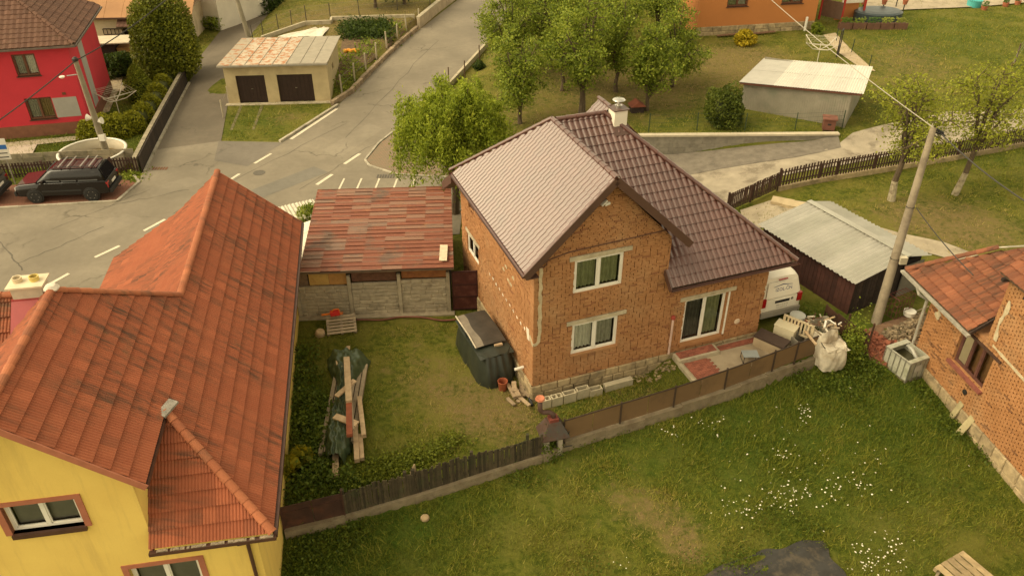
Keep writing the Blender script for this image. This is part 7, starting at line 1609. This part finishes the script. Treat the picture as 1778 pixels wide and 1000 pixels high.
def shrub(base, rx, ry, h, n, lsize, label, seed, lm, name='shrub', cat='shrub', core=True, up=.5, z0=.1, shape=1.0, droop=None, group=None, lump=.18, asp=.55, corem=None, top=None):
    """leafy mass: leaves on a lumpy shell and inside it, dark twig core"""
    rng = np.random.default_rng(seed); c = thing(name, base, label, cat, group=group)
    d = unit(rng.normal(size=(n, 3))); ph = rng.uniform(0, 6.28, 12); lum = np.zeros(n)
    for k in range(12):
        w_ = rng.normal(size=3)*3.2; lum += np.sin(d @ w_ + ph[k])
    rr = (1 + lump*lum/3.4)*rng.uniform(.7, 1.03, n)
    bell = np.where(d[:, 2] < 0, 1 + .25*np.abs(d[:, 2]), 1.0)
    C = np.stack([d[:, 0]*rx*rr*bell, d[:, 1]*ry*rr*bell, np.clip(h*.46 + d[:, 2]*rr*h*.54, .02, None)], 1)
    if shape < 1:
        t = rng.random(n)**.75; a = rng.uniform(0, 6.28, n); pr_ = np.interp(t, [0,.15,.5,.85,1], [.8,1,.78,.4,.05]); q = rng.uniform(.8,1.05,n)*(1+.06*np.sin(5*a+9*t)); C = np.stack([np.cos(a)*pr_*q*rx, np.sin(a)*pr_*q*ry, t*h], 1)
    V, F = leaves(C, lsize, rng, up, asp, droop); npmesh('foliage', V, F, lm, c, np.clip(rng.normal(.42, .2, n) + .12*lum/3.4, 0, 1))
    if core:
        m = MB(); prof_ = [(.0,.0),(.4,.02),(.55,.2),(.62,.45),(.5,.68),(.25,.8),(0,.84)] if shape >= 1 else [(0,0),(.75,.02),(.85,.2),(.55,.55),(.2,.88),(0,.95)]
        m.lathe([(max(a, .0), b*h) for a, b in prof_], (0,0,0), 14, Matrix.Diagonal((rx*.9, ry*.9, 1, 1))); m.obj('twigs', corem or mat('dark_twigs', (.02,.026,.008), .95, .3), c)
    return c
# ---- willow between the shed and the road
wl_ = thing('weeping_willow', Vector((-2.95,37.2,0)), 'bright green weeping willow behind the rusty shed', 'tree')
rng = np.random.default_rng(3); tk = MB(); tk.tube([(0,0,-.2),(.1,0,1.2),(0,.1,2.2)], [.24,.19,.16], 9); CW = []; RV = []
for i in range(46):
    a = i*2.4; el = math.acos(1-(i+.5)/46*1.0); cr_ = rng.uniform(.6,1.08)*2.6; hp_ = np.array([math.cos(a)*math.sin(el)*cr_, math.sin(a)*math.sin(el)*cr_, 4.3+2.8*math.cos(el)*rng.uniform(.7,1.12)])
    tk.tube([(0,.1,2.1), tuple(hp_*.5+np.array([0,0,1.5])), tuple(hp_)], [.07,.04,.015], 5, caps=False)
    for j in range(10):
        s0 = hp_*rng.uniform(.75,1)+rng.normal(size=3)*.25; s0[2] = hp_[2]+rng.normal()*.2; out_ = s0[:2]/max(np.linalg.norm(s0[:2]),.1); L = rng.uniform(.4,3.3)
        t = rng.random(95); p = np.stack([s0[0]+out_[0]*.55*np.sqrt(t)*L*.5, s0[1]+out_[1]*.55*np.sqrt(t)*L*.5, s0[2]+.15*t-L*t**1.3], 1)+rng.normal(size=(95,3))*.1
        p = p[p[:, 2] > .15]; CW.append(p); RV.append(np.clip(.52-.28*t[:len(p)]+rng.normal(0,.16,len(p)) + (.1 if j % 3 == 0 else -.05), 0, 1))
tk.obj('trunk', BARK, wl_); CW = np.concatenate(CW); V, F = leaves(CW, .082, rng, .5, .38, np.array([0,0,-.5])); npmesh('crown', V, F, GREEN2, wl_, np.concatenate(RV))
# ---- orchard
ORCH = [((903,215),5.6,1.7,1.4,'nearest the road at the front of the orchard'),((1010,197),6.8,2.0,2.4,'with a tall bare trunk just left of the chimney'),((1070,160),6.6,2.0,1.9,'behind the brick house chimney'),((1122,192),4.9,1.6,1.2,'small and low, right of the chimney'),((975,158),5.6,1.5,2.0,'slender, between the two tall trunks'),((955,120),6.6,2.2,2.0,'with a thick leaning trunk in the second row'),((1168,150),5.6,2.0,1.4,'at the right end of the orchard'),((885,132),6.6,2.2,1.8,'overhanging the road at the left'),((1050,85),6.2,2.3,1.8,'in the back row, middle'),((1140,70),6.0,2.2,1.6,'in the back row, near the orange house'),((925,60),6.2,2.3,1.8,'in the back row beside the road'),((1000,62),6,2.0,1.8,'in the back row, left of the middle')]
for i, (px, h, r_, cb, lab) in enumerate(ORCH): tree(on(*px), h+.2, r_*1.1, cb*.72, 9800, .08, 'green orchard tree ' + lab, 20+i, GREEN1, .13 if i not in (1,5) else .19, group='orchard trees', nl=10, sub=8, sig=.24)
# ---- fruit trees right of the pole
tree(on(1548,348), 6.3, 2.4, 2.6, 5600, .068, 'fruit tree with limewashed trunk left of the utility pole', 41, leafmat('leaf_plum', [(.13,.15,.015),(.28,.3,.03),(.42,.42,.055)]), .16, nl=9, sub=8, white=True, sig=.22)
tree(on(1657,338), 6.8, 2.5, 2.9, 5000, .068, 'fruit tree with limewashed trunk right of the utility pole', 42, MATS['leaf_plum'], .14, nl=9, sub=8, white=True, sig=.23, lean=(.4,.2))
tree(on(1815,300), 5.2, 2.0, 1.8, 3600, .068, 'fruit tree half cut off by the right edge', 43, MATS['leaf_plum'], .12, nl=7, sub=5)
for i, (px, lab) in enumerate((((652,14),'left of two'),((703,8),'right of two'))): tree(on(*px), 5.5, 2.2, .9, 3000, .13, 'dark tree on the far meadow at the top edge, ' + lab, 50+i, GREEN3, .14, group='trees on the far meadow')
shrub(on(455,22), 2.4, 1.6, 1.6, 2600, .13, 'low dark shrubs on the far meadow above the garage', 55, GREEN3)
shrub(on(385,42), 1.2, 2.6, 1.5, 2400, .12, 'flowering shrubs beside the white gabled house', 56, GREEN1)
# ---- clipped evergreen, conifer, hedge round the red house
thj = shrub(on(300,136), 2.1, 2.0, 6.0, 24000, .1, 'huge clipped evergreen beside the side lane', 60, CONIF, 'clipped_evergreen', 'tree', lump=.15)
shrub(on(247,174), 1.0, 1.0, 2.5, 7000, .06, 'small cone shaped conifer on the lawn of the red house', 61, leafmat('leaf_cone', [(.08,.1,.01),(.18,.2,.016),(.3,.3,.03)], .2), 'cone_conifer', 'tree', shape=.3)
shrub(on(208,133), 1.3, 1.0, 1.9, 3500, .1, 'dark leafy shrub between the garden shed and the conifer', 62, GREEN3)
hpx = [(160,243),(185,240),(210,236),(235,228),(252,212),(265,195),(276,178),(287,160),(297,145)]
hd = thing('hedge', on(210,236), 'bright yellow green hedge inside the fence of the red house', 'hedge'); Cc = []; rng = np.random.default_rng(5)
for u, v_ in hpx:
    p = on(u, v_) - hd.location; d = unit(rng.normal(size=(1700,3))); d[:, 2] = np.abs(d[:, 2]); q = rng.uniform(.75,1.05,(1700,1)); Cc.append(np.array(p)+d*q*np.array([.85,.75,1.35])*(1+.08*rng.normal(size=(1,1))))
Cc = np.concatenate(Cc); V, F = leaves(Cc, .085, rng, .6); npmesh('foliage', V, F, HEDGE, hd, np.clip(rng.normal(.45,.2,len(Cc)),0,1))
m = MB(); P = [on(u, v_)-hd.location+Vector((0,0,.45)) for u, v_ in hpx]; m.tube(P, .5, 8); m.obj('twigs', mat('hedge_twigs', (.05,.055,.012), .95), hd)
shrub(on(1256,216), 1.15, 1.1, 2.2, 5200, .085, 'round dark green bush beside the metal shed', 63, leafmat('leaf_bush', [(.04,.055,.008),(.1,.13,.016),(.18,.2,.03)]), lump=.26)
shrub(on(1292,78), .85, .7, 1.15, 2200, .09, 'golden yellow bush in front of the orange house', 64, GOLD, lump=.15)
shrub(on(1418,58), .5, .5, .8, 700, .09, 'small green shrub at the corner of the orange house', 65, GREEN1)
shrub(on(832,122), .45, .45, .7, 500, .09, 'small round bush on the low orchard wall', 66, GREEN3)
# ---- weeds and border plants near the houses
def weeds(name, label, pts, r, h, n, ls, lm, seed, up=.8, asp=.6, sd=1.0):
    """low patch of leafy weeds along pixel points"""
    rng = np.random.default_rng(seed); C = []
    for u, v_ in pts:
        p = np.array(on(u, v_)); k = rng.normal(size=(n, 3)); q = np.stack([k[:, 0]*r, k[:, 1]*r*sd, np.abs(k[:, 2])*h*.5*np.exp(-(k[:, 0]**2+k[:, 1]**2)*.25)+.03], 1); q[:, :2] += p[:2]; q[:, 2] += zg(q[:, 0], q[:, 1]); C.append(q)
    C = np.concatenate(C); V, F = leaves(C, ls, rng, up, asp); o = npmesh(name, V, F, lm, None, np.clip(rng.normal(.45,.22,len(C)),0,1)); o['kind'] = 'stuff'; return tag(o, label, 'weeds')
weeds('border_plants', 'dark leafy plants along the yellow house wall', [(520,620),(525,660),(530,700),(535,740),(545,780),(530,820),(525,860),(560,830),(600,845),(555,760),(560,720)], .42, .5, 480, .065, leafmat('leaf_border', [(.045,.075,.01),(.11,.16,.018),(.19,.23,.03)]), 70)
weeds('climbing_weeds', 'light green leafy plants growing along the inside of the slat fence', [(620,840),(650,832),(680,825),(700,815),(730,800),(760,785),(785,770),(640,820),(670,805),(715,790)], .28, .36, 330, .05, leafmat('leaf_vine', [(.07,.1,.01),(.17,.2,.02),(.28,.3,.03)]), 71)
weeds('corner_weeds', 'green weeds in the lower left corner of the lawn', [(520,960),(550,945),(590,930),(530,985),(575,970),(620,925),(505,1000)], .42, .25, 300, .05, WEED, 72)
weeds('fence_weeds', 'leafy weeds below the panel fence and around the bag', [(1395,665),(1420,680),(1450,670),(1475,650),(1490,635),(1380,650),(1520,650),(1475,690),(1500,668)], .3, .5, 260, .05, WEED, 73)
weeds('van_weeds', 'green weeds behind the van and the scrap bag', [(1395,560),(1412,568),(1425,575),(1405,580)], .25, .8, 420, .06, WEED, 74)
weeds('lawn_weeds', 'dark green weed patches scattered on the front lawn', [(1280,965),(1290,975),(1265,985),(905,828),(925,835),(890,822),(1360,900),(1400,915),(1020,770),(1080,750),(1320,905),(1570,830),(1660,850),(1030,990),(1200,985)], .34, .22, 200, .038, WEED, 75)
weeds('garden_crops', 'green potato plants in the vegetable garden', [(605+i*13, 44+j*7) for i in range(6) for j in range(4)], .45, .7, 170, .11, GREEN3, 76)
weeds('garden_herbs', 'mixed herbs between the stone wall and the garage', [(598,105),(612,118),(600,135),(628,95),(640,80),(668,62),(688,48),(596,150)], .5, .6, 160, .1, GREEN1, 77)
weeds('verge_weeds', 'green weeds at the foot of the old brick house', [(1600,690),(1620,705),(1650,735),(1670,760),(1700,790),(1590,672),(1640,745)], .22, .25, 170, .05, WEED, 78)
weeds('lane_weeds', 'grass tufts along the foot of the lane and the parking bay', [(20,305),(70,300),(232,306),(795,300),(820,305)], .5, .3, 160, .08, GREEN1, 79)
weeds('tall_weeds', 'tall feathery weeds beside the scrap bag', [(1470,600),(1478,612),(1490,610),(1486,625),(1465,625)], .16, 1.7, 420, .05, GREEN1, 80)
weeds('smoker_ivy', 'ivy leaves climbing on the smoker legs', [(945,785),(958,790),(968,786),(950,775)], .14, .9, 200, .05, WEED, 81)
for i, (u, v_) in enumerate(((527,806),(505,828))): shrub(on(u, v_)+Vector((0,0,.2)), .34, .34, .55, 110, .16, ('larger' if i == 0 else 'smaller') + ' lime green broad leaved plant at the yellow house wall', 90+i, GREEN4, 'hosta', 'plant', core=False, asp=.7)
spk = shrub(G(541,372,1.7)-Vector((0,0,.8)), .7, .7, 1.3, 1100, .16, 'spiky green shrub between the yellow house and the rusty shed', 93, GREEN1, asp=.18, core=False, up=.1)
shrub(on(802,303), .8, .5, .6, 700, .07, 'low green shrub at the foot of the willow beside the pavement', 94, GREEN1)
# ---- grass blades
def inside_pix(x, y, z):
    yy = y; zz = z-CAM_H; fw = yy*CP - zz*SP; up = yy*SP + zz*CP; u = 889+FPX*x/fw; v_ = 500-FPX*up/fw
    return (u > -40) & (u < 1820) & (v_ > -30) & (v_ < 1030), u, v_
def interp_grid(A, x, y):
    i = np.clip(np.searchsorted(ys, y), 0, ny_-1); j = np.clip(np.searchsorted(xs, x), 0, nx_-1); return A[i, j]
def grass(name, label, xr, yr, dens, w_, h_, mask, seed, lm, lushk=1.2):
    rng = np.random.default_rng(seed); n = int((xr[1]-xr[0])*(yr[1]-yr[0])*dens); x = rng.uniform(*xr, n); y = rng.uniform(*yr, n); z = zg(x, y)
    ok, u, v_ = inside_pix(x, y, z); ok &= mask(x, y, u, v_); cl = np.sin(x*2.1+1.3*np.sin(y*1.7))*np.sin(y*2.3+1.1*np.sin(x*1.9)); dry = np.clip(interp_grid(DRY, x, y), 0, 1); lu = np.clip(interp_grid(FERN, x, y), 0, 1)
    ok &= rng.random(n) < np.clip(.55+.35*cl-.55*dry+.4*lu, .1, 1); x, y, z, dry, lu, cl = x[ok], y[ok], z[ok], dry[ok], lu[ok], cl[ok]; n = len(x)
    hh = h_*rng.uniform(.5, 1.3, n)*(1+lushk*lu*rng.random(n)+.25*cl)*np.where(rng.random(n) < .12*(1+lu), rng.uniform(1.5,2.6,n), 1.)*(1+.6*np.clip(np.sin(x*7.3+2*np.sin(y*3.1))*np.sin(y*6.7+2*np.sin(x*2.9))-.3,0,1)); a = rng.uniform(0, 6.28, n); ln = rng.normal(size=(n, 2))*hh[:, None]*.55; ww = w_*rng.uniform(.6, 1.4, n)
    B = np.stack([x, y, z-.01], 1); sx = np.stack([np.cos(a)*ww, np.sin(a)*ww, 0*a], 1); T = B + np.stack([ln[:, 0], ln[:, 1], hh], 1)
    V = np.stack([B-sx, B+sx, T], 1).reshape(-1, 3); F = np.arange(3*n).reshape(n, 3); rv = np.clip(rng.normal(.42, .16, n)+.45*dry-.18*lu+.1*cl, 0, 1)
    o = npmesh(name, V, F, lm, None, rv); o['kind'] = 'stuff'; return tag(o, label, 'grass')
GR = leafmat('grass_blade', [(.06,.092,.009),(.135,.165,.015),(.22,.225,.026),(.33,.28,.058),(.42,.32,.115)], .25)
fy = lambda x: np.interp(x, _fx, _fy)
_hb = lambda x, y: ((x-HO.x)*math.cos(HH)+(y-HO.y)*math.sin(HH), -(x-HO.x)*math.sin(HH)+(y-HO.y)*math.cos(HH))
def m_lawn(x, y, u, v_): return (y < fy(x)-.18) & (x > -7.3-.17*(y-16.8)) & (x < 16.5+.14*(21.3-y)-.0) & ~((u > 1230) & (u < 1455) & (v_ > 955+.1*(1400-u).clip(0))) 
def m_yard(x, y, u, v_):
    b, a = _hb(x, y); return (y > fy(x)+.12) & ~((b > -.05) & (a > -.1)) & (y < 27.6+.05*x) & (x > -8.6+.17*(22-y)) & ~((b > 5.6) & (a > -1.9))
def m_mead(x, y, u, v_):
    b, a = _hb(x, y); road_ = (x < np.interp(y, [40,46,58,80,106],[-2.6,-7.3,-4,1.4,6.6])) & ~((x < np.interp(y, [46.5,52.4,66.6,80.5,106],[-14.4,-12.2,-9.4,-5.8,-2.2])) & (x > np.interp(y,[46.5,52.4,69,100],[-17.6,-18.9,-21.5,-22])) & (y > 46.6)) & ~((x < np.interp(y,[42,54.6,63.6,76.4,100],[-21.4,-23.1,-24.8,-25.8,-27.2])) & (y > 42))
    drv = (v_ > 228) & (u > 1100) & (v_ < 380-.0*u) & (y < 45.2) & (v_ < 372-.26*(u-1260)) 
    return ~road_ & ~drv & ~((b > -.2) & (a > -.3) & (b < 10.2) & (a < 9.5))
grass('lawn_grass', 'long green grass of the front lawn', (-7.5,17.5), (9.5,27), 760, .011, .078, m_lawn, 1, GR, .7)
grass('yard_grass', 'short dry grass of the garden between the houses', (-8.8,8), (17,28.2), 800, .012, .055, m_yard, 2, GR, 2.0)
grass('meadow_grass', 'meadow grass around the orchard and far gardens', (-40,45), (29,84), 110, .022, .08, m_mead, 3, GR, .8)
# ---- white meadow flowers
rng = np.random.default_rng(9); FW = []
for u, v_, su, sv, n in ((1398,722,10,8,26),(1240,735,25,6,14),(1255,745,60,14,16),(1357,792,9,6,16),(1352,800,50,20,14),(1478,838,22,12,26),(1475,845,40,16,14),(1345,872,32,14,30),(1375,866,22,12,42),(1330,880,22,10,16),(1285,892,16,10,24),(1265,850,12,12,8),(1450,858,40,14,16),(1520,975,20,14,42),(1548,945,14,12,22),(1490,955,14,10,14),(1530,990,30,10,20),(1520,800,12,20,10),(1165,755,25,8,8),(1420,780,80,60,30),(1160,760,12,4,6),(1480,890,80,30,14),(1090,985,12,6,7)):
    for k in range(int(n*.75)):
        p = on(u+rng.normal()*su, v_+rng.normal()*sv); FW.append((p.x, p.y, p.z+rng.uniform(.07,.24)))
FW = np.array(FW); s = rng.uniform(.011,.034,len(FW))
mb = MB()
for (x, y, z), r_ in zip(FW, s):
    k = 6; t0 = rng.uniform(0,1); tl_ = rng.normal(size=2)*.25; mb.add([(x+math.cos(t0+i*6.283/k)*r_, y+math.sin(t0+i*6.283/k)*r_, z+tl_[0]*math.cos(t0+i*6.283/k)*r_) for i in range(k)], [tuple(range(k))])
o = mb.obj('white_flowers', mat('white_petal', (.68,.64,.52), .8, .25, 9, 0), fix=False); o['kind'] = 'stuff'; tag(o, 'scattered white flowers in the front lawn', 'flowers')
